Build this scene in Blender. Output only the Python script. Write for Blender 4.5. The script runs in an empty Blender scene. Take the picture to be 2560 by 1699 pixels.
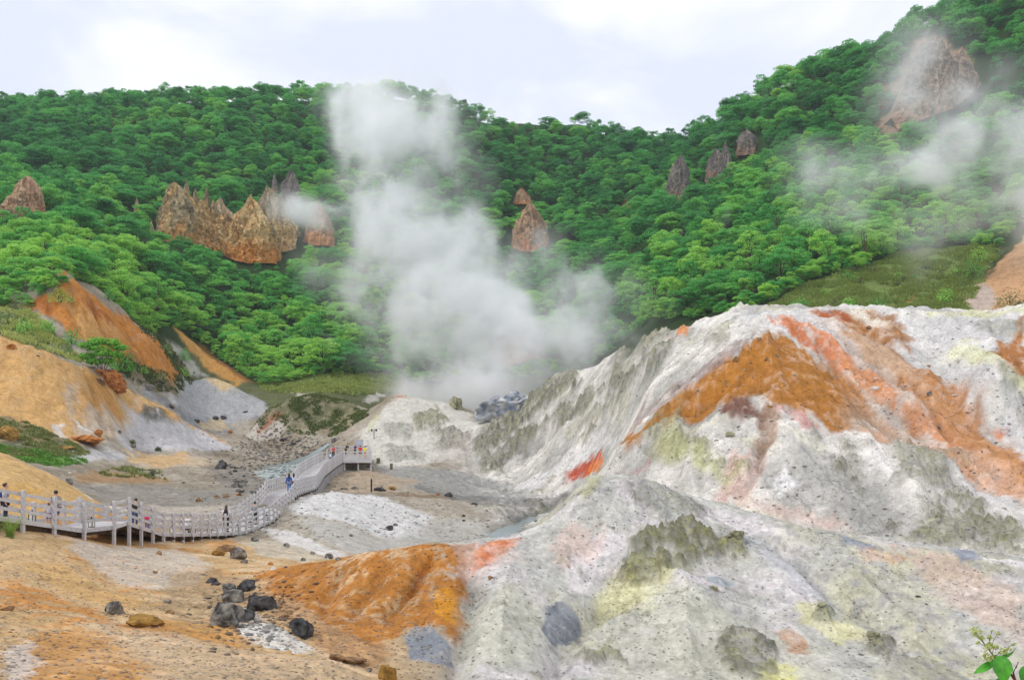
import bpy, bmesh, math, random, time
import numpy as np
from mathutils import Vector, Matrix
_T0 = time.time()
def tick(s): print('[%.1fs] %s' % (time.time()-_T0, s))
scene = bpy.context.scene
COLL = scene.collection
R = math.radians

# ======================= CAMERA / WORLD / SUN / EXPOSURE =======================
CAM_F, CAM_W = 2100.0, 2363.0
cam_data = bpy.data.cameras.new('camera'); cam = bpy.data.objects.new('camera', cam_data); COLL.objects.link(cam)
cam_data.sensor_width = 36.0; cam_data.lens = 36.0*CAM_F/CAM_W
cam_data.shift_y = 226.0/CAM_W
cam_data.clip_start = 0.1; cam_data.clip_end = 6000
cam.location = (0, 0, 8.0); cam.rotation_euler = (R(90), 0, 0)
scene.camera = cam

SUN_EL, SUN_AZ = 48.0, 238.0            # degrees; azimuth clockwise from +y (sun high behind the camera's left shoulder)
world = bpy.data.worlds.new('World'); scene.world = world; world.use_nodes = True
wn, wl = world.node_tree.nodes, world.node_tree.links
wn.clear()
w_out = wn.new('ShaderNodeOutputWorld'); w_mix = wn.new('ShaderNodeMixShader')
w_sky = wn.new('ShaderNodeTexSky'); w_sky.sky_type = 'NISHITA'; w_sky.sun_disc = False
w_sky.sun_elevation = R(SUN_EL); w_sky.sun_rotation = R(SUN_AZ)
w_b1 = wn.new('ShaderNodeBackground'); w_b1.inputs['Strength'].default_value = 0.12
w_b2 = wn.new('ShaderNodeBackground'); w_b2.inputs['Strength'].default_value = 1.22
w_tc = wn.new('ShaderNodeTexCoord'); w_map = wn.new('ShaderNodeMapping'); w_map.inputs['Scale'].default_value = (2.2, 2.2, 4.2); w_map.inputs['Location'].default_value = (0.35, 0.2, 0.4)
w_n1 = wn.new('ShaderNodeTexNoise'); w_n1.inputs['Scale'].default_value = 1.7; w_n1.inputs['Detail'].default_value = 5; w_n1.inputs['Roughness'].default_value = .5
w_n1.inputs['Distortion'].default_value = .35
w_r1 = wn.new('ShaderNodeValToRGB')
w_r1.color_ramp.elements[0].position = .40; w_r1.color_ramp.elements[0].color = (.72, .76, .88, 1)
w_r1.color_ramp.elements[1].position = .58; w_r1.color_ramp.elements[1].color = (.97, .98, 1.0, 1)
e = w_r1.color_ramp.elements.new(.48); e.color = (.82, .845, .93, 1)
wl.new(w_tc.outputs['Generated'], w_map.inputs['Vector']); wl.new(w_map.outputs['Vector'], w_n1.inputs['Vector'])
wl.new(w_n1.outputs['Fac'], w_r1.inputs['Fac']); wl.new(w_r1.outputs['Color'], w_b2.inputs['Color'])
wl.new(w_sky.outputs['Color'], w_b1.inputs['Color'])
w_mix.inputs['Fac'].default_value = .93
wl.new(w_b1.outputs[0], w_mix.inputs[1]); wl.new(w_b2.outputs[0], w_mix.inputs[2]); wl.new(w_mix.outputs[0], w_out.inputs['Surface'])

sun_data = bpy.data.lights.new('sun', 'SUN'); sun = bpy.data.objects.new('sun', sun_data); COLL.objects.link(sun)
sun_data.energy = 1.5; sun_data.angle = R(10); sun_data.color = (1, .965, .91)
_az, _el = R(SUN_AZ), R(SUN_EL)
_sd = Vector((math.sin(_az)*math.cos(_el), math.cos(_az)*math.cos(_el), math.sin(_el)))
sun.rotation_euler = _sd.to_track_quat('Z', 'Y').to_euler(); sun.location = (0, -20, 120)

scene.view_settings.view_transform = 'Standard'; scene.view_settings.look = 'None'
scene.view_settings.exposure = 0.0; scene.view_settings.gamma = 1.0
scene.render.engine = 'CYCLES'
cy = scene.cycles
cy.use_denoising = True
try: cy.denoiser = 'OPENIMAGEDENOISE'; cy.denoising_prefilter = 'ACCURATE'
except Exception: pass
cy.max_bounces = 10; cy.diffuse_bounces = 3; cy.glossy_bounces = 2; cy.transmission_bounces = 4; cy.transparent_max_bounces = 8; cy.volume_bounces = 8
cy.volume_step_rate = 1.0; cy.volume_max_steps = 256
cy.use_adaptive_sampling = True; cy.adaptive_threshold = 0.02

# ======================= HELPERS =======================
def lin(c):
    c = np.asarray(c, float)/255.0
    return np.where(c <= .04045, c/12.92, ((c+.055)/1.055)**2.4)

def tag(o, label=None, cat=None, group=None, kind=None):
    if label: o['label'] = label
    if cat: o['category'] = cat
    if group: o['group'] = group
    if kind: o['kind'] = kind
    return o

def link(o, parent=None):
    COLL.objects.link(o)
    if parent is not None: o.parent = parent
    return o

def empty(name, loc=(0, 0, 0), rz=0.0):
    o = bpy.data.objects.new(name, None); o.location = loc; o.rotation_euler = (0, 0, rz); o.empty_display_size = .2
    return link(o)

def mesh_np(name, verts, faces, mats, smooth=False, fmat=None):
    """verts n x 3, faces m x k (one k) -> mesh datablock"""
    me = bpy.data.meshes.new(name)
    verts = np.asarray(verts, np.float32); faces = np.asarray(faces, np.int32)
    m, k = faces.shape
    me.vertices.add(len(verts)); me.vertices.foreach_set('co', verts.ravel())
    me.loops.add(m*k); me.loops.foreach_set('vertex_index', faces.ravel())
    me.polygons.add(m); me.polygons.foreach_set('loop_start', np.arange(0, m*k, k, dtype=np.int32))
    me.polygons.foreach_set('loop_total', np.full(m, k, np.int32))
    for mt in (mats if isinstance(mats, (list, tuple)) else [mats]): me.materials.append(mt)
    if fmat is not None: me.polygons.foreach_set('material_index', np.asarray(fmat, np.int32))
    me.polygons.foreach_set('use_smooth', np.full(m, bool(smooth)))
    me.update(calc_edges=True); me.validate()
    return me

def obj(name, me, parent=None, loc=None):
    o = bpy.data.objects.new(name, me)
    if loc is not None: o.location = loc
    return link(o, parent)

class MB:
    """collects boxes, bars and tubes into ONE mesh"""
    def __init__(s): s.bm = bmesh.new()
    def box(s, c, size, rot=None, bev=0.0):
        M = Matrix.Translation(Vector(c)) @ (rot.to_4x4() if rot is not None else Matrix.Identity(4)) @ Matrix.Diagonal((size[0], size[1], size[2], 1))
        r = bmesh.ops.create_cube(s.bm, size=1.0, matrix=M)
        if bev > 0:
            ed = set()
            for v in r['verts']: ed.update(v.link_edges)
            bmesh.ops.bevel(s.bm, geom=list(ed), offset=bev, segments=1, affect='EDGES')
        return s
    def bar(s, a, b, w, h, bev=0.0):
        a, b = Vector(a), Vector(b); d = b-a
        q = d.to_track_quat('Y', 'Z').to_matrix()
        return s.box((a+b)/2, (w, d.length, h), q, bev)
    def tube(s, pts, rad, n=8):
        pts = [Vector(p) for p in pts]
        rad = rad if isinstance(rad, (list, tuple)) else [rad]*len(pts)
        rings = []
        for i, p in enumerate(pts):
            d = (pts[min(i+1, len(pts)-1)] - pts[max(i-1, 0)]).normalized()
            up = Vector((0, 0, 1)) if abs(d.z) < .9 else Vector((1, 0, 0))
            e1 = d.cross(up).normalized(); e2 = d.cross(e1).normalized()
            rings.append([s.bm.verts.new(p + (e1*math.cos(2*math.pi*k/n) + e2*math.sin(2*math.pi*k/n))*rad[i]) for k in range(n)])
        for A, B in zip(rings[:-1], rings[1:]):
            for k in range(n): s.bm.faces.new((A[k], A[(k+1) % n], B[(k+1) % n], B[k]))
        s.bm.faces.new(rings[0][::-1]); s.bm.faces.new(rings[-1])
        return s
    def blob(s, c, r, sub=1, sc=(1, 1, 1)):
        M = Matrix.Translation(Vector(c)) @ Matrix.Diagonal((sc[0], sc[1], sc[2], 1))
        bmesh.ops.create_icosphere(s.bm, subdivisions=sub, radius=r, matrix=M); return s
    def mesh(s, name, mat, smooth=False):
        bmesh.ops.recalc_face_normals(s.bm, faces=s.bm.faces)
        me = bpy.data.meshes.new(name); s.bm.to_mesh(me); s.bm.free(); me.materials.append(mat)
        if smooth: me.polygons.foreach_set('use_smooth', np.ones(len(me.polygons), bool))
        return me
    def build(s, name, mat, parent=None, smooth=False): return obj(name, s.mesh(name, mat, smooth), parent)

# ---------- materials ----------
def mat_new(name):
    m = bpy.data.materials.new(name); m.use_nodes = True
    n, l = m.node_tree.nodes, m.node_tree.links
    return m, n, l, n['Principled BSDF']

def mat_noisy(name, c1, c2, scale=6.0, rough=.8, bump=.3, bdist=.02, detail=6, contrast=(.35, .65), random_tint=0.0, spec=.3):
    """two-tone procedural material in object coordinates with bump"""
    m, n, l, p = mat_new(name)
    tc = n.new('ShaderNodeTexCoord'); nz = n.new('ShaderNodeTexNoise'); nz.inputs['Scale'].default_value = scale; nz.inputs['Detail'].default_value = detail
    cr = n.new('ShaderNodeValToRGB'); cr.color_ramp.elements[0].position, cr.color_ramp.elements[1].position = contrast
    cr.color_ramp.elements[0].color = (*lin(c1), 1); cr.color_ramp.elements[1].color = (*lin(c2), 1)
    l.new(tc.outputs['Object'], nz.inputs['Vector']); l.new(nz.outputs['Fac'], cr.inputs['Fac'])
    col = cr.outputs['Color']
    if random_tint:
        oi = n.new('ShaderNodeObjectInfo'); mr = n.new('ShaderNodeMapRange'); mr.inputs['To Min'].default_value = 1-random_tint; mr.inputs['To Max'].default_value = 1+random_tint
        hs = n.new('ShaderNodeHueSaturation'); l.new(oi.outputs['Random'], mr.inputs['Value']); l.new(mr.outputs['Result'], hs.inputs['Value']); l.new(col, hs.inputs['Color']); col = hs.outputs['Color']
    l.new(col, p.inputs['Base Color']); p.inputs['Roughness'].default_value = rough; p.inputs['Specular IOR Level'].default_value = spec
    if bump:
        n2 = n.new('ShaderNodeTexNoise'); n2.inputs['Scale'].default_value = scale*3; n2.inputs['Detail'].default_value = 5
        bp = n.new('ShaderNodeBump'); bp.inputs['Strength'].default_value = bump; bp.inputs['Distance'].default_value = bdist
        l.new(tc.outputs['Object'], n2.inputs['Vector']); l.new(n2.outputs['Fac'], bp.inputs['Height']); l.new(bp.outputs['Normal'], p.inputs['Normal'])
    return m
# ======================= TERRAIN (numpy only) =======================
F = 2100.0; CU = 1181.5; HV = 1010.0; CZ = 8.0      # reference frame: 2363 x 1568, horizon row, eye height

_rs = np.random.RandomState(7)
_perm = _rs.permutation(512)
_perm = np.concatenate([_perm, _perm]).astype(np.int64)
_grad = _rs.uniform(-1, 1, (1024, 3)); _grad /= np.linalg.norm(_grad, axis=1)[:, None]

def noise(x, y, z=0.0):
    x, y, z = np.broadcast_arrays(np.asarray(x, float), np.asarray(y, float), np.asarray(z, float))
    xi = np.floor(x).astype(np.int64); yi = np.floor(y).astype(np.int64); zi = np.floor(z).astype(np.int64)
    fx, fy, fz = x - xi, y - yi, z - zi
    u, v, w = (t*t*t*(t*(t*6-15)+10) for t in (fx, fy, fz))
    def g(dx, dy, dz):
        h = _perm[(_perm[(_perm[(xi+dx) & 511] + yi+dy) & 511] + zi+dz) & 511]
        q = _grad[h]
        return q[..., 0]*(fx-dx) + q[..., 1]*(fy-dy) + q[..., 2]*(fz-dz)
    def L(a, b, t): return a + (b-a)*t
    if np.ndim(z) and np.any(fz) :
        a = L(L(g(0,0,0), g(1,0,0), u), L(g(0,1,0), g(1,1,0), u), v)
        b = L(L(g(0,0,1), g(1,0,1), u), L(g(0,1,1), g(1,1,1), u), v)
        return L(a, b, w)*1.5
    return L(L(g(0,0,0), g(1,0,0), u), L(g(0,1,0), g(1,1,0), u), v)*1.5

def fbm(x, y, o=4, z=0.0, gain=.5):
    r = 0; a = 1; f = 1
    for i in range(o):
        r = r + a*noise(x*f + 17.3*i, y*f - 9.1*i, z*f); a *= gain; f *= 2.03
    return r

def ridged(x, y, o=4):
    r = 0; a = 1; f = 1
    for i in range(o):
        r = r + a*(1-2*np.abs(noise(x*f + 31.3*i, y*f + 7.7*i))); a *= .5; f *= 2.07
    return r

def sstep(e0, e1, x):
    t = np.clip((x-e0)/(e1-e0), 0, 1); return t*t*(3-2*t)

# columns: u -> (distance, row at which that ground shows or would show)
COLS = {
-900: [(3,2150),(8,1900),(14,1600),(28,1330),(41,1150),(60,1000),(100,900),(140,800),(190,620),(300,400),(385,300),(430,380)],
-250: [(3,2140),(8,1850),(14,1570),(20,1420),(28,1300),(36,1222),(41,1190),(46,1160),(52,1060),(58,990),(66,1010),(85,1010),(97,960),(115,850),(125,740),(137,740),(150,680),(190,540),(300,350),(385,262),(430,330)],
0: [(3,2130),(8,1850),(14,1568),(20,1450),(28,1330),(34,1255),(39,1212),(44,1205),(50,1110),(56,1045),(66,1062),(78,1066),(85,1060),(92,1030),(97,990),(104,970),(115,880),(122,783),(130,790),(137,780),(143,730),(150,712),(160,690),(175,630),(200,590),(240,510),(300,390),(360,290),(388,262),(430,330)],
150: [(3,2130),(8,1850),(14,1585),(20,1470),(28,1360),(36,1280),(42,1236),(47,1222),(52,1165),(56,1113),(62,1125),(75,1120),(90,1085),(104,1022),(112,980),(120,890),(126,832),(132,850),(139,795),(145,765),(150,700),(154,645),(162,655),(175,630),(200,580),(240,500),(300,400),(360,290),(392,252),(430,320)],
300: [(3,2130),(8,1850),(14,1590),(20,1490),(28,1390),(36,1320),(42,1278),(47,1258),(52,1238),(62,1200),(70,1170),(80,1145),(95,1110),(110,1075),(120,1045),(128,1020),(134,960),(139,905),(146,915),(153,885),(160,800),(166,738),(173,745),(185,720),(200,680),(240,560),(290,460),(360,310),(402,240),(440,310)],
450: [(3,2130),(8,1850),(14,1600),(20,1500),(28,1420),(36,1345),(44,1295),(50,1268),(56,1248),(64,1215),(72,1185),(80,1160),(95,1120),(110,1085),(125,1060),(138,1030),(145,1005),(149,985),(154,990),(160,970),(168,940),(175,900),(180,876),(186,888),(192,870),(197,830),(203,795),(210,795),(220,750),(245,640),(268,580),(300,480),(360,310),(404,238),(440,310)],
600: [(3,2130),(8,1850),(14,1600),(20,1520),(26,1440),(32,1355),(36,1322),(40,1318),(46,1300),(55,1258),(63,1236),(70,1205),(85,1160),(100,1120),(125,1080),(145,1050),(152,1025),(160,1000),(168,975),(176,940),(184,930),(192,905),(200,890),(212,875),(225,840),(245,760),(268,660),(300,510),(370,310),(410,228),(450,310)],
750: [(3,2130),(8,1860),(14,1620),(20,1530),(26,1450),(30,1380),(34,1293),(37,1308),(43,1312),(50,1295),(58,1275),(66,1215),(75,1165),(82,1139),(88,1145),(96,1124),(105,1100),(125,1075),(140,1050),(150,1010),(158,965),(163,914),(170,930),(180,905),(190,885),(205,880),(218,850),(235,800),(262,700),(300,550),(370,330),(412,232),(450,310)],
900: [(3,2140),(8,1880),(14,1720),(19,1632),(23,1565),(26,1470),(29,1360),(31.8,1268),(35,1292),(42,1345),(55,1325),(63,1285),(67,1262),(73,1225),(80,1175),(88,1142),(93,1148),(100,1122),(112,1096),(122,1078),(130,1055),(138,1010),(148,945),(153,918),(160,945),(170,975),(180,960),(200,905),(215,870),(240,800),(270,700),(310,570),(370,370),(412,228),(450,310)],
1050: [(3,2150),(8,1890),(14,1730),(19,1642),(23,1568),(26,1472),(29,1362),(31.5,1256),(35,1285),(45,1350),(60,1295),(70,1253),(76,1240),(82,1200),(88,1160),(91,1155),(98,1145),(105,1130),(118,1100),(128,1075),(138,1020),(150,950),(156,933),(163,970),(175,985),(190,970),(210,910),(240,810),(270,700),(310,560),(370,380),(412,255),(450,330)],
1200: [(3,2150),(8,1890),(14,1760),(20,1652),(24,1568),(27,1462),(30,1342),(33,1241),(37,1270),(50,1340),(66,1300),(76,1235),(84,1203),(90,1185),(93,1182),(100,1165),(110,1145),(118,1130),(126,1070),(136,980),(143,940),(150,955),(165,1000),(190,980),(215,910),(250,800),(300,650),(350,520),(400,370),(432,285),(470,350)],
1350: [(3,2150),(8,1890),(14,1760),(20,1660),(25,1568),(28,1470),(31,1350),(34,1225),(37,1120),(41,1140),(52,1250),(70,1265),(85,1220),(95,1165),(101,1130),(109,1060),(118,960),(126,886),(130,862),(138,890),(160,960),(190,940),(215,870),(230,810),(260,710),(310,580),(360,450),(400,335),(428,290),(470,360)],
1500: [(3,2150),(8,1890),(14,1760),(20,1662),(25,1570),(28,1475),(31,1360),(35,1205),(38,1113),(42,1135),(52,1265),(60,1215),(66,1115),(70,1040),(73,985),(77,972),(84,950),(92,905),(103,845),(111,794),(119,820),(140,870),(165,850),(180,790),(195,740),(230,640),(280,520),(340,410),(385,345),(405,345),(450,420)],
1650: [(3,2150),(8,1890),(14,1760),(20,1665),(25,1572),(28,1485),(31,1385),(34,1275),(37.5,1163),(42,1190),(50,1295),(57,1210),(63,1090),(67,1010),(71,940),(75,858),(80,838),(86,810),(95,772),(103,738),(112,768),(135,810),(150,770),(165,735),(200,640),(250,540),(300,440),(345,320),(362,300),(395,370)],
1745: [(3,2150),(8,1890),(14,1760),(20,1668),(25.5,1570),(28,1495),(31,1395),(34,1292),(37,1192),(41,1215),(50,1310),(55,1245),(60,1130),(64,1040),(69,925),(73,830),(76,774),(80,768),(88,742),(97,714),(105,745),(130,790),(150,735),(165,700),(200,610),(250,500),(300,390),(340,250),(352,222),(385,300)],
1900: [(3,2150),(8,1890),(14,1770),(20,1675),(26,1568),(29,1480),(32,1375),(36,1232),(40,1255),(48,1325),(54,1285),(59,1160),(65,1020),(72,890),(80,790),(91,715),(98,740),(105,765),(125,775),(140,725),(150,695),(170,630),(200,560),(250,430),(300,290),(328,165),(340,162),(370,240)],
2100: [(3,2150),(8,1890),(14,1780),(20,1685),(27,1566),(30,1455),(33,1345),(35.5,1255),(40,1285),(46,1335),(52,1275),(57,1170),(63,1060),(71,910),(79,795),(88,723),(95,745),(102,765),(122,775),(140,720),(155,660),(175,595),(210,500),(250,350),(280,200),(303,85),(315,85),(345,180)],
2250: [(3,2150),(8,1890),(14,1780),(20,1690),(27,1570),(30,1455),(32.5,1355),(34.5,1278),(38,1300),(46,1345),(52,1285),(58,1180),(66,1030),(73,890),(79,790),(86,728),(92,745),(102,770),(122,770),(140,712),(160,650),(190,560),(230,420),(270,220),(295,60),(308,20),(340,110)],
2363: [(3,2150),(8,1890),(14,1780),(20,1690),(26.5,1572),(29,1480),(31.5,1380),(33.5,1298),(38,1318),(46,1345),(50,1305),(56,1200),(64,1050),(72,900),(78,800),(84,712),(90,725),(105,765),(120,755),(135,705),(160,590),(190,490),(230,350),(270,140),(290,20),(303,-30),(340,60)],
2650: [(3,2150),(8,1890),(14,1780),(20,1690),(26,1590),(29,1490),(33,1320),(46,1350),(56,1200),(70,900),(82,690),(100,740),(130,690),(190,440),(260,120),(295,-60),(340,40)],
3200: [(3,2150),(8,1890),(18,1660),(33,1330),(46,1350),(70,900),(82,690),(130,640),(190,400),(260,60),(295,-100),(340,40)],
}
RIDGES = [
 [(590,1322,36),(660,1310,35),(740,1295,34),(850,1278,32.5),(930,1266,31.8),(1000,1257,31.5),(1080,1256,31.8),(1190,1243,33),(1250,1215,34),(1290,1190,35),(1330,1150,36),(1365,1110,37.3),(1430,1107,38),(1500,1112,38),(1600,1145,37.6),(1700,1180,37),(1800,1210,36.6),(1900,1232,36),(2000,1243,36),(2100,1255,35.5),(2250,1278,34.5),(2363,1298,33.5)],
 [(1745,774,76),(1680,835,75.5),(1600,900,74.5),(1500,982,73),(1430,1040,71)],
 [(1745,774,76),(1850,880,71.5),(1960,985,66.5),(2080,1090,62)],
 [(1700,718,98),(1600,756,105),(1500,794,111),(1400,832,122),(1350,862,130),(1270,892,136),(1200,940,143),(1140,970,147)],
 [(1690,719,99),(1750,714,97),(1850,714,93),(1900,715,91),(2000,724,89),(2100,723,88),(2250,728,86),(2363,712,84)],
 [(1900,716,91),(2010,752,86),(2075,810,82),(2150,890,77),(2280,1010,70),(2400,1110,66)],
 [(0,781,122),(80,805,123),(150,831,126),(200,851,129),(250,878,133),(300,904,139),(360,937,143),(450,985,149),(530,1022,155)],
 [(70,716,149),(110,672,151),(150,640,154),(200,682,158),(300,738,166),(360,790,170),(415,865,175)],
 [(400,752,205),(480,820,201),(575,885,197)],
 [(430,880,180),(490,870,181),(540,890,180),(600,930,176),(625,945,172)],
 [(555,1002,152),(610,955,158),(660,922,162),(720,912,163),(780,920,163),(840,945,160)],
 [(660,1168,73),(700,1150,78),(760,1138,82),(820,1136,86),(900,1142,88),(1000,1152,90),(1100,1163,91),(1180,1175,92),(1240,1186,91)],
 [(860,975,143),(885,940,149),(930,912,153),(1010,925,155),(1050,933,156),(1100,962,150),(1140,968,148)],
]
VALLEYS = [
 [(1000,1262,68),(1060,1253,70),(1120,1241,74),(1170,1223,79),(1190,1204,84),(1230,1188,93),(1300,1160,104)],
 [(1800,800,80),(1900,880,75.5),(2020,980,70),(2150,1080,65),(2280,1160,61)],
 [(1600,960,72.4),(1700,890,72.5),(1740,860,72.5)],
]

def _control():
    pts = []
    for u, l in COLS.items():
        for Y, v in l: pts.append((u, v, Y))
    for line in RIDGES + VALLEYS:
        for (a, b) in zip(line[:-1], line[1:]):
            n = max(1, int(abs(b[0]-a[0])/28))
            for k in range(n):
                t = k/n
                pts.append((a[0]+(b[0]-a[0])*t, a[1]+(b[1]-a[1])*t, math.exp(math.log(a[2])*(1-t)+math.log(b[2])*t)))
        pts.append(line[-1])
    P = np.array(pts, float)
    A = np.stack([(P[:, 0]-CU)/F, np.log(P[:, 2])], 1)
    # merge near-duplicates
    keep = []
    for i in range(len(A)-1, -1, -1):                   # ridge samples win over column samples
        if all((A[i, 0]-A[j, 0])**2*1.0 + ((A[i, 1]-A[j, 1]))**2 > .010**2 for j in keep): keep.append(i)
    return A[keep], P[keep, 1]

_CA, _CV = _control()
_C2 = .012**2
def _kern(d2): return np.sqrt(d2 + _C2)
def _solve():
    n = len(_CA)
    d2 = ((_CA[:, None]-_CA[None])**2).sum(-1)
    M = np.zeros((n+3, n+3)); M[:n, :n] = -_kern(d2) - np.eye(n)*2e-4
    M[:n, n] = 1; M[:n, n+1:] = _CA; M[n, :n] = 1; M[n+1:, :n] = _CA.T
    return np.linalg.solve(M, np.concatenate([_CV, [0, 0, 0]]))
_W = _solve()
def _rbf(a, ly):
    sh = np.shape(a); q = np.stack([np.ravel(a), np.ravel(ly)], 1); out = np.empty(len(q))
    for s in range(0, len(q), 20000):
        p = q[s:s+20000]
        d2 = ((p[:, None]-_CA[None])**2).sum(-1)
        out[s:s+20000] = -_kern(d2) @ _W[:-3] + _W[-3] + p @ _W[-2:]
    return out.reshape(sh)

# coarse table of rows over (azimuth, log distance), sampled bilinearly
_TA = np.linspace(-1.0, 1.0, 521); _TL = np.linspace(math.log(3), math.log(460), 620)
_TV = _rbf(*np.meshgrid(_TA, _TL, indexing='ij'))
def row_at(a, ly):
    fa = np.clip((a-_TA[0])/(_TA[1]-_TA[0]), 0, len(_TA)-1.001); fl = np.clip((ly-_TL[0])/(_TL[1]-_TL[0]), 0, len(_TL)-1.001)
    i = fa.astype(int); j = fl.astype(int); fa = fa-i; fl = fl-j
    return (_TV[i, j]*(1-fa)+_TV[i+1, j]*fa)*(1-fl) + (_TV[i, j+1]*(1-fa)+_TV[i+1, j+1]*fa)*fl
def base_z(x, y):
    y = np.maximum(y, 3.0)
    return CZ + (HV - row_at(x/y, np.log(y)))/F*y

# ---- first visible ground point behind image point (u, v), looking only between two distances
def cast(u, v, y0=6., y1=440.):
    ys = np.exp(np.linspace(math.log(y0), math.log(y1), 900))
    vv = row_at(np.full(900, (u-CU)/F), np.log(ys))
    hit = np.nonzero(vv <= v)[0]
    if len(hit) == 0: k = int(np.argmin(vv)); return (u-CU)/F*ys[k], ys[k]
    k = hit[0]
    if k == 0: return (u-CU)/F*ys[0], ys[0]
    t = (vv[k-1]-v)/(vv[k-1]-vv[k]+1e-9)
    Y = ys[k-1]+(ys[k]-ys[k-1])*t
    return (u-CU)/F*Y, Y

# ======================= GROUND COLOURS (stains, crusts and rock on the ground itself, in plan) =======================
def poly_plan(pts, y0, y1):
    """outline given where it is seen -> outline on the ground plan (azimuth, log distance)"""
    out = []
    n = len(pts)
    for i in range(n):
        a, b = pts[i], pts[(i+1) % n]
        k = max(1, int(math.hypot(b[0]-a[0], b[1]-a[1])/22))
        for j in range(k):
            t = j/k
            X, Y = cast(a[0]+(b[0]-a[0])*t, a[1]+(b[1]-a[1])*t, y0, y1)
            out.append((X/Y, math.log(Y)))
    return np.array(out)

def sdist(P, q0, q1):
    """signed distance (inside > 0) of points q to polygon P"""
    d2 = np.full(q0.shape, 1e9); ins = np.zeros(q0.shape, bool)
    n = len(P)
    for i in range(n):
        a, b = P[i], P[(i+1) % n]
        e = b-a; L = e@e + 1e-14
        w0, w1 = q0-a[0], q1-a[1]
        t = np.clip((w0*e[0]+w1*e[1])/L, 0, 1)
        d2 = np.minimum(d2, (w0-e[0]*t)**2 + (w1-e[1]*t)**2)
        c = (a[1] > q1) != (b[1] > q1)
        if c.any():
            xi = a[0] + (q1-a[1])*(e[0]/(e[1] if abs(e[1]) > 1e-12 else 1e-12))
            ins ^= c & (q0 < xi)
    d = np.sqrt(d2)
    return np.where(ins, d, -d)

# (srgb, strength, softness, rough-edge amount, near, far, outline)   rock=True: crumbled outcrop
P_ = []
def _tame(c):
    c = np.array(c, float); sat = c.max()-c.min(); m = c.mean()
    k = .97 if (c[0] > c[2]+40) else .85
    c = m+(c-m)*k
    if sat > 60 and c[0] > c[2]+30: c[1] += 3
    return tuple(np.clip(c, 0, 255))
def pc(col, pts, y0=10, y1=430, st=1.0, soft=10, warp=10, rock=0.0, veg=0.0, mott=.35): P_.append((_tame(col), pts, y0, y1, st, soft, warp, rock, veg, mott))

# --- near slope
pc((208,172,130), [(-300,1150),(0,1218),(60,1245),(130,1275),(210,1330),(290,1370),(420,1392),(480,1415),(380,1440),(260,1425),(180,1400),(60,1345),(-300,1350)], 14, 50, .95, 22, 16)
pc((208,160,98), [(40,1300),(130,1300),(220,1345),(300,1380),(410,1400),(300,1405),(200,1385),(110,1340)], 14, 50, .6, 14, 16)
pc((205,190,172), [(150,1238),(260,1262),(420,1270),(490,1300),(470,1345),(380,1362),(320,1358),(240,1325),(180,1275)], 20, 58, .9, 16, 12)
pc((172,146,112), [(390,1330),(500,1316),(590,1345),(580,1385),(490,1400),(470,1440),(420,1452),(370,1400)], 20, 50, .75, 18, 16)
pc((204,142,76), [(60,1470),(170,1445),(290,1480),(380,1530),(420,1620),(60,1640),(20,1530)], 9, 30, .75, 30, 20)
pc((205,150,85), [(330,1420),(440,1440),(540,1450),(620,1480),(560,1500),(430,1475)], 15, 40, .7, 18, 16)
pc((228,220,212), [(10,1500),(60,1475),(100,1520),(60,1570),(0,1570)], 9, 30, .7, 20, 20)
pc((208,182,150), [(200,1430),(420,1470),(600,1505),(760,1530),(880,1580),(900,1680),(300,1680),(330,1540)], 9, 30, .7, 30, 16)
pc((226,222,214), [(548,1445),(620,1440),(690,1480),(738,1497),(690,1510),(600,1492),(552,1468)], 15, 34, .95, 8, 8)
pc((222,214,200), [(560,1400),(600,1420),(620,1445),(560,1450),(530,1430)], 15, 40, .7, 8, 8)
# --- ochre bank in the middle
pc((188,142,102), [(585,1325),(650,1310),(740,1300),(860,1400),(900,1510),(850,1545),(780,1520),(720,1480),(650,1430),(600,1370)], 18, 40, .9, 14, 14)
pc((188,122,58), [(585,1326),(640,1309),(740,1294),(850,1276),(930,1264),(1000,1255),(1052,1257),(1085,1300),(1092,1350),(1082,1430),(1062,1480),(1035,1470),(1000,1442),(955,1450),(905,1480),(850,1490),(770,1440),(700,1395),(640,1375)], 18, 40, 1, 9, 10, mott=.8)
pc((158,86,30), [(985,1275),(1005,1262),(985,1310),(940,1370),(925,1375),(960,1320)], 18, 40, .7, 5, 8)
pc((218,146,48), [(1000,1372),(1040,1362),(1067,1390),(1064,1420),(1050,1448),(1012,1430),(998,1400)], 18, 40, .9, 5, 6, mott=.2)
pc((190,146,124), [(1048,1256),(1112,1254),(1102,1300),(1084,1370),(1092,1402),(1068,1425),(1075,1350),(1060,1300)], 18, 40, .9, 8, 8)
pc((222,120,58), [(1112,1264),(1190,1241),(1190,1262),(1142,1295),(1102,1328),(1096,1300)], 18, 40, .95, 6, 9)
pc((232,206,195), [(1080,1300),(1200,1250),(1210,1290),(1130,1340),(1100,1380)], 18, 40, .5, 14, 12)
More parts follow.
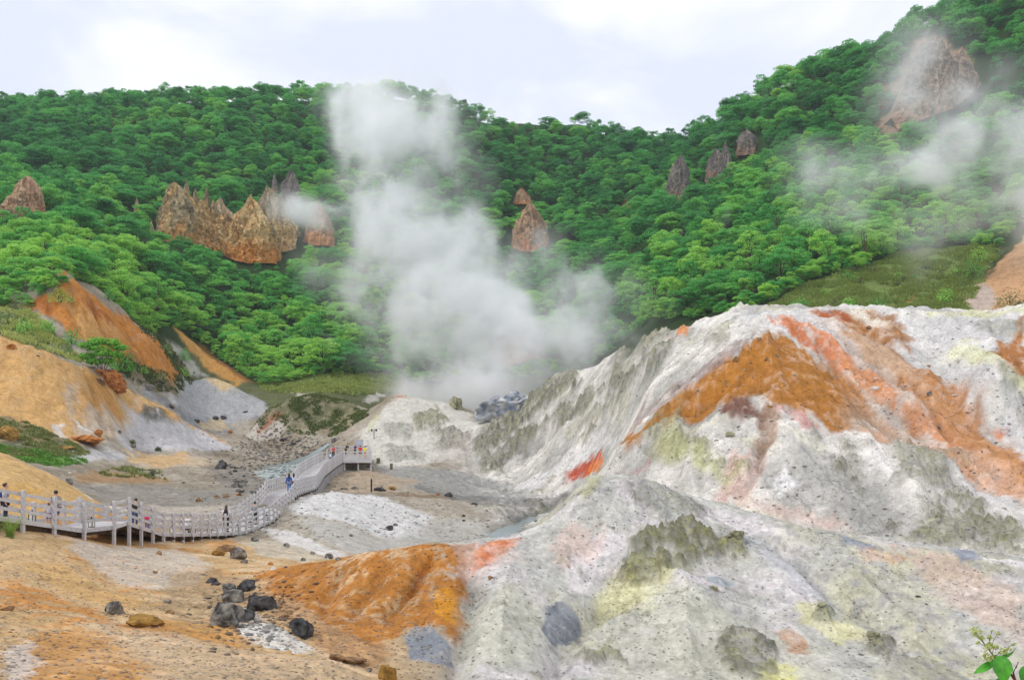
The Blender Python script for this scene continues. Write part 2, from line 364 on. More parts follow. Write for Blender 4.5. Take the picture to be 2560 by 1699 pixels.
# --- front pale mound
pc((202,200,180), [(1068,1400),(1200,1370),(1260,1440),(1250,1530),(1080,1545),(1050,1480)], 14, 40, .75, 24, 16)
pc((222,192,178), [(1290,1225),(1390,1212),(1380,1280),(1270,1295)], 18, 40, .6, 18, 16)
pc((139,147,158), [(932,1470),(965,1446),(1000,1453),(1043,1490),(1047,1520),(1000,1532),(950,1522)], 14, 34, .95, 5, 2, mott=.3)
pc((132,138,148), [(1262,1412),(1285,1400),(1335,1418),(1342,1440),(1312,1465),(1272,1486),(1248,1462)], 14, 34, .95, 3, 1, mott=.25)
pc((165,176,183), [(1630,1335),(1665,1320),(1700,1338),(1695,1356),(1650,1358)], 14, 40, .85, 5, 5, mott=.2)
pc((216,212,160), [(1405,1325),(1480,1290),(1560,1325),(1520,1395),(1440,1408),(1382,1420),(1368,1392)], 14, 40, .8, 22, 14)
pc((206,204,178), [(1380,1430),(1560,1380),(1720,1440),(1900,1500),(1980,1620),(1380,1620)], 12, 36, .55, 40, 16)
pc((216,212,158), [(1845,1400),(1960,1418),(1995,1470),(1925,1485),(1865,1445)], 14, 36, .8, 14, 14)
pc((222,214,140), [(1768,1545),(1828,1528),(1845,1575),(1768,1590)], 14, 36, .8, 12, 8)
pc((186,190,196), [(1740,1220),(1830,1300),(1960,1440),(1930,1440),(1800,1330),(1700,1250)], 14, 40, .6, 14, 8)
pc((215,186,168), [(2090,1268),(2240,1285),(2370,1400),(2370,1490),(2200,1400),(2110,1320)], 14, 40, .65, 22, 14)
pc((242,236,232), [(2262,1282),(2370,1296),(2370,1313),(2290,1300)], 18, 42, .9, 6, 4, mott=.1)
pc((138,146,164), [(1945,1246),(2030,1262),(2045,1276),(1985,1272),(1950,1262)], 20, 42, .8, 6, 6)
pc((150,158,176), [(2188,1268),(2232,1258),(2276,1288),(2212,1304)], 20, 42, .85, 7, 5)
pc((190,132,98), [(1775,1462),(1850,1478),(1880,1515),(1830,1512)], 14, 36, .7, 12, 14)
pc((222,140,80), [(1970,1250+20),(2075,1272),(2110,1300),(2050,1300)], 20, 42, .35, 12, 18)
pc((122,120,92), [(1465,1245),(1520,1218),(1600,1212),(1690,1232),(1745,1262),(1720,1282),(1640,1275),(1560,1312),(1480,1345),(1425,1325)], 18, 40, .9, 16, 20, rock=1)
pc((112,112,102), [(1648,1492),(1720,1470),(1790,1500),(1802,1540),(1740,1570),(1662,1545)], 14, 34, .85, 12, 14, rock=.8)
pc((126,126,112), [(1885,1408),(1922,1418),(1912,1452),(1890,1440)], 14, 34, .8, 7, 9, rock=.8)
pc((120,120,108), [(2005,1470),(2050,1490),(2045,1532),(1990,1522)], 14, 34, .8, 8, 10, rock=.8)
pc((158,156,132), [(1330,1512),(1430,1480),(1465,1535),(1400,1510),(1350,1530)], 12, 34, .8, 7, 9, rock=.7)
pc((150,150,140), [(2050,1500),(2200,1540),(2300,1600),(2050,1600)], 12, 34, .5, 16, 16, rock=.5)
pc((152,152,146), [(1440,1112),(1520,1114),(1600,1148),(1650,1175),(1560,1200),(1470,1170)], 22, 44, .75, 12, 14, rock=.6)
pc((186,184,130), [(1340,1135),(1372,1105),(1385,1130),(1350,1170)], 22, 44, .6, 8, 8, rock=.4)
# --- big mound: white body, ochre faces
pc((216,214,214), [(1690,720),(2370,712),(2370,1200),(2250,1200),(2100,1000),(1900,800),(1750,760)], 55, 108, .6, 20, 10)
pc((176,114,52), [(1745,778),(1640,866),(1560,936),(1490,988),(1428,1034),(1440,1046),(1520,1004),(1600,986),(1662,948),(1740,918),(1800,938),(1870,974),(1935,1014),(1965,1004),(2010,965),(1995,900),(1905,836),(1835,796),(1780,772)], 55, 90, 1, 9, 7, mott=.22)
pc((186,120,48), [(1745,790),(1690,850),(1650,900),(1600,950),(1660,925),(1720,870),(1770,850),(1780,810)], 55, 90, .7, 12, 8)
pc((168,138,114), [(1960,920),(2010,955),(2105,1000),(2060,1020),(1985,1012),(1940,985)], 50, 90, .8, 14, 12)
pc((160,140,134), [(1748,760),(1640,834),(1560,898),(1478,958),(1462,992),(1560,928),(1650,858),(1748,776)], 60, 100, .8, 5, 6)
pc((210,120,72), [(1795,738),(1835,744),(1890,778),(1952,812),(1964,846),(1950,856),(1890,822),(1825,778)], 60, 100, .95, 6, 8)
pc((212,128,76), [(1958,850),(2025,868),(2105,930),(2185,990),(2255,1042),(2180,1024),(2090,975),(2010,905),(1965,880)], 50, 100, .9, 8, 9)
pc((170,106,50), [(1878,717),(1935,721),(2012,750),(2068,790),(2094,832),(2132,862),(2176,902),(2258,985),(2370,1080),(2370,1120),(2280,1064),(2200,1004),(2120,940),(2068,884),(2000,830),(1960,782),(1925,742)], 50, 100, .95, 8, 8)
pc((168,78,42), [(1872,716),(1912,719),(1964,745),(1945,755)], 70, 100, .85, 5, 5)
pc((234,224,206), [(1948,726),(2005,731),(2050,770),(2010,765)], 70, 100, .9, 7, 5, mott=.1)
pc((198,172,146), [(1955,765),(2040,792),(2105,862),(2060,884),(1990,826)], 60, 100, .85, 9, 8)
pc((160,106,56), [(2000,727),(2055,744),(2095,798),(2122,850),(2100,846),(2062,786),(2020,748)], 60, 100, .85, 5, 5)
pc((176,116,62), [(2120,905),(2190,950),(2290,1020),(2370,1085),(2370,1130),(2270,1075),(2170,1000)], 50, 100, .6, 12, 12)
pc((212,160,132), [(2000,1012),(2100,1020),(2250,1062),(2370,1142),(2370,1190),(2200,1096),(2080,1046)], 48, 90, .85, 12, 10)
pc((204,142,136), [(1800,958),(1880,984),(1945,1022),(1870,1012)], 48, 90, .75, 7, 8)
pc((206,142,132), [(2090,1018),(2150,1036),(2210,1066),(2130,1052)], 48, 90, .7, 6, 8)
pc((118,70,54), [(1645,958),(1700,928),(1742,922),(1785,950),(1760,972),(1700,974)], 48, 90, .9, 7, 8)
pc((162,124,100), [(1752,955),(1782,948),(1778,1020),(1758,1075),(1742,1075)], 48, 90, .85, 6, 8)
pc((208,174,160), [(1685,1070),(1765,1078),(1745,1130),(1712,1172),(1690,1152),(1655,1165)], 46, 90, .8, 9, 8)
pc((212,184,170), [(1745,1176),(1850,1192),(1990,1242),(1900,1238),(1790,1205)], 46, 90, .75, 12, 8)
pc((212,210,150), [(1550,1028),(1640,1075),(1690,1120),(1600,1105),(1530,1060)], 48, 90, .75, 12, 10)
pc((146,144,106), [(1468,1012),(1530,988),(1582,1018),(1642,1070),(1684,1112),(1640,1112),(1560,1072),(1496,1062)], 48, 90, .7, 12, 18, rock=.8)
pc((132,132,120), [(1915,1035),(1962,1078),(1994,1140),(2064,1192),(2004,1192),(1930,1112)], 46, 90, .85, 10, 16, rock=.9)
pc((150,148,130), [(2078,1038),(2180,1070),(2204,1122),(2120,1142),(2088,1082)], 46, 90, .75, 12, 16, rock=.8)
pc((134,134,114), [(2195,1158),(2320,1218),(2370,1282),(2250,1272),(2150,1262),(2080,1250),(2150,1215)], 44, 90, .85, 14, 18, rock=.9)
pc((138,136,116), [(2000,1195),(2070,1215),(2100,1250),(2040,1240),(1990,1215)], 44, 90, .75, 8, 12, rock=.8)
pc((236,230,224), [(1985,1075),(2060,1110),(2090,1130),(2050,1140),(1995,1100)], 44, 90, .8, 7, 6, mott=.15)
pc((232,230,228), [(1770,1130),(1810,1110),(1840,1140),(1800,1160)], 44, 90, .8, 7, 6, mott=.15)
pc((174,108,48), [(2288,820),(2370,738),(2370,885),(2312,852)], 55, 100, .95, 6, 6)
pc((216,122,76), [(2295,978),(2335,975),(2345,1010),(2312,1022)], 50, 100, .75, 5, 9)
pc((212,212,164), [(2215,815),(2250,808),(2310,850),(2370,892),(2370,906),(2280,862)], 55, 100, .75, 7, 9)
pc((140,142,138), [(2305,885),(2370,868),(2370,968),(2330,935)], 55, 100, .75, 8, 12, rock=.7)
pc((212,208,150), [(2160,726),(2363,722),(2363,735),(2160,738)], 70, 100, .6, 4, 6)
pc((214,160,120), [(1890,730),(1990,790),(2100,880),(2220,980),(2370,1070),(2370,1190),(2200,1090),(2050,1010),(1960,900)], 48, 100, .42, 34, 22, mott=.5)
# left flank of the big mound
pc((108,110,100), [(1228,905),(1290,880),(1332,900),(1240,960),(1180,1005),(1130,1045),(1085,1045),(1140,980)], 90, 152, .88, 9, 18, rock=1)
pc((126,127,118), [(1400,885),(1480,830),(1550,798),(1535,850),(1440,920),(1395,935)], 80, 140, .85, 10, 18, rock=.9)
pc((118,118,106), [(1250,965),(1340,930),(1372,950),(1240,1012),(1150,1075),(1120,1085)], 80, 150, .85, 9, 16, rock=1)
pc((150,148,128), [(1436,800),(1560,768),(1500,812)], 80, 140, .8, 6, 10, rock=.8)
pc((150,150,140), [(1098,1050),(1170,1060),(1120,1092)], 90, 150, .85, 6, 8, rock=.8)
pc((148,146,126), [(1330,985),(1430,935),(1440,955),(1350,1010)], 70, 140, .75, 7, 14, rock=.8)
pc((226,140,78), [(1546,782),(1592,763),(1582,780)], 80, 120, .9, 4, 4)
pc((238,232,224), [(1580,750),(1680,728),(1720,722),(1640,760)], 80, 120, .6, 8, 6)
pc((192,74,46), [(1298,1102),(1332,1084),(1350,1074),(1382,1053),(1388,1065),(1352,1096),(1320,1118)], 60, 125, .95, 4, 8)
pc((232,130,60), [(1355,1080),(1390,1062),(1392,1075),(1360,1095)], 60, 125, .8, 3, 5)
pc((172,142,142), [(1416,1100),(1500,1090),(1505,1103),(1440,1108)], 50, 100, .8, 4, 5)
pc((230,227,224), [(1190,1130),(1300,1070),(1420,1000),(1430,1015),(1320,1095),(1230,1145)], 60, 140, .7, 9, 8, mott=.15)
# --- pale outcrop behind the platform
pc((222,218,206), [(820,1020),(850,975),(890,935),(930,908),(1010,920),(1080,950),(1110,1000),(1050,1060),(930,1080),(870,1075)], 120, 162, .85, 10, 8)
pc((152,150,122), [(955,962),(1010,943),(1034,970),(960,988)], 120, 162, .8, 6, 9, rock=.9)
pc((172,172,166), [(880,985),(950,975),(945,1012),(900,1015)], 120, 162, .75, 8, 9, rock=.7)
pc((206,206,160), [(848,985),(862,955),(872,960),(860,1000)], 120, 162, .7, 5, 5)
pc((138,138,128), [(1000,982),(1085,1000),(1070,1040),(1000,1032)], 115, 162, .8, 8, 14, rock=.8)
pc((150,150,142), [(885,1030),(955,1032),(970,1062),(900,1062)], 115, 162, .65, 10, 14, rock=.6)
pc((188,172,166), [(1010,1010),(1110,1000),(1080,1060),(1000,1070)], 110, 162, .5, 14, 14)
# --- mud flat, stream banks, white mound in the middle
pc((156,156,152), [(875,1075),(1000,1080),(1100,1098),(1200,1138),(1325,1148),(1312,1170),(1200,1168),(1050,1152),(900,1112)], 90, 135, .85, 9, 10)
pc((118,116,112), [(930,1118),(1050,1140),(1200,1158),(1310,1150),(1300,1172),(1230,1180),(1240,1192),(1190,1200),(1160,1178),(1040,1152)], 80, 125, .7, 6, 10)
pc((182,160,134), [(755,1090),(870,1088),(965,1110),(880,1138),(770,1132)], 88, 125, .8, 9, 10)
pc((130,104,78), [(870,1132),(960,1138),(1060,1150),(960,1146)], 80, 110, .8, 3, 5)
pc((226,224,222), [(660,1165),(700,1148),(760,1136),(850,1140),(1000,1190),(960,1240),(880,1240),(780,1200),(690,1190)], 60, 96, .85, 12, 10, mott=.15)
pc((196,194,188), [(690,1195),(780,1205),(880,1245),(1000,1200),(1110,1200),(1160,1225),(1060,1250),(900,1275),(820,1285),(740,1240)], 58, 96, .7, 12, 12)
pc((206,198,180), [(560,1250),(660,1245),(780,1290),(700,1300),(600,1280)], 40, 72, .7, 12, 12)
pc((228,224,220), [(600,1215),(680,1225),(780,1270),(820,1290),(760,1285),(640,1245)], 50, 76, .8, 8, 8, mott=.15)
pc((212,140,60), [(470,1255),(520,1240),(560,1252),(500,1270)], 44, 66, .6, 6, 10)
# --- valley floor
pc((148,142,132), [(160,1118),(600,1130),(610,1165),(560,1195),(350,1180),(230,1150)], 58, 96, .85, 10, 12)
pc((172,134,98), [(175,1085),(330,1092),(420,1108),(330,1114),(180,1112)], 70, 110, .9, 5, 8)
pc((205,190,172), [(350,1165),(560,1165),(600,1195),(420,1215),(330,1190)], 52, 80, .7, 12, 12)
pc((212,190,160), [(290,1048),(480,1040),(490,1078),(330,1086)], 85, 130, .75, 9, 10)
pc((218,170,108), [(300,1052),(420,1045),(440,1060),(380,1085),(310,1075)], 85, 130, .6, 10, 14)
pc((120,116,112), [(470,1075),(560,1085),(640,1120),(610,1140),(520,1125)], 75, 120, .6, 10, 14)
pc((178,194,194), [(585,1092),(680,1058),(725,1046),(748,1055),(690,1082),(622,1112)], 84, 145, .85, 6, 8)
pc((206,204,206), [(150,1040),(250,1040),(300,1060),(200,1066),(150,1058)], 85, 130, .85, 8, 7)
pc((214,172,116), [(-300,1020),(0,1045),(60,1072),(125,1100),(200,1132),(255,1150),(220,1200),(120,1200),(0,1205),(-300,1205)], 45, 63, .95, 8, 10)
pc((232,222,205), [(170,1118),(258,1148),(300,1170),(270,1180),(210,1150)], 45, 66, .85, 6, 6)
pc((220,168,90), [(0,1130),(60,1110),(110,1140),(60,1165)], 45, 60, .6, 12, 12)
# --- ochre slope on the far bank
pc((218,168,108), [(-300,740),(0,781),(80,805),(150,831),(202,852),(252,880),(302,906),(362,940),(450,988),(535,1024),(470,1012),(370,960),(330,960),(280,1000),(230,1025),(-300,1000)], 92, 160, 1, 5, 5)
pc((196,130,62), [(190,865),(240,880),(270,930),(265,980),(215,960),(195,910)], 100, 150, .6, 14, 14)
pc((198,180,162), [(145,880),(185,880),(180,940),(160,965)], 100, 150, .7, 12, 12)
pc((202,198,200), [(320,950),(370,960),(430,985),(510,1016),(542,1032),(480,1045),(300,1038),(262,1010),(285,965)], 100, 160, .95, 10, 10, mott=.2)
pc((208,196,182), [(170,990),(240,940),(330,930),(330,960),(270,1010),(200,1030)], 100, 150, .7, 14, 14)
pc((238,234,230), [(165,965),(205,995),(215,1010),(190,1000)], 100, 150, .8, 4, 6)
pc((236,232,228), [(118,982),(148,985),(150,1010),(128,1012)], 95, 140, .7, 5, 6)
pc((84,86,88), [(328,962),(345,945),(370,950),(384,965),(355,975)], 100, 160, .8, 4, 8, rock=.7)
# gully side, scarp
pc((208,132,58), [(70,722),(110,672),(150,638),(204,684),(304,742),(364,792),(424,872),(410,900),(330,868),(270,850),(220,806),(180,792),(125,748)], 138, 182, 1, 6, 9)
pc((222,168,104), [(150,690),(185,700),(240,770),(300,810),(250,800),(190,770)], 138, 182, .8, 10, 14)
pc((166,86,34), [(200,705),(235,725),(270,760),(240,755),(205,735)], 138, 182, .7, 6, 12)
pc((160,82,36), [(85,700),(130,690),(120,740),(80,730)], 138, 182, .6, 8, 12)
pc((128,110,76), [(300,842),(370,868),(424,884),(400,905),(330,890),(280,870)], 138, 182, .8, 8, 12)
pc((122,108,78), [(305,738),(350,765),(400,800),(445,870),(425,872),(364,792)], 150, 200, .8, 8, 10)
pc((212,152,82), [(398,750),(430,775),(500,835),(580,885),(545,890),(480,855),(430,805)], 185, 215, 1, 5, 7)
pc((160,96,50), [(440,775),(500,825),(585,882),(575,886),(500,838)], 185, 215, .8, 4, 5)
pc((204,198,188), [(385,785),(422,815),(472,868),(448,870),(408,822)], 180, 215, .85, 5, 6)
# grey mound
pc((182,182,186), [(375,965),(430,878),(490,867),(560,888),(628,945),(560,968),(480,992),(410,975)], 158, 190, .95, 7, 7)
pc((226,192,140), [(470,870),(530,873),(542,897),(500,892)], 165, 190, .85, 6, 6)
pc((140,142,148), [(335,910),(420,950),(545,985),(522,1002),(420,982),(355,942)], 148, 180, .85, 8, 9)
pc((206,186,150), [(450,972),(520,966),(528,990),(470,992)], 150, 175, .9, 5, 5)
# green hummock and its flank
pc((146,132,104), [(575,985),(610,955),(660,915),(740,908),(800,925),(850,970),(830,1000),(700,1000),(650,965)], 148, 175, .9, 8, 12, veg=.4, mott=.6)
pc((104,110,70), [(600,970),(640,930),(700,912),(790,918),(820,950),(760,985),(680,985)], 148, 175, .7, 14, 26, veg=.5, mott=.8)
pc((206,196,184), [(550,1002),(640,958),(668,962),(650,1008),(580,1012)], 140, 172, .85, 8, 8)
pc((168,100,66), [(585,988),(650,946),(655,958),(600,992)], 140, 172, .8, 3, 5)
pc((226,216,206), [(672,905),(712,888),(724,904),(690,912)], 168, 200, .85, 5, 5)
pc((222,214,206), [(835,925),(865,895),(890,910),(870,930)], 150, 200, .8, 5, 5)
pc((190,130,92), [(890,915),(940,895),(940,915)], 150, 200, .8, 5, 5)
# vegetation carpets
pc((92,112,52), [(-300,650),(0,702),(60,722),(132,778),(192,836),(160,832),(80,806),(0,780),(-300,745)], 120, 152, 1, 5, 7, veg=1)
pc((104,106,74), [(-300,960),(0,972),(90,985),(155,1010),(205,1040),(150,1050),(-300,1060)], 78, 106, .9, 7, 12, veg=.8)
pc((96,140,48), [(-300,1020),(0,1030),(70,1045),(150,1050),(200,1062),(130,1072),(60,1066),(-300,1060)], 74, 100, .95, 5, 8, veg=1)
pc((104,122,58), [(600,868),(920,866),(935,900),(835,908),(620,902)], 172, 215, .95, 8, 10, veg=1)
pc((134,118,84), [(1760,728),(1880,660),(2080,590),(2300,575),(2240,735)], 118, 185, 1, 10, 10)
pc((112,130,66), [(1740,730),(1850,655),(2000,615),(2080,580),(2200,560),(2310,570),(2245,680),(2230,740)], 118, 185, 1, 10, 10, veg=1, mott=.75)
pc((210,160,120), [(2220,730),(2230,690),(2290,620),(2370,535),(2650,500),(2650,700),(2363,700),(2300,735)], 112, 185, 1, 8, 10)
pc((188,176,168), [(2222,730),(2232,688),(2270,650),(2300,690),(2290,730)], 112, 185, .8, 10, 8)
pc((176,104,66), [(2085,655),(2110,642),(2118,690),(2122,730),(2097,730)], 115, 175, .85, 6, 12)
# scree below the high cliff and bare earth between the trees
pc((172,138,116), [(2085,140),(2150,75),(2215,100),(2235,170),(2160,230),(2110,300),(2070,330),(2030,290)], 225, 310, .95, 12, 18)
pc((92,74,70), [(2130,200),(2200,190),(2260,200),(2240,240),(2140,260)], 215, 310, .8, 12, 16)
pc((206,128,86), [(2028,205),(2052,200),(2042,250),(2028,250)], 215, 300, .95, 5, 6)
pc((172,100,72), [(1430,470),(1475,430),(1490,445),(1475,500)], 240, 360, .9, 8, 12)
pc((176,112,74), [(380,540),(480,560),(640,600),(620,620),(470,590)], 215, 270, .9, 8, 10)
pc((172,112,80), [(0,480),(80,500),(90,530),(0,520)], 175, 230, .85, 8, 10)
pc((216,160,124), [(1120,790),(1240,770),(1250,830),(1180,850),(1130,840)], 205, 270, .9, 12, 12)

# named outlines for trees, grass
def inside(poly, x, y):
    q0, q1 = x/y, np.log(y)
    return sdist(poly, q0, q1)

# furrows (negative) and buttress ridges (positive) worn into the slopes: (height, half width, near, far, line)
FOLDS = [
 (-.55,.55,50,100,[(1800,742),(1890,818),(1960,888),(2080,950),(2200,1055),(2330,1190)]),
 (-.5,.5,50,100,[(1882,742),(1962,800),(2100,905),(2180,1000),(2260,1080),(2363,1150)]),
 (-.5,.45,48,90,[(1748,930),(1765,1000),(1742,1100),(1712,1170)]),
 (-.45,.5,50,95,[(1740,800),(1730,860),(1690,905),(1600,965),(1500,1010)]),
 (-.6,.6,80,150,[(1700,745),(1500,830),(1350,930),(1230,1030),(1150,1100)]),
 (-.6,.6,80,150,[(1440,885),(1310,970),(1190,1050),(1120,1095)]),
 (-.5,.5,80,150,[(1600,770),(1470,880),(1380,980),(1330,1070)]),
 (-.35,.35,14,42,[(1088,1290),(1097,1380),(1078,1450),(1055,1540),(1040,1620)]),
 (-.35,.35,14,42,[(1410,1385),(1345,1440),(1300,1500),(1262,1600)]),
 (-.25,.25,14,42,[(1770,1260),(1830,1310),(1900,1372),(1990,1425),(2060,1470)]),
 (-.22,.22,14,42,[(2010,1355),(2060,1400),(2110,1430)]),
 (-.3,.3,18,42,[(1000,1272),(965,1330),(925,1385),(880,1440)]),
 (-.25,.3,18,42,[(900,1290),(850,1360),(810,1430)]),
 (-.25,.3,18,42,[(800,1300),(760,1370),(740,1430)]),
 (1.0,1.6,80,150,[(1525,835),(1430,930),(1330,1040),(1290,1090)]),
 (.9,1.5,80,150,[(1435,892),(1350,965),(1240,1060)]),
 (.8,1.4,80,150,[(1315,912),(1250,975),(1150,1045)]),
 (.9,1.5,46,90,[(1560,985),(1585,1070),(1610,1140)]),
 (1.0,1.5,46,90,[(1800,985),(1850,1080),(1920,1160),(1980,1225)]),
 (1.1,1.6,46,90,[(1960,1030),(2060,1130),(2150,1215)]),
 (1.0,1.6,46,90,[(2100,1050),(2240,1150),(2330,1230)]),
 (.8,1.3,50,95,[(1990,735),(2080,800),(2120,860),(2230,975)]),
 (.5,1.2,50,95,[(1850,840),(1930,930),(1975,990)]),
 (.5,.9,14,42,[(1180,1300),(1165,1400),(1150,1520)]),
 (.6,1.0,14,42,[(1560,1330),(1580,1420),(1600,1540)]),
 (.5,1.0,14,42,[(1900,1290),(2020,1390),(2160,1500)]),
 (-.5,.6,95,160,[(205,870),(225,930),(240,1000)]),
 (-.8,.7,138,182,[(205,690),(235,770),(270,830)]),
 (-.7,.6,138,182,[(160,660),(170,730),(200,790)]),
 (-.7,.6,138,182,[(265,730),(310,800),(345,860)]),
 (-.6,.6,138,182,[(110,690),(120,740),(150,770)]),
]
STREAMS = [[(985,1266,66,.8),(1050,1254,69.5,1.3),(1110,1243,73,1.5),(1165,1226,77.5,1.5),(1178,1212,81.5,1.1),(1205,1196,86.5,.8),(1262,1176,98,.8),(1300,1161,104,.5)],
 [(590,1092,128,1.2),(640,1074,136,1.6),(700,1056,142,1.0),(760,1046,146,.6)]]
def build_ground():
    A = np.concatenate([np.linspace(-1.0, -.62, 50, endpoint=False), np.linspace(-.62, .62, 1120), np.linspace(.62, 1.0, 51)[1:]])
    lg = math.log
    Lr = np.concatenate([np.linspace(lg(3), lg(12), 50, endpoint=False), np.linspace(lg(12), lg(20), 130, endpoint=False), np.linspace(lg(20), lg(60), 420, endpoint=False),
                         np.linspace(lg(60), lg(168), 470, endpoint=False), np.linspace(lg(168), lg(458), 190)])
    a, l = np.meshgrid(A, Lr, indexing='ij')
    Y = np.exp(l); X = a*Y; V = row_at(a, l); Z = CZ + (HV-V)/F*Y
    U = CU + a*F
    sh = a.shape
    def nz(s, o=3, q=0.0): return fbm(X/s + q, Y/s - q, o)
    n_a = nz(9, 4); n_b = nz(2.2, 4, 40.); n_c = nz(.7, 3, 11.); n_d = nz(.22, 2, 5.)
    # fine relative noise: constant size on the ground, but never finer than the sheet
    grit = np.clip((70-Y)/40, 0, 1)
    # --- base colours by area of ground
    col = np.empty(sh+(3,)); col[:] = lin((150,138,120))
    def blend(c, m):
        nonlocal col
        col += (lin(c)-col)*m[..., None]
    ramp = sstep(-.5, .5, n_a + .5*n_b)
    col[:] = lin((178,168,152))*(1-ramp[..., None]) + lin((150,138,120))*ramp[..., None]
    # near slope, front mound, big mound, back
    m_near = sstep(64, 52, Y)
    blend((202,168,122), m_near*sstep(1100, 800, U)); blend((214,186,150), m_near*sstep(1100, 800, U)*sstep(-.1, .5, n_b))
    blend((196,140,80), m_near*sstep(1000, 700, U)*sstep(.15, .6, n_a+.6*n_c))
    m_front = sstep(50, 44, Y)*sstep(1000, 1120, U)
    blend((200,198,190), m_front); blend((214,207,206), m_front*sstep(-.1, .4, n_b)); blend((200,196,166), m_front*sstep(.0, .5, n_a)*.8); blend((168,166,164), m_front*sstep(.15, .55, n_c+.5*n_a)*.75)
    m_big = sstep(46, 54, Y)*sstep(152, 140, Y)*sstep(1040, 1200, U + (Y-100)*1.5)
    blend((204,199,192), m_big); blend((224,218,210), m_big*sstep(-.2, .5, n_b)); blend((172,170,164), m_big*sstep(-.05, .5, n_a)*.9); blend((208,204,176), m_big*sstep(.2, .55, nz(5, 3, 77.))*.5)
    m_back = sstep(168, 176, Y); blend((104,108,72), m_back); m_back = np.maximum(sstep(205, 216, Y), sstep(168, 176, Y)*np.maximum(sstep(440, 400, U), sstep(1380, 1480, U))); blend((50,70,34), m_back)
    m_gs = np.maximum(m_back, sstep(108, 118, Y)*sstep(1380, 1480, U)); blend((60,72,38), m_gs*(1-m_back))
    rock = np.zeros(sh); veg = m_gs*.0
    rock += m_big*sstep(.42, .75, nz(6, 4, 21.))*.5 + m_front*sstep(.45, .75, nz(3, 4, 33.))*.4
    blend((140,138,124), np.clip(rock, 0, 1)*.8)
    # --- rills and wash streaks running away from each summit
    def rills(u0, Y0, ka, kr, q):
        x0 = (u0-CU)/F*Y0; th = np.arctan2(X-x0, Y0-Y); r = np.hypot(X-x0, Y-Y0)
        return fbm(th*ka+q, r/kr+.15*n_b+q, 5, gain=.6), r
    m_e = m_front*sstep(60, 40, Y); r1, d1 = rills(1740, 94, 9, 9, 2.); r2, d2 = rills(1480, 40, 8, 6, 7.); r3, d3 = rills(60, 150, 9, 9, 4.)
    m_h = sstep(94, 100, Y)*sstep(165, 150, Y)*sstep(620, 480, U)
    STREAK = r1*m_big + r2*m_e + r3*m_h*.45
    # --- outlined stains
    w0 = fbm(X/3.2+5, Y/3.2, 4); w1 = fbm(X/3.2-50, Y/3.2+9, 4)
    f0 = fbm(a*26, l*26+3, 6, gain=.62); f1 = fbm(a*26+31, l*26-8, 6, gain=.62)
    for (c, pts, y0, y1, st, soft, warp, rk, vg, mott) in P_:
        P = poly_plan(pts, y0, y1)
        mg = (soft*2+warp*3)/F
        i0, i1 = np.searchsorted(A, [P[:, 0].min()-mg, P[:, 0].max()+mg]); j0, j1 = np.searchsorted(Lr, [P[:, 1].min()-mg*2, P[:, 1].max()+mg*2])
        if i1 <= i0 or j1 <= j0: continue
        s = (slice(i0, i1), slice(j0, j1))
        k = (warp*1.25+3)/F
        q0 = a[s] + k*(w0[s]*.7+f0[s]*1.1); q1 = l[s] + k*(w1[s]*.7+f1[s]*1.1)*1.3
        d = sdist(P, q0, q1)*F
        on_mound = (46 <= y0 and y1 <= 112)
        if on_mound: soft = soft*1.7
        d = d + STREAK[s]*(warp*1.2+4)*(2.0 if on_mound else 1.0)
        m = sstep(-soft, soft, d)*st
        if mott: m = m*(1-mott*sstep(.0, .55, n_b[s]*.55 + n_c[s]*.7 + n_d[s]*.45*grit[s] + STREAK[s]*.5))
        cc = lin(c)
        if rk: 
            m = m*np.clip(sstep(-.55, .05, n_b[s]*.8+n_c[s]*.7)+.1, 0, 1)
            rock[s] = np.maximum(rock[s], m*rk)
        if vg: veg[s] = np.maximum(veg[s], m*vg)
        col[s] += (cc-col[s])*m[..., None]
    # --- relief
    BED = np.zeros(sh)
    amp = np.clip(Y/40, .35, 2.2)
    Z += amp*(.10*nz(3.0, 4, 3.) + .035*n_c) * (1-.6*sstep(.0, .2, (Y < 12)*1.0))
    big = m_big*sstep(50, 60, Y)
    Z += big*.42*r1*np.clip(d1/14, 0, 1) + m_e*.05*r2*np.clip(d2/6, 0, 1) + m_h*.22*r3
    Z += big*(.45*(ridged(X/8, Y/8, 4)-.4)*.6 + .22*n_b)
    scarp = sstep(138, 146, Y)*sstep(185, 178, Y)*sstep(460, 400, U)
    Z += scarp*(1.3*(ridged(X/6+4, Y/11, 4)-.4))*.6
    Z += sstep(98, 108, Y)*sstep(150, 140, Y)*sstep(520, 420, U)*.35*(ridged(X/9+4, Y/14, 3)-.4)
    rr = ridged(X/1.6, Y/1.6, 4)
    Z += rock*np.clip(Y/55, .35, 1.6)*(.55*(rr-.1) + .35*n_b + .25)*.75
    Z += np.clip((Y-20)/20, .4, 1)*grit*.03*n_d
    for line in STREAMS:                                                       # shallow beds for the running water
        q = [((u-CU)/F*y_, y_) for (u, v, y_, hw) in line]
        for (a0, b0), (_, _, _, hw) in zip(zip(q[:-1], q[1:]), line[:-1]):
            e0, e1 = b0[0]-a0[0], b0[1]-a0[1]; t = np.clip(((X-a0[0])*e0+(Y-a0[1])*e1)/(e0*e0+e1*e1), 0, 1)
            BED[...] = np.maximum(BED, np.exp(-(((X-a0[0]-e0*t)**2+(Y-a0[1]-e1*t)**2)/(hw*1.25)**2)))
    FUR = np.zeros(sh)
    wx = X+.5*w0*np.clip(Y/60, .4, 1.5); wy = Y+.5*w1*np.clip(Y/60, .4, 1.5)
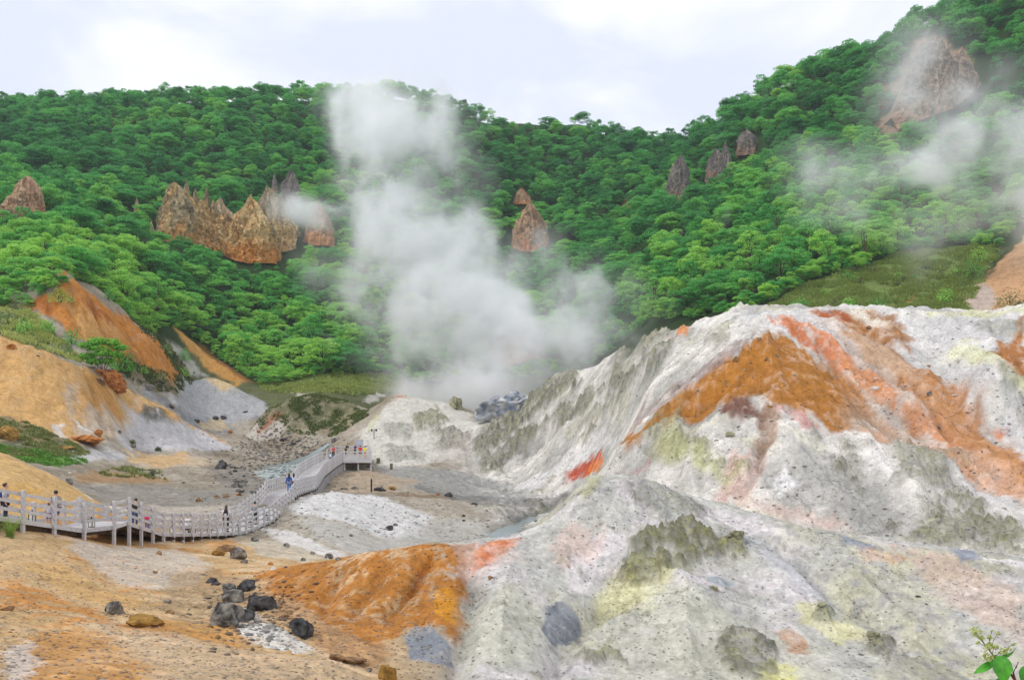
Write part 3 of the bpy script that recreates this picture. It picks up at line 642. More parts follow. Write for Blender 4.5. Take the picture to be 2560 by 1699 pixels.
    for (hg, hw, y0, y1, line) in FOLDS:
        q = [cast(u, v, y0, y1) for (u, v) in line]
        ax_ = [p_[0]/p_[1] for p_ in q]; ay_ = [math.log(p_[1]) for p_ in q]
        i0, i1 = np.searchsorted(A, [min(ax_)-.08, max(ax_)+.08]); j0, j1 = np.searchsorted(Lr, [min(ay_)-.12, max(ay_)+.12])
        s = (slice(i0, i1), slice(j0, j1)); d2 = np.full(X[s].shape, 1e9); ph = np.zeros(X[s].shape)
        for k_, (a0, b0) in enumerate(zip(q[:-1], q[1:])):
            e0, e1 = b0[0]-a0[0], b0[1]-a0[1]; t = np.clip(((wx[s]-a0[0])*e0+(wy[s]-a0[1])*e1)/(e0*e0+e1*e1+1e-9), 0, 1)
            dd = (wx[s]-a0[0]-e0*t)**2+(wy[s]-a0[1]-e1*t)**2; up = dd < d2; d2 = np.where(up, dd, d2); ph = np.where(up, (k_+t)/(len(q)-1), ph)
        d = np.sqrt(d2)/hw; fade = np.clip(np.minimum(ph*5, (1-ph)*5)+.15, 0, 1)
        if hg > 0: g = np.exp(-d*1.1)*fade*hg
        else: g = np.exp(-d**2)*fade*hg; FUR[s] = np.maximum(FUR[s], np.exp(-(d*1.3)**2)*fade)
        Z[s] += g
    col *= (1-.30*FUR*sstep(-.5, .3, n_c))[..., None]  # shade of the carved furrows, put into the ground colour
    Z += m_e*(.24*nz(5, 3, 61.)+.07*nz(1.7, 4, 15.)) * sstep(14, 20, Y)
    Z -= .8*BED; blend((120,120,114), np.clip(BED*1.4-.2, 0, .8))
    n_e = ridged(X/.95+3, Y/.95, 4); n_g = ridged(X/.42, Y/.42+9, 3)
    Z += big*.085*n_e + m_e*sstep(14, 20, Y)*.035*n_g + m_near*(1-m_e)*sstep(12, 18, Y)*sstep(60, 40, Y)*.028*n_g
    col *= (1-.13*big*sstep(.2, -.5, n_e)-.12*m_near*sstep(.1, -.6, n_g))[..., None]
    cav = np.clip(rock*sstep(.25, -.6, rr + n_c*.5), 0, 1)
    col *= (1-.45*cav[..., None])  # hollows of the rock relief get their shade in the colour
    # mineral mottling of every surface
    mot = 1 + .15*STREAK + .16*n_c*(1-.5*m_back) + .14*n_d*grit + .10*n_b
    col *= np.clip(mot, .45, 1.5)[..., None]*(.88+.06*m_big)[..., None]
    verts = np.stack([X, Y, Z], -1).reshape(-1, 3)
    ni, nj = sh
    idx = np.arange(ni*nj).reshape(ni, nj)
    faces = np.stack([idx[:-1, :-1], idx[1:, :-1], idx[1:, 1:], idx[:-1, 1:]], -1).reshape(-1, 4)
    # the land beyond the ridges, and behind the viewpoint, as coarse strips of the same sheet
    nv = len(verts)
    far = np.stack([X[:, -1]*3.5, Y[:, -1]*3.5, np.full(ni, -5.0)], -1)
    b1 = np.stack([X[:, 0]*60, np.full(ni, 2.0)-0*X[:, 0], np.full(ni, 6.2)], -1); b1[:, 1] = -2.0
    b2 = b1.copy(); b2[:, 1] = -400; b2[:, 0] *= 2
    verts = np.concatenate([verts, far, b1, b2])
    iF = nv+np.arange(ni); iB = iF+ni; iC = iB+ni
    ext = [np.stack([idx[:-1, -1], idx[1:, -1], iF[1:], iF[:-1]], -1), np.stack([iB[:-1], iB[1:], idx[1:, 0], idx[:-1, 0]], -1), np.stack([iC[:-1], iC[1:], iB[1:], iB[:-1]], -1)]
    faces = np.concatenate([faces]+ext)
    me = mesh_np('ground', verts, faces, MAT_GROUND, smooth=True)
    def attr(nm, arr):
        at = me.color_attributes.new(nm, 'BYTE_COLOR', 'POINT') if False else me.attributes.new(nm, 'FLOAT_COLOR', 'POINT')
        at.data.foreach_set('color', arr.astype(np.float32).ravel())
    pad = 3*ni
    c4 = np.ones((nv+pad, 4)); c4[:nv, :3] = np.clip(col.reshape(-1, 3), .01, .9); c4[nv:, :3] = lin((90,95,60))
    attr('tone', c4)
    k4 = np.zeros((nv+pad, 4)); k4[:nv, 0] = rock.ravel(); k4[:nv, 1] = veg.ravel(); k4[:nv, 2] = np.clip(Y/120, 0, 1).ravel()
    attr('kinds', k4)
    o = obj('ground', me); o['kind'] = 'structure'
    return o, dict(A=A, L=Lr, Z=Z, veg=veg, col=np.clip(col, .01, .9))

def ground_material():
    m, n, l, p = mat_new('ground_material')
    at = n.new('ShaderNodeAttribute'); at.attribute_name = 'tone'
    kd = n.new('ShaderNodeAttribute'); kd.attribute_name = 'kinds'
    sp = n.new('ShaderNodeSeparateColor'); l.new(kd.outputs['Color'], sp.inputs['Color'])
    geo = n.new('ShaderNodeNewGeometry')
    def tex(scale, detail=4, rough=.6):
        t = n.new('ShaderNodeTexNoise'); t.inputs['Scale'].default_value = scale; t.inputs['Detail'].default_value = detail; t.inputs['Roughness'].default_value = rough
        l.new(geo.outputs['Position'], t.inputs['Vector']); return t
    def mth(op, a, b=None, c=None):
        q = n.new('ShaderNodeMath'); q.operation = op
        for i, x in enumerate((a, b, c)):
            if x is None: continue
            if isinstance(x, (int, float)): q.inputs[i].default_value = x
            else: l.new(x, q.inputs[i])
        return q.outputs[0]
    t1 = tex(3.0, 7, .74); t2 = tex(.9, 6, .7); t3 = tex(8.5, 4, .7)
    # mottling: dark grains and pale grains
    def ramp(t, a, b, lo, hi):
        r = n.new('ShaderNodeMapRange'); r.inputs['From Min'].default_value = a; r.inputs['From Max'].default_value = b; r.inputs['To Min'].default_value = lo; r.inputs['To Max'].default_value = hi
        l.new(t, r.inputs['Value']); return r.outputs['Result']
    f = mth('MULTIPLY', mth('MULTIPLY', ramp(t1.outputs['Fac'], .30, .70, .80, 1.16), ramp(t2.outputs['Fac'], .3, .7, .80, 1.16)), ramp(t3.outputs['Fac'], .34, .66, .86, 1.12))
    mx = n.new('ShaderNodeMix'); mx.data_type = 'RGBA'; mx.blend_type = 'MULTIPLY'; mx.inputs['Factor'].default_value = 1
    l.new(at.outputs['Color'], mx.inputs['A'])
    cb = n.new('ShaderNodeCombineColor')
    for k in range(3): l.new(f, cb.inputs[k])
    l.new(cb.outputs['Color'], mx.inputs['B'])
    # single stones and pits lying on the surface, dark and pale, at two sizes
    t8 = tex(.35, 3, .6)
    def stones(scale, keep, rad):
        vo = n.new('ShaderNodeTexVoronoi'); vo.inputs['Scale'].default_value = scale; vo.inputs['Randomness'].default_value = 1.0; l.new(geo.outputs['Position'], vo.inputs['Vector'])
        sc_ = n.new('ShaderNodeSeparateColor'); l.new(vo.outputs['Color'], sc_.inputs[0])
        r_ = mth('MULTIPLY', sc_.outputs['Green'], rad)
        dot = mth('LESS_THAN', vo.outputs['Distance'], r_)
        on = mth('GREATER_THAN', mth('ADD', sc_.outputs['Red'], mth('MULTIPLY', mth('SUBTRACT', t8.outputs['Fac'], .5), 2.4)), keep)
        return mth('MULTIPLY', dot, on), sc_.outputs['Blue']
    for (sc0, kp, rd) in ((7.5, .68, .40), (2.6, .92, .30)):
        dm, tn_ = stones(sc0, kp, rd)
        dm = mth('MULTIPLY', dm, mth('SUBTRACT', 1.0, sp.outputs['Green']))
        sm_ = n.new('ShaderNodeMix'); sm_.data_type = 'RGBA'; sm_.blend_type = 'MULTIPLY'; l.new(mth('MULTIPLY', dm, .9), sm_.inputs['Factor']); l.new(mx.outputs['Result'], sm_.inputs['A'])
        cr_ = n.new('ShaderNodeValToRGB'); cr_.color_ramp.interpolation = 'CONSTANT'; cr_.color_ramp.elements[0].color = (.40, .385, .37, 1); cr_.color_ramp.elements[1].position = .35; cr_.color_ramp.elements[1].color = (.55, .53, .50, 1)
        qq = cr_.color_ramp.elements.new(.7); qq.color = (1.22, 1.2, 1.18, 1)
        l.new(tn_, cr_.inputs['Fac']); l.new(cr_.outputs['Color'], sm_.inputs['B']); mx = sm_
    # thin creases
    wv = n.new('ShaderNodeVectorMath'); wv.operation = 'MULTIPLY_ADD'; l.new(t2.outputs['Color'], wv.inputs[0]); wv.inputs[1].default_value = (1.6, 1.6, 1.6); l.new(geo.outputs['Position'], wv.inputs[2])
    ve = n.new('ShaderNodeTexVoronoi'); ve.feature = 'DISTANCE_TO_EDGE'; ve.inputs['Scale'].default_value = .42; l.new(wv.outputs[0], ve.inputs['Vector'])
    ck = mth('MULTIPLY', ramp(ve.outputs['Distance'], .0, .035, .55, 0), ramp(t8.outputs['Fac'], .47, .6, 0, 1))
    ck = mth('MULTIPLY', ck, mth('SUBTRACT', 1.0, sp.outputs['Green']))
    mc = n.new('ShaderNodeMix'); mc.data_type = 'RGBA'; mc.blend_type = 'MULTIPLY'; l.new(ck, mc.inputs['Factor']); l.new(mx.outputs['Result'], mc.inputs['A']); mc.inputs['B'].default_value = (.35, .32, .28, 1); mx = mc
    # clusters of dark crumbs on bare clay
    t5 = tex(.22, 3, .5); t6 = tex(3.4, 5, .75)
    gr = mth('MULTIPLY', mth('MULTIPLY', ramp(t5.outputs['Fac'], .44, .62, .12, 1), ramp(t6.outputs['Fac'], .52, .66, 0, 1)), .46)
    gr = mth('MULTIPLY', gr, mth('SUBTRACT', 1.0, sp.outputs['Green']))
    m5 = n.new('ShaderNodeMix'); m5.data_type = 'RGBA'; m5.blend_type = 'MULTIPLY'; l.new(gr, m5.inputs['Factor']); l.new(mx.outputs['Result'], m5.inputs['A']); m5.inputs['B'].default_value = (.34, .33, .29, 1)
    mx = m5
    # rock: dark olive-grey crumbs with sulphur and pale crust between
    t4 = tex(2.6, 6, .75)
    rk = mth('MULTIPLY', sp.outputs['Red'], ramp(t4.outputs['Fac'], .42, .60, 0, .74))
    m2 = n.new('ShaderNodeMix'); m2.data_type = 'RGBA'; l.new(rk, m2.inputs['Factor']); l.new(mx.outputs['Result'], m2.inputs['A']); pass
    rr_ = n.new('ShaderNodeValToRGB'); rr_.color_ramp.elements[0].position = .34; rr_.color_ramp.elements[0].color = (*lin((58,58,46)), 1); rr_.color_ramp.elements[1].position = .72; rr_.color_ramp.elements[1].color = (*lin((198,196,180)), 1)
    q_ = rr_.color_ramp.elements.new(.50); q_.color = (*lin((122,120,78)), 1); q_ = rr_.color_ramp.elements.new(.60); q_.color = (*lin((186,182,112)), 1)
    t7 = tex(1.7, 6, .72); l.new(t7.outputs['Fac'], rr_.inputs['Fac']); l.new(rr_.outputs['Color'], m2.inputs['B'])
    l.new(m2.outputs['Result'], p.inputs['Base Color'])
    p.inputs['Roughness'].default_value = .93; p.inputs['Specular IOR Level'].default_value = .15
    bp = n.new('ShaderNodeBump'); bp.inputs['Strength'].default_value = .42
    h = mth('ADD', mth('MULTIPLY', t1.outputs['Fac'], .07), mth('ADD', mth('MULTIPLY', t2.outputs['Fac'], .12), mth('MULTIPLY', t3.outputs['Fac'], .05)))
    h = mth('ADD', h, mth('MULTIPLY', mth('MULTIPLY', t4.outputs['Fac'], sp.outputs['Red']), .6))
    l.new(h, bp.inputs['Height']); bp.inputs['Distance'].default_value = 1.0
    l.new(bp.outputs['Normal'], p.inputs['Normal'])
    return m

MAT_GROUND = ground_material()
GROUND, GR = build_ground()
tick('ground')

def gz(x, y):
    """height of the finished ground"""
    x = np.asarray(x, float); y = np.asarray(y, float)
    A, L, Z = GR['A'], GR['L'], GR['Z']
    a = x/y; l = np.log(y)
    i = np.clip(np.searchsorted(A, a)-1, 0, len(A)-2); j = np.clip(np.searchsorted(L, l)-1, 0, len(L)-2)
    fa = (a-A[i])/(A[i+1]-A[i]); fl = (l-L[j])/(L[j+1]-L[j])
    return (Z[i, j]*(1-fa)+Z[i+1, j]*fa)*(1-fl) + (Z[i, j+1]*(1-fa)+Z[i+1, j+1]*fa)*fl
def on_ground(u, v, y0=10, y1=430):
    X, Y = cast(u, v, y0, y1); return Vector((X, Y, float(gz(X, Y))))

# ======================= ROCK SPIRES AND CLIFFS =======================
def mat_rock(name, c1, c2, c3, scale=.35, z_low=0., z_high=1.):
    """weathered rock: vertical flutes, two tones, third tone low down in patches"""
    m, n, l, p = mat_new(name)
    geo = n.new('ShaderNodeNewGeometry'); mp = n.new('ShaderNodeMapping'); mp.inputs['Scale'].default_value = (1, 1, .35); l.new(geo.outputs['Position'], mp.inputs['Vector'])
    t = n.new('ShaderNodeTexNoise'); t.inputs['Scale'].default_value = scale; t.inputs['Detail'].default_value = 7; t.inputs['Roughness'].default_value = .68; l.new(mp.outputs[0], t.inputs['Vector'])
    r = n.new('ShaderNodeValToRGB'); r.color_ramp.elements[0].position = .36; r.color_ramp.elements[1].position = .68
    r.color_ramp.elements[0].color = (*lin(c1), 1); r.color_ramp.elements[1].color = (*lin(c2), 1); l.new(t.outputs['Fac'], r.inputs['Fac'])
    t2 = n.new('ShaderNodeTexNoise'); t2.inputs['Scale'].default_value = .28; t2.inputs['Detail'].default_value = 6; t2.inputs['Roughness'].default_value = .7; l.new(geo.outputs['Position'], t2.inputs['Vector'])
    tc = n.new('ShaderNodeTexCoord'); sx = n.new('ShaderNodeSeparateXYZ'); l.new(tc.outputs['Generated'], sx.inputs[0])
    mr = n.new('ShaderNodeMapRange'); mr.inputs['From Min'].default_value = .95; mr.inputs['From Max'].default_value = -.25; l.new(sx.outputs['Z'], mr.inputs['Value'])
    ad = n.new('ShaderNodeMath'); ad.operation = 'ADD'; l.new(t2.outputs['Fac'], ad.inputs[0]); l.new(mr.outputs[0], ad.inputs[1])
    r2 = n.new('ShaderNodeMapRange'); r2.inputs['From Min'].default_value = .98; r2.inputs['From Max'].default_value = 1.16; r2.inputs['To Max'].default_value = .95; l.new(ad.outputs[0], r2.inputs['Value'])
    mx = n.new('ShaderNodeMix'); mx.data_type = 'RGBA'; l.new(r2.outputs[0], mx.inputs['Factor']); l.new(r.outputs['Color'], mx.inputs['A']); mx.inputs['B'].default_value = (*lin(c3), 1)
    t3 = n.new('ShaderNodeTexNoise'); t3.inputs['Scale'].default_value = 1.3; t3.inputs['Detail'].default_value = 5; l.new(geo.outputs['Position'], t3.inputs['Vector'])
    m3 = n.new('ShaderNodeMapRange'); m3.inputs['From Min'].default_value = .3; m3.inputs['From Max'].default_value = .6; m3.inputs['To Min'].default_value = .45; m3.inputs['To Max'].default_value = 1.1; l.new(t3.outputs['Fac'], m3.inputs['Value'])
    hs = n.new('ShaderNodeHueSaturation'); l.new(m3.outputs[0], hs.inputs['Value']); l.new(mx.outputs['Result'], hs.inputs['Color'])
    l.new(hs.outputs['Color'], p.inputs['Base Color']); p.inputs['Roughness'].default_value = .95; p.inputs['Specular IOR Level'].default_value = .1
    bp = n.new('ShaderNodeBump'); bp.inputs['Strength'].default_value = .8; bp.inputs['Distance'].default_value = .8; l.new(t.outputs['Fac'], bp.inputs['Height']); l.new(bp.outputs['Normal'], p.inputs['Normal'])
    return m
MAT_TUFF = mat_rock('grey_tuff', (118,102,80), (196,176,140), (190,140,84))
MAT_OCHRE = mat_rock('ochre_tuff', (170,128,78), (226,200,150), (200,134,68))
MAT_PINK = mat_rock('pink_tuff', (146,112,88), (204,174,142), (196,134,88))
MAT_DARKTUFF = mat_rock('dark_tuff', (98,92,90), (142,132,124), (150,120,102))

MAT_HIGH = mat_rock('high_cliff_rock', (112,94,84), (180,158,138), (164,128,104))
SPIRES = []
def cliff_mesh(name, pts, seed, mat, depth=3.0, jag=.30):
    """a continuous ragged rock wall: pts = (x, y, base z, top z) along it; front face with flutes, back slope"""
    rs = np.random.RandomState(seed); n = 190; m = 46
    t = np.linspace(0, 1, n); P = np.array(pts); q = np.linspace(0, 1, len(P))
    X, Yv, B0, T0 = (np.interp(t, q, P[:, i]) for i in range(4))
    wv = X*1.0
    T = B0+(T0-B0)*(1+jag*(.35*ridged(wv/2.3+seed, 0*wv+.3, 3)+.9*np.round(2.4*fbm(wv/2.1+seed, 0*wv, 2))/2.4)-.25*jag+.3*jag*fbm(wv/.7, 0*wv+3, 2))
    H = np.linspace(0, 1, m)
    V = np.zeros((n, m+6, 3))
    for j, h in enumerate(H):
        z = (B0-2.0)+(T-B0+2.0)*h
        fl = ridged(wv/2.6+seed, z/9+seed, 4)*.85+.6*fbm(wv/1.1+9, z/2.2, 4)+.35*np.floor(3*fbm(wv/3, z/3.0, 2))
        V[:, j] = np.stack([X+.25*fbm(wv/1.3, z/1.3+5, 2), Yv-fl-depth*(1-h)*.9, z], -1)
    for j in range(6):
        V[:, m+j] = np.stack([X, Yv+.6+depth*.5*(j+1), T-(T-B0)*(j+.2)*.22], -1)
    mm = m+6; idx = np.arange(n*mm).reshape(n, mm)
    f = np.stack([idx[:-1, :-1], idx[1:, :-1], idx[1:, 1:], idx[:-1, 1:]], -1).reshape(-1, 4)
    return mesh_np(name, V.reshape(-1, 3), f, mat)
def cliff(name, line, y0, mat, label, seed, depth=3.0, jag=.30):
    pts = []
    for (u, vb, vt) in line:
        p = on_ground(u, vb, y0, 430); pts.append((p.x, p.y, p.z, p.z+(vb-vt)/F*p.y))
        SPIRES.append((p.x, p.y, 26/F*p.y, u, vb, vt))
    o = obj(name, cliff_mesh(name, pts, seed, mat, depth, jag)); tag(o, label, 'cliff')
cliff('rock_cliff', [(378,548,500),(392,554,452),(412,556,440),(432,556,452),(455,560,470),(480,562,480),(505,570,500),(530,582,505),(556,594,520),(580,598,490),(606,600,500),(632,596,520),(655,575,505),(690,565,520)], 200, MAT_OCHRE, 'jagged ochre and grey cliff band joining the spires in the left woods', 4, 3.5)
cliff('rock_cliff', [(0,524,478),(30,524,462),(60,524,440),(86,520,470)], 170, MAT_PINK, 'tan rock wall carrying the stout pinnacle at the frame edge', 9, 2.5)
cliff('rock_cliff', [(2052,300,278),(2075,290,225),(2100,280,165),(2125,270,112),(2150,262,88),(2178,252,100),(2200,236,128),(2222,215,122),(2240,200,150)], 220, MAT_HIGH, 'great bare cliff face high on the wooded slope seen through mist', 14, 6.0, .10)
cliff('rock_cliff', [(1182,560,530),(1198,570,505),(1220,574,485),(1242,572,500),(1256,560,525)], 205, MAT_PINK, 'pink orange rock wall around the blunt pink cliff', 17, 3.0)
def spire_mesh(name, w, h, seed, mat, tips=1, squat=.5, lean=0.0, flat=0.6):
    """a tapering eroded pinnacle: polar grid with flutes, ledges and a ragged tip; w, h in metres"""
    rs = np.random.RandomState(seed)
    na, nh = 56, 44
    th = np.linspace(0, 2*np.pi, na, endpoint=False); t = np.linspace(0, 1, nh)
    T, H = np.meshgrid(th, t, indexing='ij')
    q = seed*3.7
    cx, sy = np.cos(T), np.sin(T)
    prof = np.clip(1-H**(.65+squat*1.25), 0, 1)**.7*(1-.22*H)          # squat > 1 keeps the width up high
    r = w/2*prof
    hh = H*h
    fl = ridged(T*1.6+q, hh*.06+q, 3) - .3
    nn = fbm(cx*1.9+q, sy*1.9+hh*.22, 4, 0.0); n2 = fbm(cx*4+q, hh*.55+sy*3+q, 3, 0.0)
    r = np.maximum(r*(1 + .24*fl + .42*nn) + w*.05*n2*prof**.3, 0)
    r[:, -1] = 0
    x = r*cx*1.0 + lean*h*H**1.4 + .10*w*fbm(H*3+q, np.zeros_like(H)+q, 2)*H
    y = r*sy*flat
    z = hh*(1 + .20*fbm(cx*2.6+q, sy*2.6-q, 3)*H)
    z[:, 0] = -h*.12
    v = np.stack([x, y, z], -1).reshape(-1, 3)
    idx = np.arange(na*nh).reshape(na, nh); ir = np.roll(idx, -1, 0)
    f = np.stack([idx[:, :-1], ir[:, :-1], ir[:, 1:], idx[:, 1:]], -1).reshape(-1, 4)
    return mesh_np(name, v, f, mat, smooth=False)

# (u centre, base row, top row, width, material, squat, lean, label, near limit)
SP = [
 (408,556,432,66,MAT_TUFF,3.6,0,'broad castellated grey rock pinnacle at the outer end of the ochre spire row',200),
 (390,552,446,34,MAT_TUFF,1.2,0,'slim grey needle fused against the castellated pinnacle',200),
 (430,552,430,30,MAT_TUFF,1.0,0,'pointed grey needle rising from the shoulder of the castellated pinnacle',200),
 (452,556,448,36,MAT_TUFF,1.0,0,'grey needle with a sharp tip just beside the castellated pinnacle',200),
 (473,556,447,30,MAT_TUFF,.9,.02,'thin grey twin needle with one notch between the tall grey pinnacles',200),
 (492,552,470,30,MAT_OCHRE,1.1,0,'short tan rock stub in the gap of the spire row',200),
 (515,566,468,58,MAT_TUFF,1.9,-.06,'brown cone shaped spire with a white ledge across its middle',200),
 (548,580,500,66,MAT_OCHRE,1.2,0,'low orange rock saddle between two cone spires',200),
 (580,594,466,80,MAT_OCHRE,1.5,.04,'largest orange and cream spire with a narrow crooked tip',200),
 (608,592,480,58,MAT_TUFF,1.3,0,'dark brown rock flank behind the largest orange spire',205),
 (622,545,438,54,MAT_TUFF,1.9,-.03,'tall grey brown spire half veiled by steam beside the orange cone',205),
 (648,540,455,40,MAT_TUFF,1.2,0,'pale rock shoulder wrapped in steam at the end of the spire row',205),
 (671,486,402,36,MAT_DARKTUFF,3.2,0,'isolated dark grey rock tower standing above the drifting steam',220),
 (634,445,402,12,MAT_DARKTUFF,.9,0,'tiny pointed rock tip poking out of trees beside the dark tower',230),
 (735,560,470,52,MAT_PINK,1.1,0,'rusty cliff face almost hidden in the steam column',205),
 (62,520,418,66,MAT_PINK,3.2,.02,'stout tan pinnacle with a cave hollow at the frame edge',170),
 (34,520,452,60,MAT_PINK,2.4,0,'sloping tan rock shoulder leaning on the stout pinnacle',170),
 (84,505,444,26,MAT_DARKTUFF,1.4,0,'small brown rock horn on the far side of the stout pinnacle',175),
 (315,494,460,11,MAT_PINK,.9,0,'lone thin pink needle in the middle of the trees',180),
 (350,545,512,11,MAT_PINK,.9,0,'tiny pink rock cone among shrubs uphill of the orange scarp',175),
 (368,556,528,11,MAT_PINK,1.0,0,'tiny rounded pink cone next to the castellated pinnacle foot',175),
 (1222,570,478,56,MAT_PINK,2.2,0,'blunt pink cliff with a bushy top in the centre of the valley head',200),
 (1240,560,492,38,MAT_PINK,1.6,0,'orange buttress on the flank of the blunt pink cliff',200),
 (1204,470,436,30,MAT_PINK,.9,0,'small twin tipped pink rock above the blunt pink cliff',225),
 (1566,470,368,40,MAT_DARKTUFF,3.0,0,'tall smooth grey rock thumb standing alone among trees',170),
 (1652,422,350,34,MAT_DARKTUFF,2.2,0,'grey rock fin lowest in the three rocks climbing the wooded slope',180),
 (1674,404,332,26,MAT_DARKTUFF,1.1,.03,'middle of the three grey rock fins on the wooded slope',185),
 (1722,356,304,40,MAT_DARKTUFF,3.4,0,'squarish dark rock knob topmost of the three on the wooded slope',190),
 (2218,205,118,50,MAT_PINK,2.2,0,'rust coloured shoulder beside the great bare cliff',220),
 (1190,835,775,110,MAT_PINK,1.4,0,'peach coloured rock wall glimpsed behind the main steam',200),
]
for i, (u, vb, vt, wd, mt, sq, lean, lab, y0) in enumerate(SP):
    p = on_ground(u, vb, y0, 430)
    k = p.y/F
    me = spire_mesh('rock_spire', wd*k*1.12, (vb-vt)*k*1.0, 11+i, mt, squat=sq, lean=lean, flat=.62)
    o = obj('rock_spire', me, loc=p); o.rotation_euler = (0, 0, .0)
    tag(o, lab, 'rock spire', 'eroded rock spires on the wooded slopes')
    SPIRES.append((p.x, p.y, wd*k*.5, u, vb, vt))
tick('spires')

# ======================= BOULDERS =======================
MAT_B_BLACK = mat_noisy('black_lava', (24,24,28), (112,110,110), 3.5, .85, 1.0, .08, 9, (.35, .8))
MAT_B_GREY = mat_noisy('grey_lava', (56,54,54), (166,160,150), 3, .9, 1.0, .08, 9, (.36, .72))
MAT_B_BROWN = mat_noisy('brown_stone', (92,66,46), (168,134,96), 3, .9, .7, .05, 8, (.3, .7))
MAT_B_OCHRE = mat_noisy('ochre_stone', (112,80,34), (186,146,76), 2.5, .9, .8, .05, 8, (.3, .7))
MAT_B_RUST = mat_noisy('rust_stone', (120,62,24), (206,140,74), 1.6, .95, .9, .12, 8, (.3, .7))
MAT_B_PALE = mat_noisy('pale_stone', (168,164,160), (222,218,212), 3, .9, .6, .05, 6, (.3, .7))
MAT_B_BLUE = mat_noisy('blue_grey_stone', (112,124,142), (196,194,190), .55, .9, .8, .12, 8, (.35, .62))
MAT_B_OLIVE = mat_noisy('olive_stone', (92,92,70), (176,172,140), 1.0, .95, .9, .12, 8, (.3, .65))

def boulder_mesh(name, seed, sx, sy, sz, mat, sub=4, cuts=9, rough=.10, mats2=None):
    rs = np.random.RandomState(seed)
    bm = bmesh.new(); bmesh.ops.create_icosphere(bm, subdivisions=sub, radius=1.0)
    v = np.array([q.co[:] for q in bm.verts])
    for _ in range(cuts):                                                     # flat fracture faces
        nrm = rs.normal(size=3); nrm /= np.linalg.norm(nrm); d = rs.uniform(.42, .80)
        s = v@nrm; over = np.clip(s-d, 0, None); v -= nrm*(over*.93)[:, None]
    r = fbm(v[:, 0]*1.5+seed, v[:, 1]*1.5, 4, v[:, 2]*1.5+.3)
    r2 = fbm(v[:, 0]*5+seed, v[:, 1]*5, 3, v[:, 2]*5+.7)
    v *= (1+rough*1.6*r+rough*.9*r2)[:, None]
    v = v/np.abs(v).max(0)*np.array([sx, sy, sz])
    for q, c in zip(bm.verts, v): q.co = c
    me = bpy.data.meshes.new(name); bm.to_mesh(me); bm.free(); me.materials.append(mat)
    me.polygons.foreach_set('use_smooth', np.zeros(len(me.polygons), bool)); return me

def boulder(u, v, w, ratio, mat, label, group=None, tilt=0.0, y0=10, y1=215, seed=None, cuts=11, sink=.32, cat='boulder', name='boulder', rough=.1, depth=.85):
    p = on_ground(u, v, y0, y1); k = p.y/F
    sx = w*k*(.62 if w > 30 else .56); sz = sx*ratio; sd = seed if seed is not None else int(u*7+v)
    me = boulder_mesh(name, sd, sx, sx*depth, sz, mat, 4 if w > 24 else 3, cuts, rough)
    o = obj(name, me, loc=p+Vector((0, sx*depth*.6, sz*(1-2*sink)))); o.rotation_euler = (0, tilt, (sd % 7)*.3)
    tag(o, label, cat, group); return o

G_CL = 'boulders of the dark cluster in the pale hollow'
B = boulder
B(517,1449,74,.86,MAT_B_GREY,'largest boulder of the dark cluster, brown grey with pale lichen blotches and flat top',G_CL,seed=5,cuts=12)
B(564,1438,36,.95,MAT_B_BLACK,'small cracked black boulder leaning on the largest boulder',G_CL,seed=8,cuts=14)
B(598,1412,58,.88,MAT_B_BLACK,'rounded purplish black boulder highest on the pale hollow edge',G_CL,seed=21,cuts=8)
B(537,1392,48,.72,MAT_B_GREY,'smooth dome shaped dark grey boulder just behind the largest boulder',G_CL,seed=14,cuts=6)
B(560,1365,50,.68,MAT_B_BLACK,'pitted black boulder at the back of the dark cluster',G_CL,seed=3,cuts=7)
B(523,1368,34,.75,MAT_B_GREY,'speckled pale grey stone between the two back boulders',G_CL,seed=33)
B(489,1347,32,.5,MAT_B_BLACK,'flat black slab at the far tip of the dark cluster',G_CL,seed=41)
B(497,1353,22,.6,MAT_B_BLACK,'little black chunk tucked behind the flat black slab',G_CL,seed=43)
B(693,1472,66,.78,MAT_B_BLACK,'angular split black block apart on the pale sand patch',None,seed=52,cuts=16,tilt=.5)
B(657,1430,24,.7,MAT_B_BROWN,'small brown chunk touching the split black block',None,seed=55)
B(261,1418,50,.62,MAT_B_GREY,'egg shaped grey boulder with an ochre flank on the orange slope',None,seed=61,tilt=.35,cuts=4)
B(324,1446,74,.42,MAT_B_OCHRE,'long mossy ochre boulder lying next to the egg shaped grey one',None,seed=64,tilt=.22,cuts=5)
B(383,1396,18,.8,MAT_B_GREY,'single small grey stone on brown gravel uphill of the ochre boulder',None,seed=71)
B(391,1419,17,.7,MAT_B_BROWN,'single small brown stone on gravel below the grey one',None,seed=72)
B(13,1410,30,.5,MAT_B_BROWN,'low brown stone half sunk in the orange slope at the frame edge',None,seed=73)
B(519,1273,34,.75,MAT_B_BROWN,'brown topped boulder of the tan group below the boardwalk',None,seed=81)
B(501,1280,32,.7,MAT_B_OCHRE,'tan rounded boulder next to the brown topped one below the boardwalk',None,seed=83)
B(541,1292,40,.8,MAT_B_GREY,'grey tan boulder largest of the group below the boardwalk',None,seed=84)
B(562,1298,16,.9,MAT_B_GREY,'small grey stone ending the group below the boardwalk',None,seed=85)
B(364,1278,13,.9,MAT_B_BROWN,'round reddish brown stone alone on pale ground under the boardwalk posts',None,seed=86)
B(586,1249,21,.7,MAT_B_GREY,'dark grey stone just past the last boardwalk legs on white ground',None,seed=87)
B(658,1263,16,.7,MAT_B_GREY,'grey stone with a rusty foot at the rim of the white mound',None,seed=88)
B(697,1295,14,.7,MAT_B_GREY,'grey stone between rim stone and the pair near the stream',None,seed=89)
B(757,1291,23,.7,MAT_B_GREY,'wider stone of the grey pair at the toe of the white mound',None,seed=90)
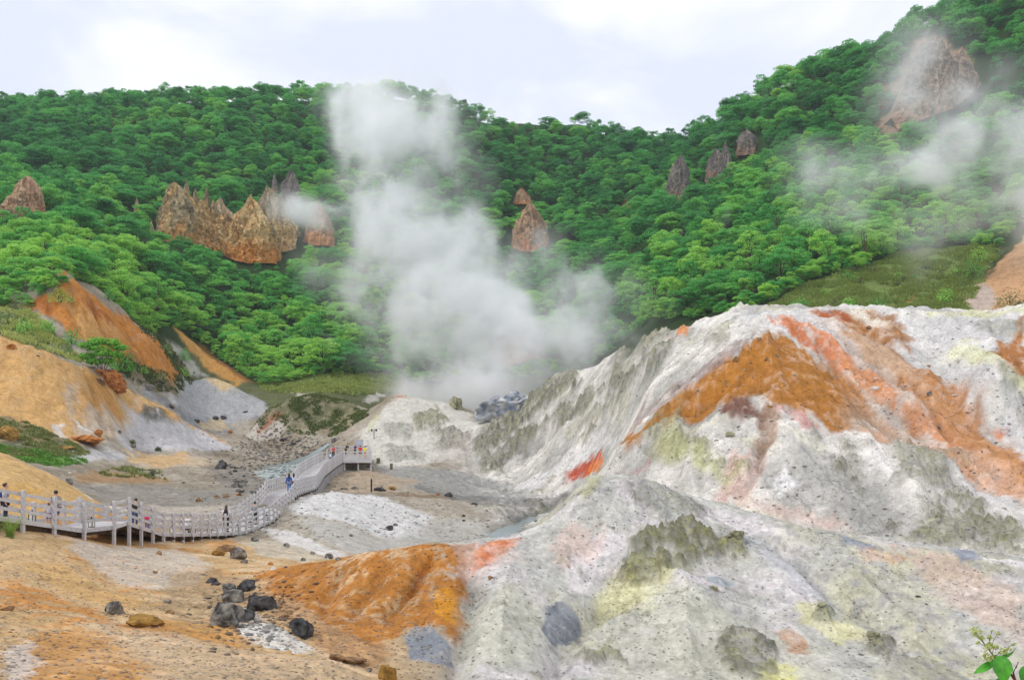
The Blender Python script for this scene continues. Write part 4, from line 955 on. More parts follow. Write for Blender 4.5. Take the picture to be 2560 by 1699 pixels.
B(780,1294,14,.8,MAT_B_GREY,'narrower stone of the grey pair at the toe of the white mound',None,seed=91)
B(720,1279,12,.8,MAT_B_GREY,'little grey stone resting just above the grey pair',None,seed=92)
B(625,1305,15,.6,MAT_B_RUST,'rust red stone at the start of the orange bank crest',None,seed=93,y0=28,y1=50)
B(630,1318,17,.6,MAT_B_PALE,'pale grey stone in front of the rust red stone',None,seed=94,y0=28,y1=50)
B(356,1323,13,.6,MAT_B_BROWN,'flat brown stone in the pale gravel above the ochre boulder',None,seed=95)
B(383,1337,13,.7,MAT_B_PALE,'pale round stone in the gravel beside the flat brown stone',None,seed=96)
B(457,1158,17,.95,MAT_B_BROWN,'round brown boulder alone on the flats behind the boardwalk',None,seed=101)
B(500,1149,12,.9,MAT_B_BROWN,'smallest brown stone of the row on the flats',None,seed=102)
B(519,1147,19,.6,MAT_B_BROWN,'low lumpy brown stone in the middle of the row on the flats',None,seed=103)
B(551,1142,17,.5,MAT_B_RUST,'reddish flat stone closing the row on the flats',None,seed=104)
G_H = 'dark rocks heaped on the flats'
B(505,1082,31,.75,MAT_B_BLACK,'widest black rock of the heap on the flats',G_H,seed=111,y0=70)
B(512,1070,18,.8,MAT_B_BLACK,'black rock perched atop the heap on the flats',G_H,seed=112,y0=70)
B(531,1078,18,.6,MAT_B_GREY,'grey rock next to the heap on its stream side',G_H,seed=113,y0=70)
B(545,1083,16,.6,MAT_B_GREY,'grey rock second from the heap toward the stream',G_H,seed=114,y0=70)
B(559,1080,14,.6,MAT_B_GREY,'outermost grey rock of the heap toward the stream',G_H,seed=115,y0=70)
B(540,1088,13,.6,MAT_B_BLACK,'small black rock in front of the grey heap rocks',G_H,seed=116,y0=70)
B(546,1122,38,.55,MAT_B_GREY,'broad dark grey boulder behind the stairs on the flats',None,seed=121,y0=60)
B(548,1136,30,.35,MAT_B_GREY,'low mossy slab in front of the broad dark boulder',None,seed=122,y0=60)
B(581,1138,20,.5,MAT_B_GREY,'dark stone touching the foot of the stairs',None,seed=123,y0=60)
B(605,1128,18,.5,MAT_B_BLACK,'black stone beside the stair landing',None,seed=124,y0=60)
B(156,1112,19,.9,MAT_B_GREY,'grey brown boulder standing on the crest of the near orange hillock',None,seed=125,y0=45,y1=64)
B(160,1092,8,.7,MAT_B_PALE,'tiny pale stone behind the boulder on the orange hillock crest',None,seed=126,y0=60)
B(22,810,19,1.1,MAT_B_RUST,'dark red knob sticking out high on the ochre slope',None,seed=131,y0=95,y1=124)
B(86,829,9,.7,MAT_B_GREY,'lone grey stone near the grassy top of the ochre slope',None,seed=132,y0=95,y1=125)
B(246,887,70,.62,MAT_B_RUST,'big crusty rust coloured outcrop on the ochre ridge below the tree',None,seed=135,y0=110,y1=140,tilt=.5,cuts=3,rough=.2,cat='rock outcrop',name='rock_outcrop')
B(226,880,26,.8,MAT_B_BROWN,'brown knob at the upper end of the rust coloured outcrop',None,seed=136,y0=110,y1=140)
B(338,907,28,.55,MAT_B_GREY,'dark pointed rock by a wisp of steam behind the ochre ridge',None,seed=137,y0=141,y1=180)
B(185,1024,70,.32,MAT_B_RUST,'long orange brown rock bank at the tip of the green strip',None,seed=141,y0=80,y1=125,cuts=3,rough=.22,cat='rock outcrop',name='rock_outcrop')
B(225,1012,22,.9,MAT_B_RUST,'upright rusty horn at the end of the long rock bank',None,seed=142,y0=80,y1=125)
B(8,1014,46,.85,MAT_B_OCHRE,'tan boulder cut by the frame edge above the green strip',None,seed=143,y0=75,y1=110,cuts=4)
B(145,1036,32,.4,MAT_B_OCHRE,'sandy rock lump at the bright grass edge',None,seed=144,y0=70,y1=110)
B(275,1004,11,1,MAT_B_GREY,'small grey boulder at the foot of the pale slope',None,seed=145,y0=95,y1=140)
B(302,1033,20,.45,MAT_B_GREY,'flat dark stone in front of the pale slope',None,seed=146,y0=80,y1=130)
G_P = 'dark stones in the grey pool basin'
for (u, v, w, lab) in [(453,972,16,'black stone at the near rim of the grey basin beside the tan knoll'),(494,966,18,'black double stone of the pair in the grey basin'),(513,965,18,'larger black stone of the pair in the grey basin'),(565,952,10,'lone black stone under the grey mound'),(392,947,18,'dark rubble stone on the ochre edge of the basin')]:
    B(u,v,w,.6,MAT_B_BLACK,lab,G_P,y0=140,y1=190)
B(529,998,13,.7,MAT_B_RUST,'rust coloured stone at the end of the ochre ridge',None,seed=151,y0=130,y1=190)
for (u, v, w, lab) in [(638,991,12,'dark stone high on the pale flank of the green hummock'),(626,1001,10,'dark stone lower on the pale flank of the green hummock'),(655,1018,22,'black rock wide at the foot of the green hummock'),(675,1026,20,'black rock second in line at the foot of the green hummock'),(700,1035,15,'grey rock by the upstream water below the hummock'),(640,1030,13,'grey rock left out in front of the hummock rocks'),(690,1018,14,'black rock behind the line at the hummock foot')]:
    B(u,v,w,.6,MAT_B_BLACK if 'black' in lab else MAT_B_GREY,lab,'rocks around the foot of the green hummock',y0=110,y1=170)
B(775,1017,22,.5,MAT_B_GREY,'dark hump shaped rock beyond the viewing platform',None,seed=161,y0=125,y1=165)
B(877,1133,30,.6,MAT_B_BLACK,'dark slate boulder next to the black pole',None,seed=162,y0=85,y1=125)
B(817,1128,20,.5,MAT_B_GREY,'grey slab between the stairs and the black pole',None,seed=163,y0=85,y1=125)
B(792,1131,18,.5,MAT_B_GREY,'grey rock under the stair legs',None,seed=164,y0=85,y1=125)
B(905,1130,22,.55,MAT_B_OCHRE,'tan rock behind the dark slate boulder',None,seed=165,y0=90,y1=130)
B(1037,1145,26,.5,MAT_B_BLACK,'black rock on the brown bank of the mud flat',None,seed=166,y0=90,y1=130)
B(1010,1140,16,.5,MAT_B_RUST,'orange crusted rock beside the black one on the brown bank',None,seed=167,y0=90,y1=130)
for (u, v, w, lab) in [(808,1078,14,'grey stone under the front edge of the platform'),(853,1079,14,'grey and white stone by the middle leg of the platform'),(860,1086,9,'dark stone in front of the grey and white one by the platform')]:
    B(u,v,w,.6,MAT_B_GREY,lab,'stones below the viewing platform',y0=105,y1=130)
for (u, v, w, lab) in [(899,1222,19,'larger dark stone of the pair on the white mound'),(912,1213,11,'smaller dark stone of the pair on the white mound'),(1069,1192,9,'upper of two tiny dark stones on the grey bank'),(1070,1201,9,'lower of two tiny dark stones on the grey bank'),(1092,1163,11,'dark stone near the far crest of the white mound'),(1099,1167,8,'tiny dark stone touching the one near the far crest'),(810,1238,10,'small dark stone low on the white mound slope')]:
    B(u,v,w,.75,MAT_B_GREY if 'small' in lab else MAT_B_BLACK,lab,'dark stones on the white mound',y0=55,y1=98)
# big mound
G_D = 'stones scattered on the ochre mound'
for (u, v, w, rt, mt, lab) in [(1752,786,13,.9,MAT_B_BROWN,'brown stone right on the apex of the ochre mound'),(1774,793,13,.6,MAT_B_GREY,'flat grey stone just below the apex of the ochre mound'),(1793,826,13,.9,MAT_B_BROWN,'round brown stone on the open ochre face below the apex'),
    (1771,836,14,.8,MAT_B_BROWN,'lumpy brown stone beside the round one on the ochre face'),(1734,830,8,.8,MAT_B_BROWN,'tiny brown stone halfway between ridge and lumpy stone'),(1697,843,13,1.5,MAT_B_BROWN,'upright brown stone half buried at the ochre ridge line'),
    (1678,892,12,1.0,MAT_B_OCHRE,'ochre stone below the upright one along the ridge'),(1668,906,10,.8,MAT_B_OCHRE,'ochre stone third down the ridge'),(1638,924,9,.7,MAT_B_OCHRE,'ochre stone fourth down the ridge'),(1636,936,11,.7,MAT_B_OCHRE,'last ochre stone low on the ridge'),
    (2009,777,15,.8,MAT_B_BROWN,'brown stone on the tan hollow near the skyline'),(2022,886,12,.7,MAT_B_PALE,'smaller white stone on the orange streak'),(2021,911,18,.7,MAT_B_PALE,'larger white stone on the orange streak'),(2046,904,10,.6,MAT_B_PALE,'pale stone beside the larger white one'),
    (2147,933,20,.8,MAT_B_GREY,'grey brown stone in the gully of the orange band'),(2206,939,20,.45,MAT_B_PALE,'flat pale stone across the gully from the grey brown one'),(2143,852,14,.5,MAT_B_BROWN,'brown slab at the edge of the ochre band'),
    (1776,947,28,.45,MAT_B_OCHRE,'wide ochre slab at the apex of the lower rust patch'),(1687,1018,24,.55,MAT_B_OLIVE,'grey crumbly rock below the rust patch'),(1758,908,9,.6,MAT_B_OCHRE,'small ochre stone above the wide ochre slab'),(2165,985,14,.6,MAT_B_GREY,'grey stone down the gully of the orange band')]:
    B(u,v,w,rt,mt,lab,G_D,y0=50,y1=98)
# outcrops near the steam
B(1152,978,118,.62,MAT_B_BLUE,'blue grey angular rock outcrop at the foot of the main steam',None,seed=203,y0=136,y1=175,cuts=12,rough=.16,sink=.2,cat='rock outcrop',name='rock_outcrop',depth=.6,tilt=-.25)
B(1185,955,64,.85,MAT_B_BLUE,'taller blue grey block standing behind the angular outcrop',None,seed=206,y0=140,y1=175,cuts=12,rough=.16,cat='rock outcrop',name='rock_outcrop')
B(1050,942,46,.75,MAT_B_OLIVE,'olive pyramid rock on the rim in front of the steam',None,seed=208,y0=136,y1=165,cuts=9,rough=.18,cat='rock outcrop',name='rock_outcrop')
B(1268,870,26,.7,MAT_B_OLIVE,'small olive crag on the white spur against the steam',None,seed=209,y0=120,y1=150,rough=.18,cat='rock outcrop',name='rock_outcrop')
# bottom edge
B(773,1524,40,.4,MAT_B_BROWN,'dark brown weathered slab lying at the gully bottom',None,seed=221,y0=10,y1=32,tilt=.2)
B(812,1532,58,.26,MAT_B_BROWN,'long dark brown rock like a log at the gully bottom',None,seed=222,y0=10,y1=32,tilt=.25)
B(890,1568,46,1.0,MAT_B_OCHRE,'blocky dark and ochre boulder at the very bottom of the gully',None,seed=223,y0=8,y1=32,cuts=10)
B(850,1548,15,.7,MAT_B_GREY,'small grey stone between the dark log rock and the blocky boulder',None,seed=224,y0=8,y1=32)
B(963,1574,16,.7,MAT_B_BROWN,'brown stone cut by the lower picture edge',None,seed=225,y0=8,y1=32)
B(1132,1358,12,.9,MAT_B_BROWN,'dark red stone on the pink gravel of the front mound',None,seed=231,y0=16,y1=40)
B(2120,1381,12,.6,MAT_B_BLACK,'jet black chip alone on the grey front mound',None,seed=232,y0=16,y1=40)
B(2140,1402,10,.6,MAT_B_GREY,'grey stone just below the jet black chip',None,seed=233,y0=16,y1=40)
B(1648,1382,30,.5,MAT_B_OLIVE,'olive crumbly rock beneath the blue grey patch',None,seed=234,y0=16,y1=40,rough=.2)
B(1897,1425,26,.7,MAT_B_OLIVE,'olive knob standing in the yellow sulphur stain',None,seed=235,y0=16,y1=40,rough=.2)
B(2022,1490,34,.6,MAT_B_OLIVE,'olive crag low on the front mound beside a yellow stain',None,seed=236,y0=14,y1=40,rough=.2)
B(1700,1256,40,.6,MAT_B_OLIVE,'dark olive knob at the end of the sulphur outcrop',None,seed=237,y0=20,y1=42,rough=.2)
# loose gravel on the near slope and the mud bank: nobody could count it
def gravel():
    rs = np.random.RandomState(3); V = []; Fc = []
    bm = bmesh.new(); bmesh.ops.create_icosphere(bm, subdivisions=1, radius=1.0)
    bv = np.array([q.co[:] for q in bm.verts]); bf = np.array([[q.index for q in f.verts] for f in bm.faces]); bm.free()
    nv = 0
    spots = []
    for _ in range(7000): spots.append((rs.uniform(-100, 1000), rs.uniform(1260, 1620), 9, 56, rs.uniform(.010, .042)))
    for _ in range(2200): spots.append((rs.uniform(1000, 2400), rs.uniform(1120, 1620), 9, 42, rs.uniform(.012, .045)))
    for _ in range(1800): spots.append((rs.uniform(430, 1330), rs.uniform(1040, 1240), 52, 150, rs.uniform(.04, .13)))
    for _ in range(800): spots.append((rs.uniform(1350, 2400), rs.uniform(730, 1260), 48, 110, rs.uniform(.04, .13)))
    for _ in range(700): spots.append((rs.normal(590, 60), rs.normal(1415, 42), 9, 38, rs.uniform(.02, .10)))
    for _ in range(1500): spots.append((rs.normal(655, 62), rs.normal(1058, 32), 80, 160, rs.uniform(.08, .26)))
    tone = []
    for (u, v, y0, y1, s) in spots:
        X, Y = cast(u, v, y0, y1)
        r = bv*(1+rs.uniform(-.25, .25, (len(bv), 1)))*np.array([s*rs.uniform(.8, 1.6), s*rs.uniform(.8, 1.4), s*rs.uniform(.5, .9)])
        V.append(r+np.array([X, Y, 0.0])); Fc.append(bf+nv); nv += len(bv)
        tone.append((X, Y, rs.uniform(.45, 1.12), rs.uniform(0, 1)))
    V = np.concatenate(V); Fc = np.concatenate(Fc)
    V[:, 2] += gz(V[:, 0], V[:, 1])*0 + np.repeat(gz(V.reshape(-1, len(bv), 3)[:, :, 0].mean(1), V.reshape(-1, len(bv), 3)[:, :, 1].mean(1)), len(bv))
    m, n, l, p = mat_new('loose_gravel'); geo = n.new('ShaderNodeNewGeometry'); r = n.new('ShaderNodeValToRGB')
    at = n.new('ShaderNodeAttribute'); at.attribute_name = 'tone'; l.new(at.outputs['Color'], p.inputs['Base Color']); p.inputs['Roughness'].default_value = .95
    tn = np.array(tone); ii = np.clip(np.searchsorted(GR['A'], tn[:, 0]/tn[:, 1]), 0, len(GR['A'])-1); jj = np.clip(np.searchsorted(GR['L'], np.log(tn[:, 1])), 0, len(GR['L'])-1)
    c = GR['col'][ii, jj]; ns_ = len(tn); g = np.where((np.arange(ns_) >= ns_-2200)[:, None], lin((70,68,70))[None], lin((150,144,136))[None]); mixf = np.where(tn[:, 3] < .35, .75, .25)[:, None]; c = (c*(1-mixf)+g*mixf)*tn[:, 2:3]
    me = mesh_np('gravel', V, Fc, m); c4 = np.ones((len(V), 4)); c4[:, :3] = np.repeat(np.clip(c, .01, .9), len(bv), 0)
    aa = me.attributes.new('tone', 'FLOAT_COLOR', 'POINT'); aa.data.foreach_set('color', c4.astype(np.float32).ravel())
    o = obj('gravel', me); tag(o, 'loose gravel and pebbles strewn over the bare slopes', 'gravel', None, 'stuff')
gravel()
tick('rocks')

# ======================= STREAM =======================
def water():
    m, n, l, p = mat_new('grey_blue_water'); p.inputs['Base Color'].default_value = (*lin((134,146,148)), 1); p.inputs['Roughness'].default_value = .22; p.inputs['Specular IOR Level'].default_value = .5
    geo = n.new('ShaderNodeNewGeometry'); t = n.new('ShaderNodeTexNoise'); t.inputs['Scale'].default_value = 2.2; t.inputs['Detail'].default_value = 3; l.new(geo.outputs['Position'], t.inputs['Vector'])
    bp = n.new('ShaderNodeBump'); bp.inputs['Strength'].default_value = .25; bp.inputs['Distance'].default_value = .05; l.new(t.outputs['Fac'], bp.inputs['Height']); l.new(bp.outputs['Normal'], p.inputs['Normal'])
    # centre line in plan with half width
    for nm, line in zip(('stream', 'upper_stream'), STREAMS):
        pts = [(Vector(((u-CU)/F*Y, Y)), hw) for (u, v, Y, hw) in line]
        V = []; Q = []
        for (a, wa), (b, wb) in zip(pts[:-1], pts[1:]):
            for k in range(6): t = k/6; V.append((a.lerp(b, t), wa+(wb-wa)*t))
        V.append(pts[-1]); W = []
        for i, (c, hw) in enumerate(V):
            d = (V[min(i+1, len(V)-1)][0]-V[max(i-1, 0)][0]).normalized(); nn = Vector((-d.y, d.x))
            hw *= 1+.3*float(noise(i*.6, 3.)); zc = float(base_z(c.x, c.y))-.22
            zl = float(gz(c.x, c.y)); zs = min(float(gz((c+nn*hw*s).x, (c+nn*hw*s).y)) for s in (-1, -.5, 0, .5, 1))
            for s in (-1, 1): q = c+nn*hw*s; W.append((q.x, q.y, zc))
        f = [(2*i, 2*i+1, 2*i+3, 2*i+2) for i in range(len(V)-1)]
        o = obj(nm, mesh_np(nm, W, f, m, smooth=True)); o['kind'] = 'structure'
water()

# ======================= TREES =======================
def mat_leaf(name, dark, light, yellow, trans=.25):
    m, n, l, p = mat_new(name)
    oi = n.new('ShaderNodeObjectInfo'); geo = n.new('ShaderNodeNewGeometry')
    r = n.new('ShaderNodeValToRGB'); r.color_ramp.elements[0].color = (*lin(dark), 1); r.color_ramp.elements[1].color = (*lin(yellow), 1)
    q = r.color_ramp.elements.new(.6); q.color = (*lin(light), 1)
    ns = n.new('ShaderNodeTexNoise'); ns.inputs['Scale'].default_value = .014; ns.inputs['Detail'].default_value = 3; l.new(oi.outputs['Location'], ns.inputs['Vector'])
    a = n.new('ShaderNodeMath'); a.operation = 'MULTIPLY_ADD'; a.inputs[1].default_value = 1.5; a.inputs[2].default_value = -.68; l.new(ns.outputs['Fac'], a.inputs[0])
    b = n.new('ShaderNodeMath'); b.operation = 'MULTIPLY_ADD'; b.inputs[1].default_value = .74; l.new(oi.outputs['Random'], b.inputs[0]); l.new(a.outputs[0], b.inputs[2])
    sz = n.new('ShaderNodeSeparateXYZ'); l.new(oi.outputs['Location'], sz.inputs[0]); mz = n.new('ShaderNodeMapRange'); mz.inputs['From Min'].default_value = 15; mz.inputs['From Max'].default_value = 110; mz.inputs['To Min'].default_value = .20; mz.inputs['To Max'].default_value = -.16; l.new(sz.outputs['Z'], mz.inputs['Value'])
    b2 = n.new('ShaderNodeMath'); b2.operation = 'ADD'; l.new(b.outputs[0], b2.inputs[0]); l.new(mz.outputs[0], b2.inputs[1]); b = b2
    c = n.new('ShaderNodeMath'); c.operation = 'MULTIPLY_ADD'; c.inputs[1].default_value = .26; l.new(geo.outputs['Random Per Island'], c.inputs[0]); l.new(b.outputs[0], c.inputs[2])
    l.new(c.outputs[0], r.inputs['Fac'])
    l.new(r.outputs['Color'], p.inputs['Base Color']); p.inputs['Roughness'].default_value = .55; p.inputs['Specular IOR Level'].default_value = .25
    tr = n.new('ShaderNodeBsdfTranslucent'); l.new(r.outputs['Color'], tr.inputs['Color'])
    mx = n.new('ShaderNodeMixShader'); mx.inputs['Fac'].default_value = trans; out = n['Material Output']
    l.new(p.outputs[0], mx.inputs[1]); l.new(tr.outputs[0], mx.inputs[2]); l.new(mx.outputs[0], out.inputs['Surface'])
    return m
MAT_LEAF = mat_leaf('leaf', (56,132,70), (104,190,92), (170,220,98), .42)
MAT_GRASS = mat_leaf('grass_blade', (104,122,60), (152,168,88), (192,198,118), .35)
MAT_GRASS_B = mat_leaf('bright_grass_blade', (72,118,50), (104,158,62), (146,180,84), .25)
MAT_SCRUB = mat_leaf('scrub_leaf', (62,78,42), (100,116,60), (140,146,86), .25)
MAT_BARK = mat_noisy('bark', (58,48,40), (112,98,84), 4, .95, .5, .02)

def leaf_quads(C, N, S, rs, aspect=.62):
    """folded leaf clumps: centres C, facing N, size S -> verts, faces (two triangles folded along the midrib)"""
    n = len(C); N = N/np.linalg.norm(N, axis=1)[:, None]
    a = rs.normal(size=(n, 3)); t = np.cross(N, a); t /= np.linalg.norm(t, axis=1)[:, None]; b = np.cross(N, t)
    S = S[:, None]
    p0 = C-t*S*.5; p1 = C+b*S*.5*aspect - N*S*.10; p2 = C+t*S*.5; p3 = C-b*S*.5*aspect - N*S*.10
    V = np.stack([p0, p1, p2, p3], 1).reshape(-1, 3); return V, np.arange(4*n).reshape(n, 4)

def crown_arrays(seed, R=3.6, H=8.0, base=2.2, lobes=20, per=46, leaf=.62, flat=.55):
    rs = np.random.RandomState(seed); C = []; N = []
    cen = []
    for i in range(lobes):
        ph = rs.uniform(0, 2*np.pi); rr = R*.78*math.sqrt(rs.uniform(0, 1)); 
        top = base+(H-base)*math.sqrt(max(0, 1-(rr/R)**2))
        z = top*rs.uniform(.82, 1.0)-.5 if rs.rand() < .62 else base+(top-base)*rs.uniform(.15, .8)
        cen.append((rr*math.cos(ph), rr*math.sin(ph), z, rs.uniform(.9, 1.6)*R/3.6))
    for (x, y, z, r) in cen:
        k = int(per*rs.uniform(.7, 1.3)*(r/1.25)**1.5)
        d = rs.normal(size=(k, 3)); d /= np.linalg.norm(d, axis=1)[:, None]; d[:, 2] = np.where(d[:, 2] < -.25, -d[:, 2], d[:, 2])
        rad = r*rs.uniform(.72, 1.08, (k, 1))
        C.append(np.array([x, y, z])+d*rad*np.array([1, 1, flat])); nn = d*np.array([.8, .8, 1.2])+np.array([0, 0, .5])+rs.normal(size=(k, 3))*.38; N.append(nn)
    C = np.concatenate(C); N = np.concatenate(N)
    V, Fc = leaf_quads(C, N, leaf*rs.uniform(.65, 1.25, len(C)), rs)
    return V, Fc, cen

def trunk_mesh(name, seed, cen, H=8.0, r=.18):
    rs = np.random.RandomState(seed); b = MB()
    b.tube([(0, 0, -.6), (rs.uniform(-.1, .1), 0, 1.2), (rs.uniform(-.2, .2), rs.uniform(-.2, .2), 3.2), (rs.uniform(-.3, .3), rs.uniform(-.3, .3), H*.72)], [r*1.3, r, r*.75, r*.25], 6)
    for (x, y, z, q) in cen[:7]: b.tube([(0, 0, min(z*.45, 2.8)), (x*.5, y*.5, z*.72), (x*.92, y*.92, z-.1)], [r*.5, r*.32, r*.12], 5)
    return b.mesh(name, MAT_BARK)

VARS = []
for k, (R_, H_, ba, lo, fl) in enumerate([(3.7, 7.6, 2.0, 22, .5), (4.2, 7.0, 1.8, 24, .45), (3.2, 8.8, 2.2, 22, .6), (3.9, 8.2, 2.0, 26, .5), (2.9, 6.4, 1.4, 16, .6), (4.4, 8.4, 2.4, 28, .42), (2.5, 9.6, 2.6, 22, .8), (3.4, 7.8, 2.2, 13, .6)]):
    V, Fc, cen = crown_arrays(100+k, R_, H_, ba, lo, 84, .44, fl)
    VARS.append((mesh_np('crown', V, Fc, MAT_LEAF), trunk_mesh('trunk', 200+k, cen, H_), R_, H_))

# tree line: lower edge of the woods as seen, and how far the ground there is
TL = [(-300,640),(0,704),(60,704),(110,672),(150,640),(204,684),(304,742),(350,770),(400,752),(430,760),(490,812),(590,884),(700,872),(880,862),(930,880),(1100,880),(1260,860),(1420,800),(1560,738),(1650,728),(1740,715),(1850,655),(2000,615),(2080,580),(2200,556),(2300,566),(2350,520),(2650,470)]
_tlu = np.array([t[0] for t in TL]); _tly = []
for (u, v) in TL:
    y0 = 148 if u < 200 else (170 if u < 380 else (190 if u < 600 else (185 if u < 1450 else 120)))
    _tly.append(cast(u, v, y0, 430)[1])
_tly = np.array(_tly)
BARE = [poly_plan(p, a, b) for (p, a, b) in [
    ([(2095,150),(2135,95),(2195,100),(2222,130),(2222,190),(2160,240),(2110,300),(2075,320),(2045,285)], 225, 320),
    ([(1440,470),(1475,440),(1488,450),(1475,490)], 240, 360),
    ([(2030,205),(2052,203),(2044,245),(2030,245)], 215, 300),
    ([(390,545),(480,562),(640,602),(620,612),(470,585)], 215, 275),
    ([(1120,795),(1240,775),(1245,825),(1180,845),(1130,835)], 205, 270)]]

def scatter_trees():
    rs = np.random.RandomState(12); out = []
    y = 118.0
    S = 4.4
    while y < 418:
        x = -.78*y
        while x < .78*y:
            px, py = x+rs.uniform(-.42, .42)*S, y+rs.uniform(-.42, .42)*S
            u = CU+px/py*F
            ym = float(np.interp(u, _tlu, _tly))
            if py > ym + rs.uniform(0, 3):
                out.append((px, py))
            x += S
        y += S
    for u in np.arange(-60, 2420, 13):                                       # young growth along the edge of the woods
        for _ in range(2):
            ym = float(np.interp(u, _tlu, _tly))+rs.uniform(-2.5, 3.5); out.append(((u-CU)/F*ym, ym))
    P = np.array(out); young = np.zeros(len(P), bool); young[-2*len(np.arange(-60, 2420, 13)):] = True
    q0, q1 = P[:, 0]/P[:, 1], np.log(P[:, 1])
    keep = np.ones(len(P), bool)
    for b in BARE: keep &= sdist(b, q0, q1) < .002
    low = np.zeros(len(P), bool)
    U = CU+q0*F
    for (sx, sy, r, u, vb, vt) in SPIRES:
        near = (np.hypot(P[:, 0]-sx, P[:, 1]-sy) < r+2.0)
        # the ground that drops away in front of a spire has only low growth: leave its face open
        front = (np.abs(P[:, 0]-sx) < r+2.0) & (P[:, 1] < sy) & (P[:, 1] > sy-15)
        keep &= ~near; low |= front
    P = P[keep]; young = (young | low)[keep]
    z = gz(P[:, 0], P[:, 1])
    # how large and whether it shows
    A_, L_ = GR['A'], GR['L']; V_ = HV-(GR['Z']-CZ)*F/np.exp(L_)[None]
    Hz = np.minimum.accumulate(V_, axis=1)
    ai = np.clip(np.searchsorted(A_, P[:, 0]/P[:, 1]), 0, len(A_)-1); li = np.clip(np.searchsorted(L_, np.log(P[:, 1]))-4, 0, len(L_)-1)
    vtop = HV-(z+8-CZ)*F/P[:, 1]
    seen = vtop < Hz[ai, li]+6
    u = CU+P[:, 0]/P[:, 1]*F
    infr = (u > -60) & (u < 2423)
    return P, z, u, seen, infr, young
TP, TZ, TU, TSEEN, TIN, TYO = scatter_trees()
sel = np.nonzero(TSEEN)[0]
TP, TZ, TU, TIN, TYO = TP[sel], TZ[sel], TU[sel], TIN[sel], TYO[sel]
print('trees', len(TP), 'in frame', TIN.sum())
rsT = np.random.RandomState(77)
order = np.argsort(np.where(TIN, TP[:, 1]*np.where(TYO, 1.6, 1.0), 9999))
NEAR = order[:292]; REST = order[292:]
def tree_label(u, y):
    if u < 210: return 'leafy green tree in the dense edge of wood above the orange scarp', 'trees on the wood edge above the orange scarp'
    if u < 600: return 'leafy green tree in the wood running down beside the ochre gully', 'trees in the wood beside the ochre gully'
    if u < 960: return 'leafy green tree in the wood behind the green hummock and meadow', 'trees in the wood behind the meadow'
    if u < 1560: return 'leafy tree in the wood around the main steam cloud', 'trees in the wood around the main steam'
    if u < 1880: return 'bright green tree in the wood just beyond the skyline of the big mound', 'trees beyond the skyline of the big mound'
    return 'bright green tree bordering the grassy slope behind the big mound', 'trees bordering the grassy slope'
for i in NEAR:
    k = rsT.randint(len(VARS)); cm, tm, R_, H_ = VARS[k]
    s = rsT.uniform(.58, 1.15)*(.92 if not TYO[i] else .45)
    e = empty('broadleaf_tree', (TP[i, 0], TP[i, 1], TZ[i]-.35), rsT.uniform(0, 6.28)); e.scale = (s, s, s*rsT.uniform(.85, 1.1))
    lb, gp = tree_label(TU[i], TP[i, 1]); tag(e, lb, 'tree', gp)
    obj('crown', cm, e); obj('trunk', tm, e)
# one bright tree with a domed crown stands out on the edge of the wood, plus the named single trees
def single_tree(u, v, y0, y1, s, k, label, lean=0.0, sxy=1.0):
    p = on_ground(u, v, y0, y1); cm, tm, R_, H_ = VARS[k]
    e = empty('broadleaf_tree', p, u*.01); e.scale = (s*sxy, s*sxy, s); tag(e, label, 'tree'); obj('crown', cm, e); obj('trunk', tm, e); return e

# lone flat-topped tree over the ochre ridge, and the low bush beside it
MAT_LEAF2 = mat_leaf('bright_leaf', (40,110,34), (84,166,46), (136,196,64))
def lone_tree():
    rs = np.random.RandomState(5)
    p = on_ground(236, 868, 126, 150); kk = p.y/F
    e = empty('umbrella_tree', p, 0); tag(e, 'lone flat topped green tree on the ochre ridge', 'tree')
    # crown in tiers, wide and flat: about 95 x 60 picture units
    C = []; N = []
    tiers = [(-30,70,24,9),(-8,80,30,10),(20,78,30,10),(40,66,20,8),(-34,46,22,9),(-18,34,20,9),(6,52,26,9),(10,36,20,8),(30,50,18,8),(-5,62,30,8)]
    cen = []
    for (dx, dz, r, h) in tiers:
        c = np.array([dx*kk, rs.uniform(-.8, .8), dz*kk]); cen.append((c[0], c[1], c[2], 1))
        k = 300; d = rs.normal(size=(k, 3)); d /= np.linalg.norm(d, axis=1)[:, None]
        C.append(c+d*rs.uniform(.5, 1.05, (k, 1))*np.array([r*kk, r*kk*.8, h*kk])); N.append(d+np.array([0, 0, .9])+rs.normal(size=(k, 3))*.4)
    C = np.concatenate(C); N = np.concatenate(N)
    V, Fc = leaf_quads(C, N, .40*rs.uniform(.6, 1.3, len(C)), rs); obj('crown', mesh_np('crown', V, Fc, MAT_LEAF2), e)
    b = MB()
    for (dx, cx) in ((-.25, 0), (-.05, 1), (.12, 2), (.25, 4), (0, 6), (.2, 8)):
        x, y, z, _ = cen[cx]; b.tube([(dx*.5, 0, -.4), (dx+x*.25, y*.3, z*.4), (x*.8, y*.9, z-.1)], [.09, .06, .025], 5)
    obj('trunk', b.mesh('trunk', MAT_BARK), e)
lone_tree()

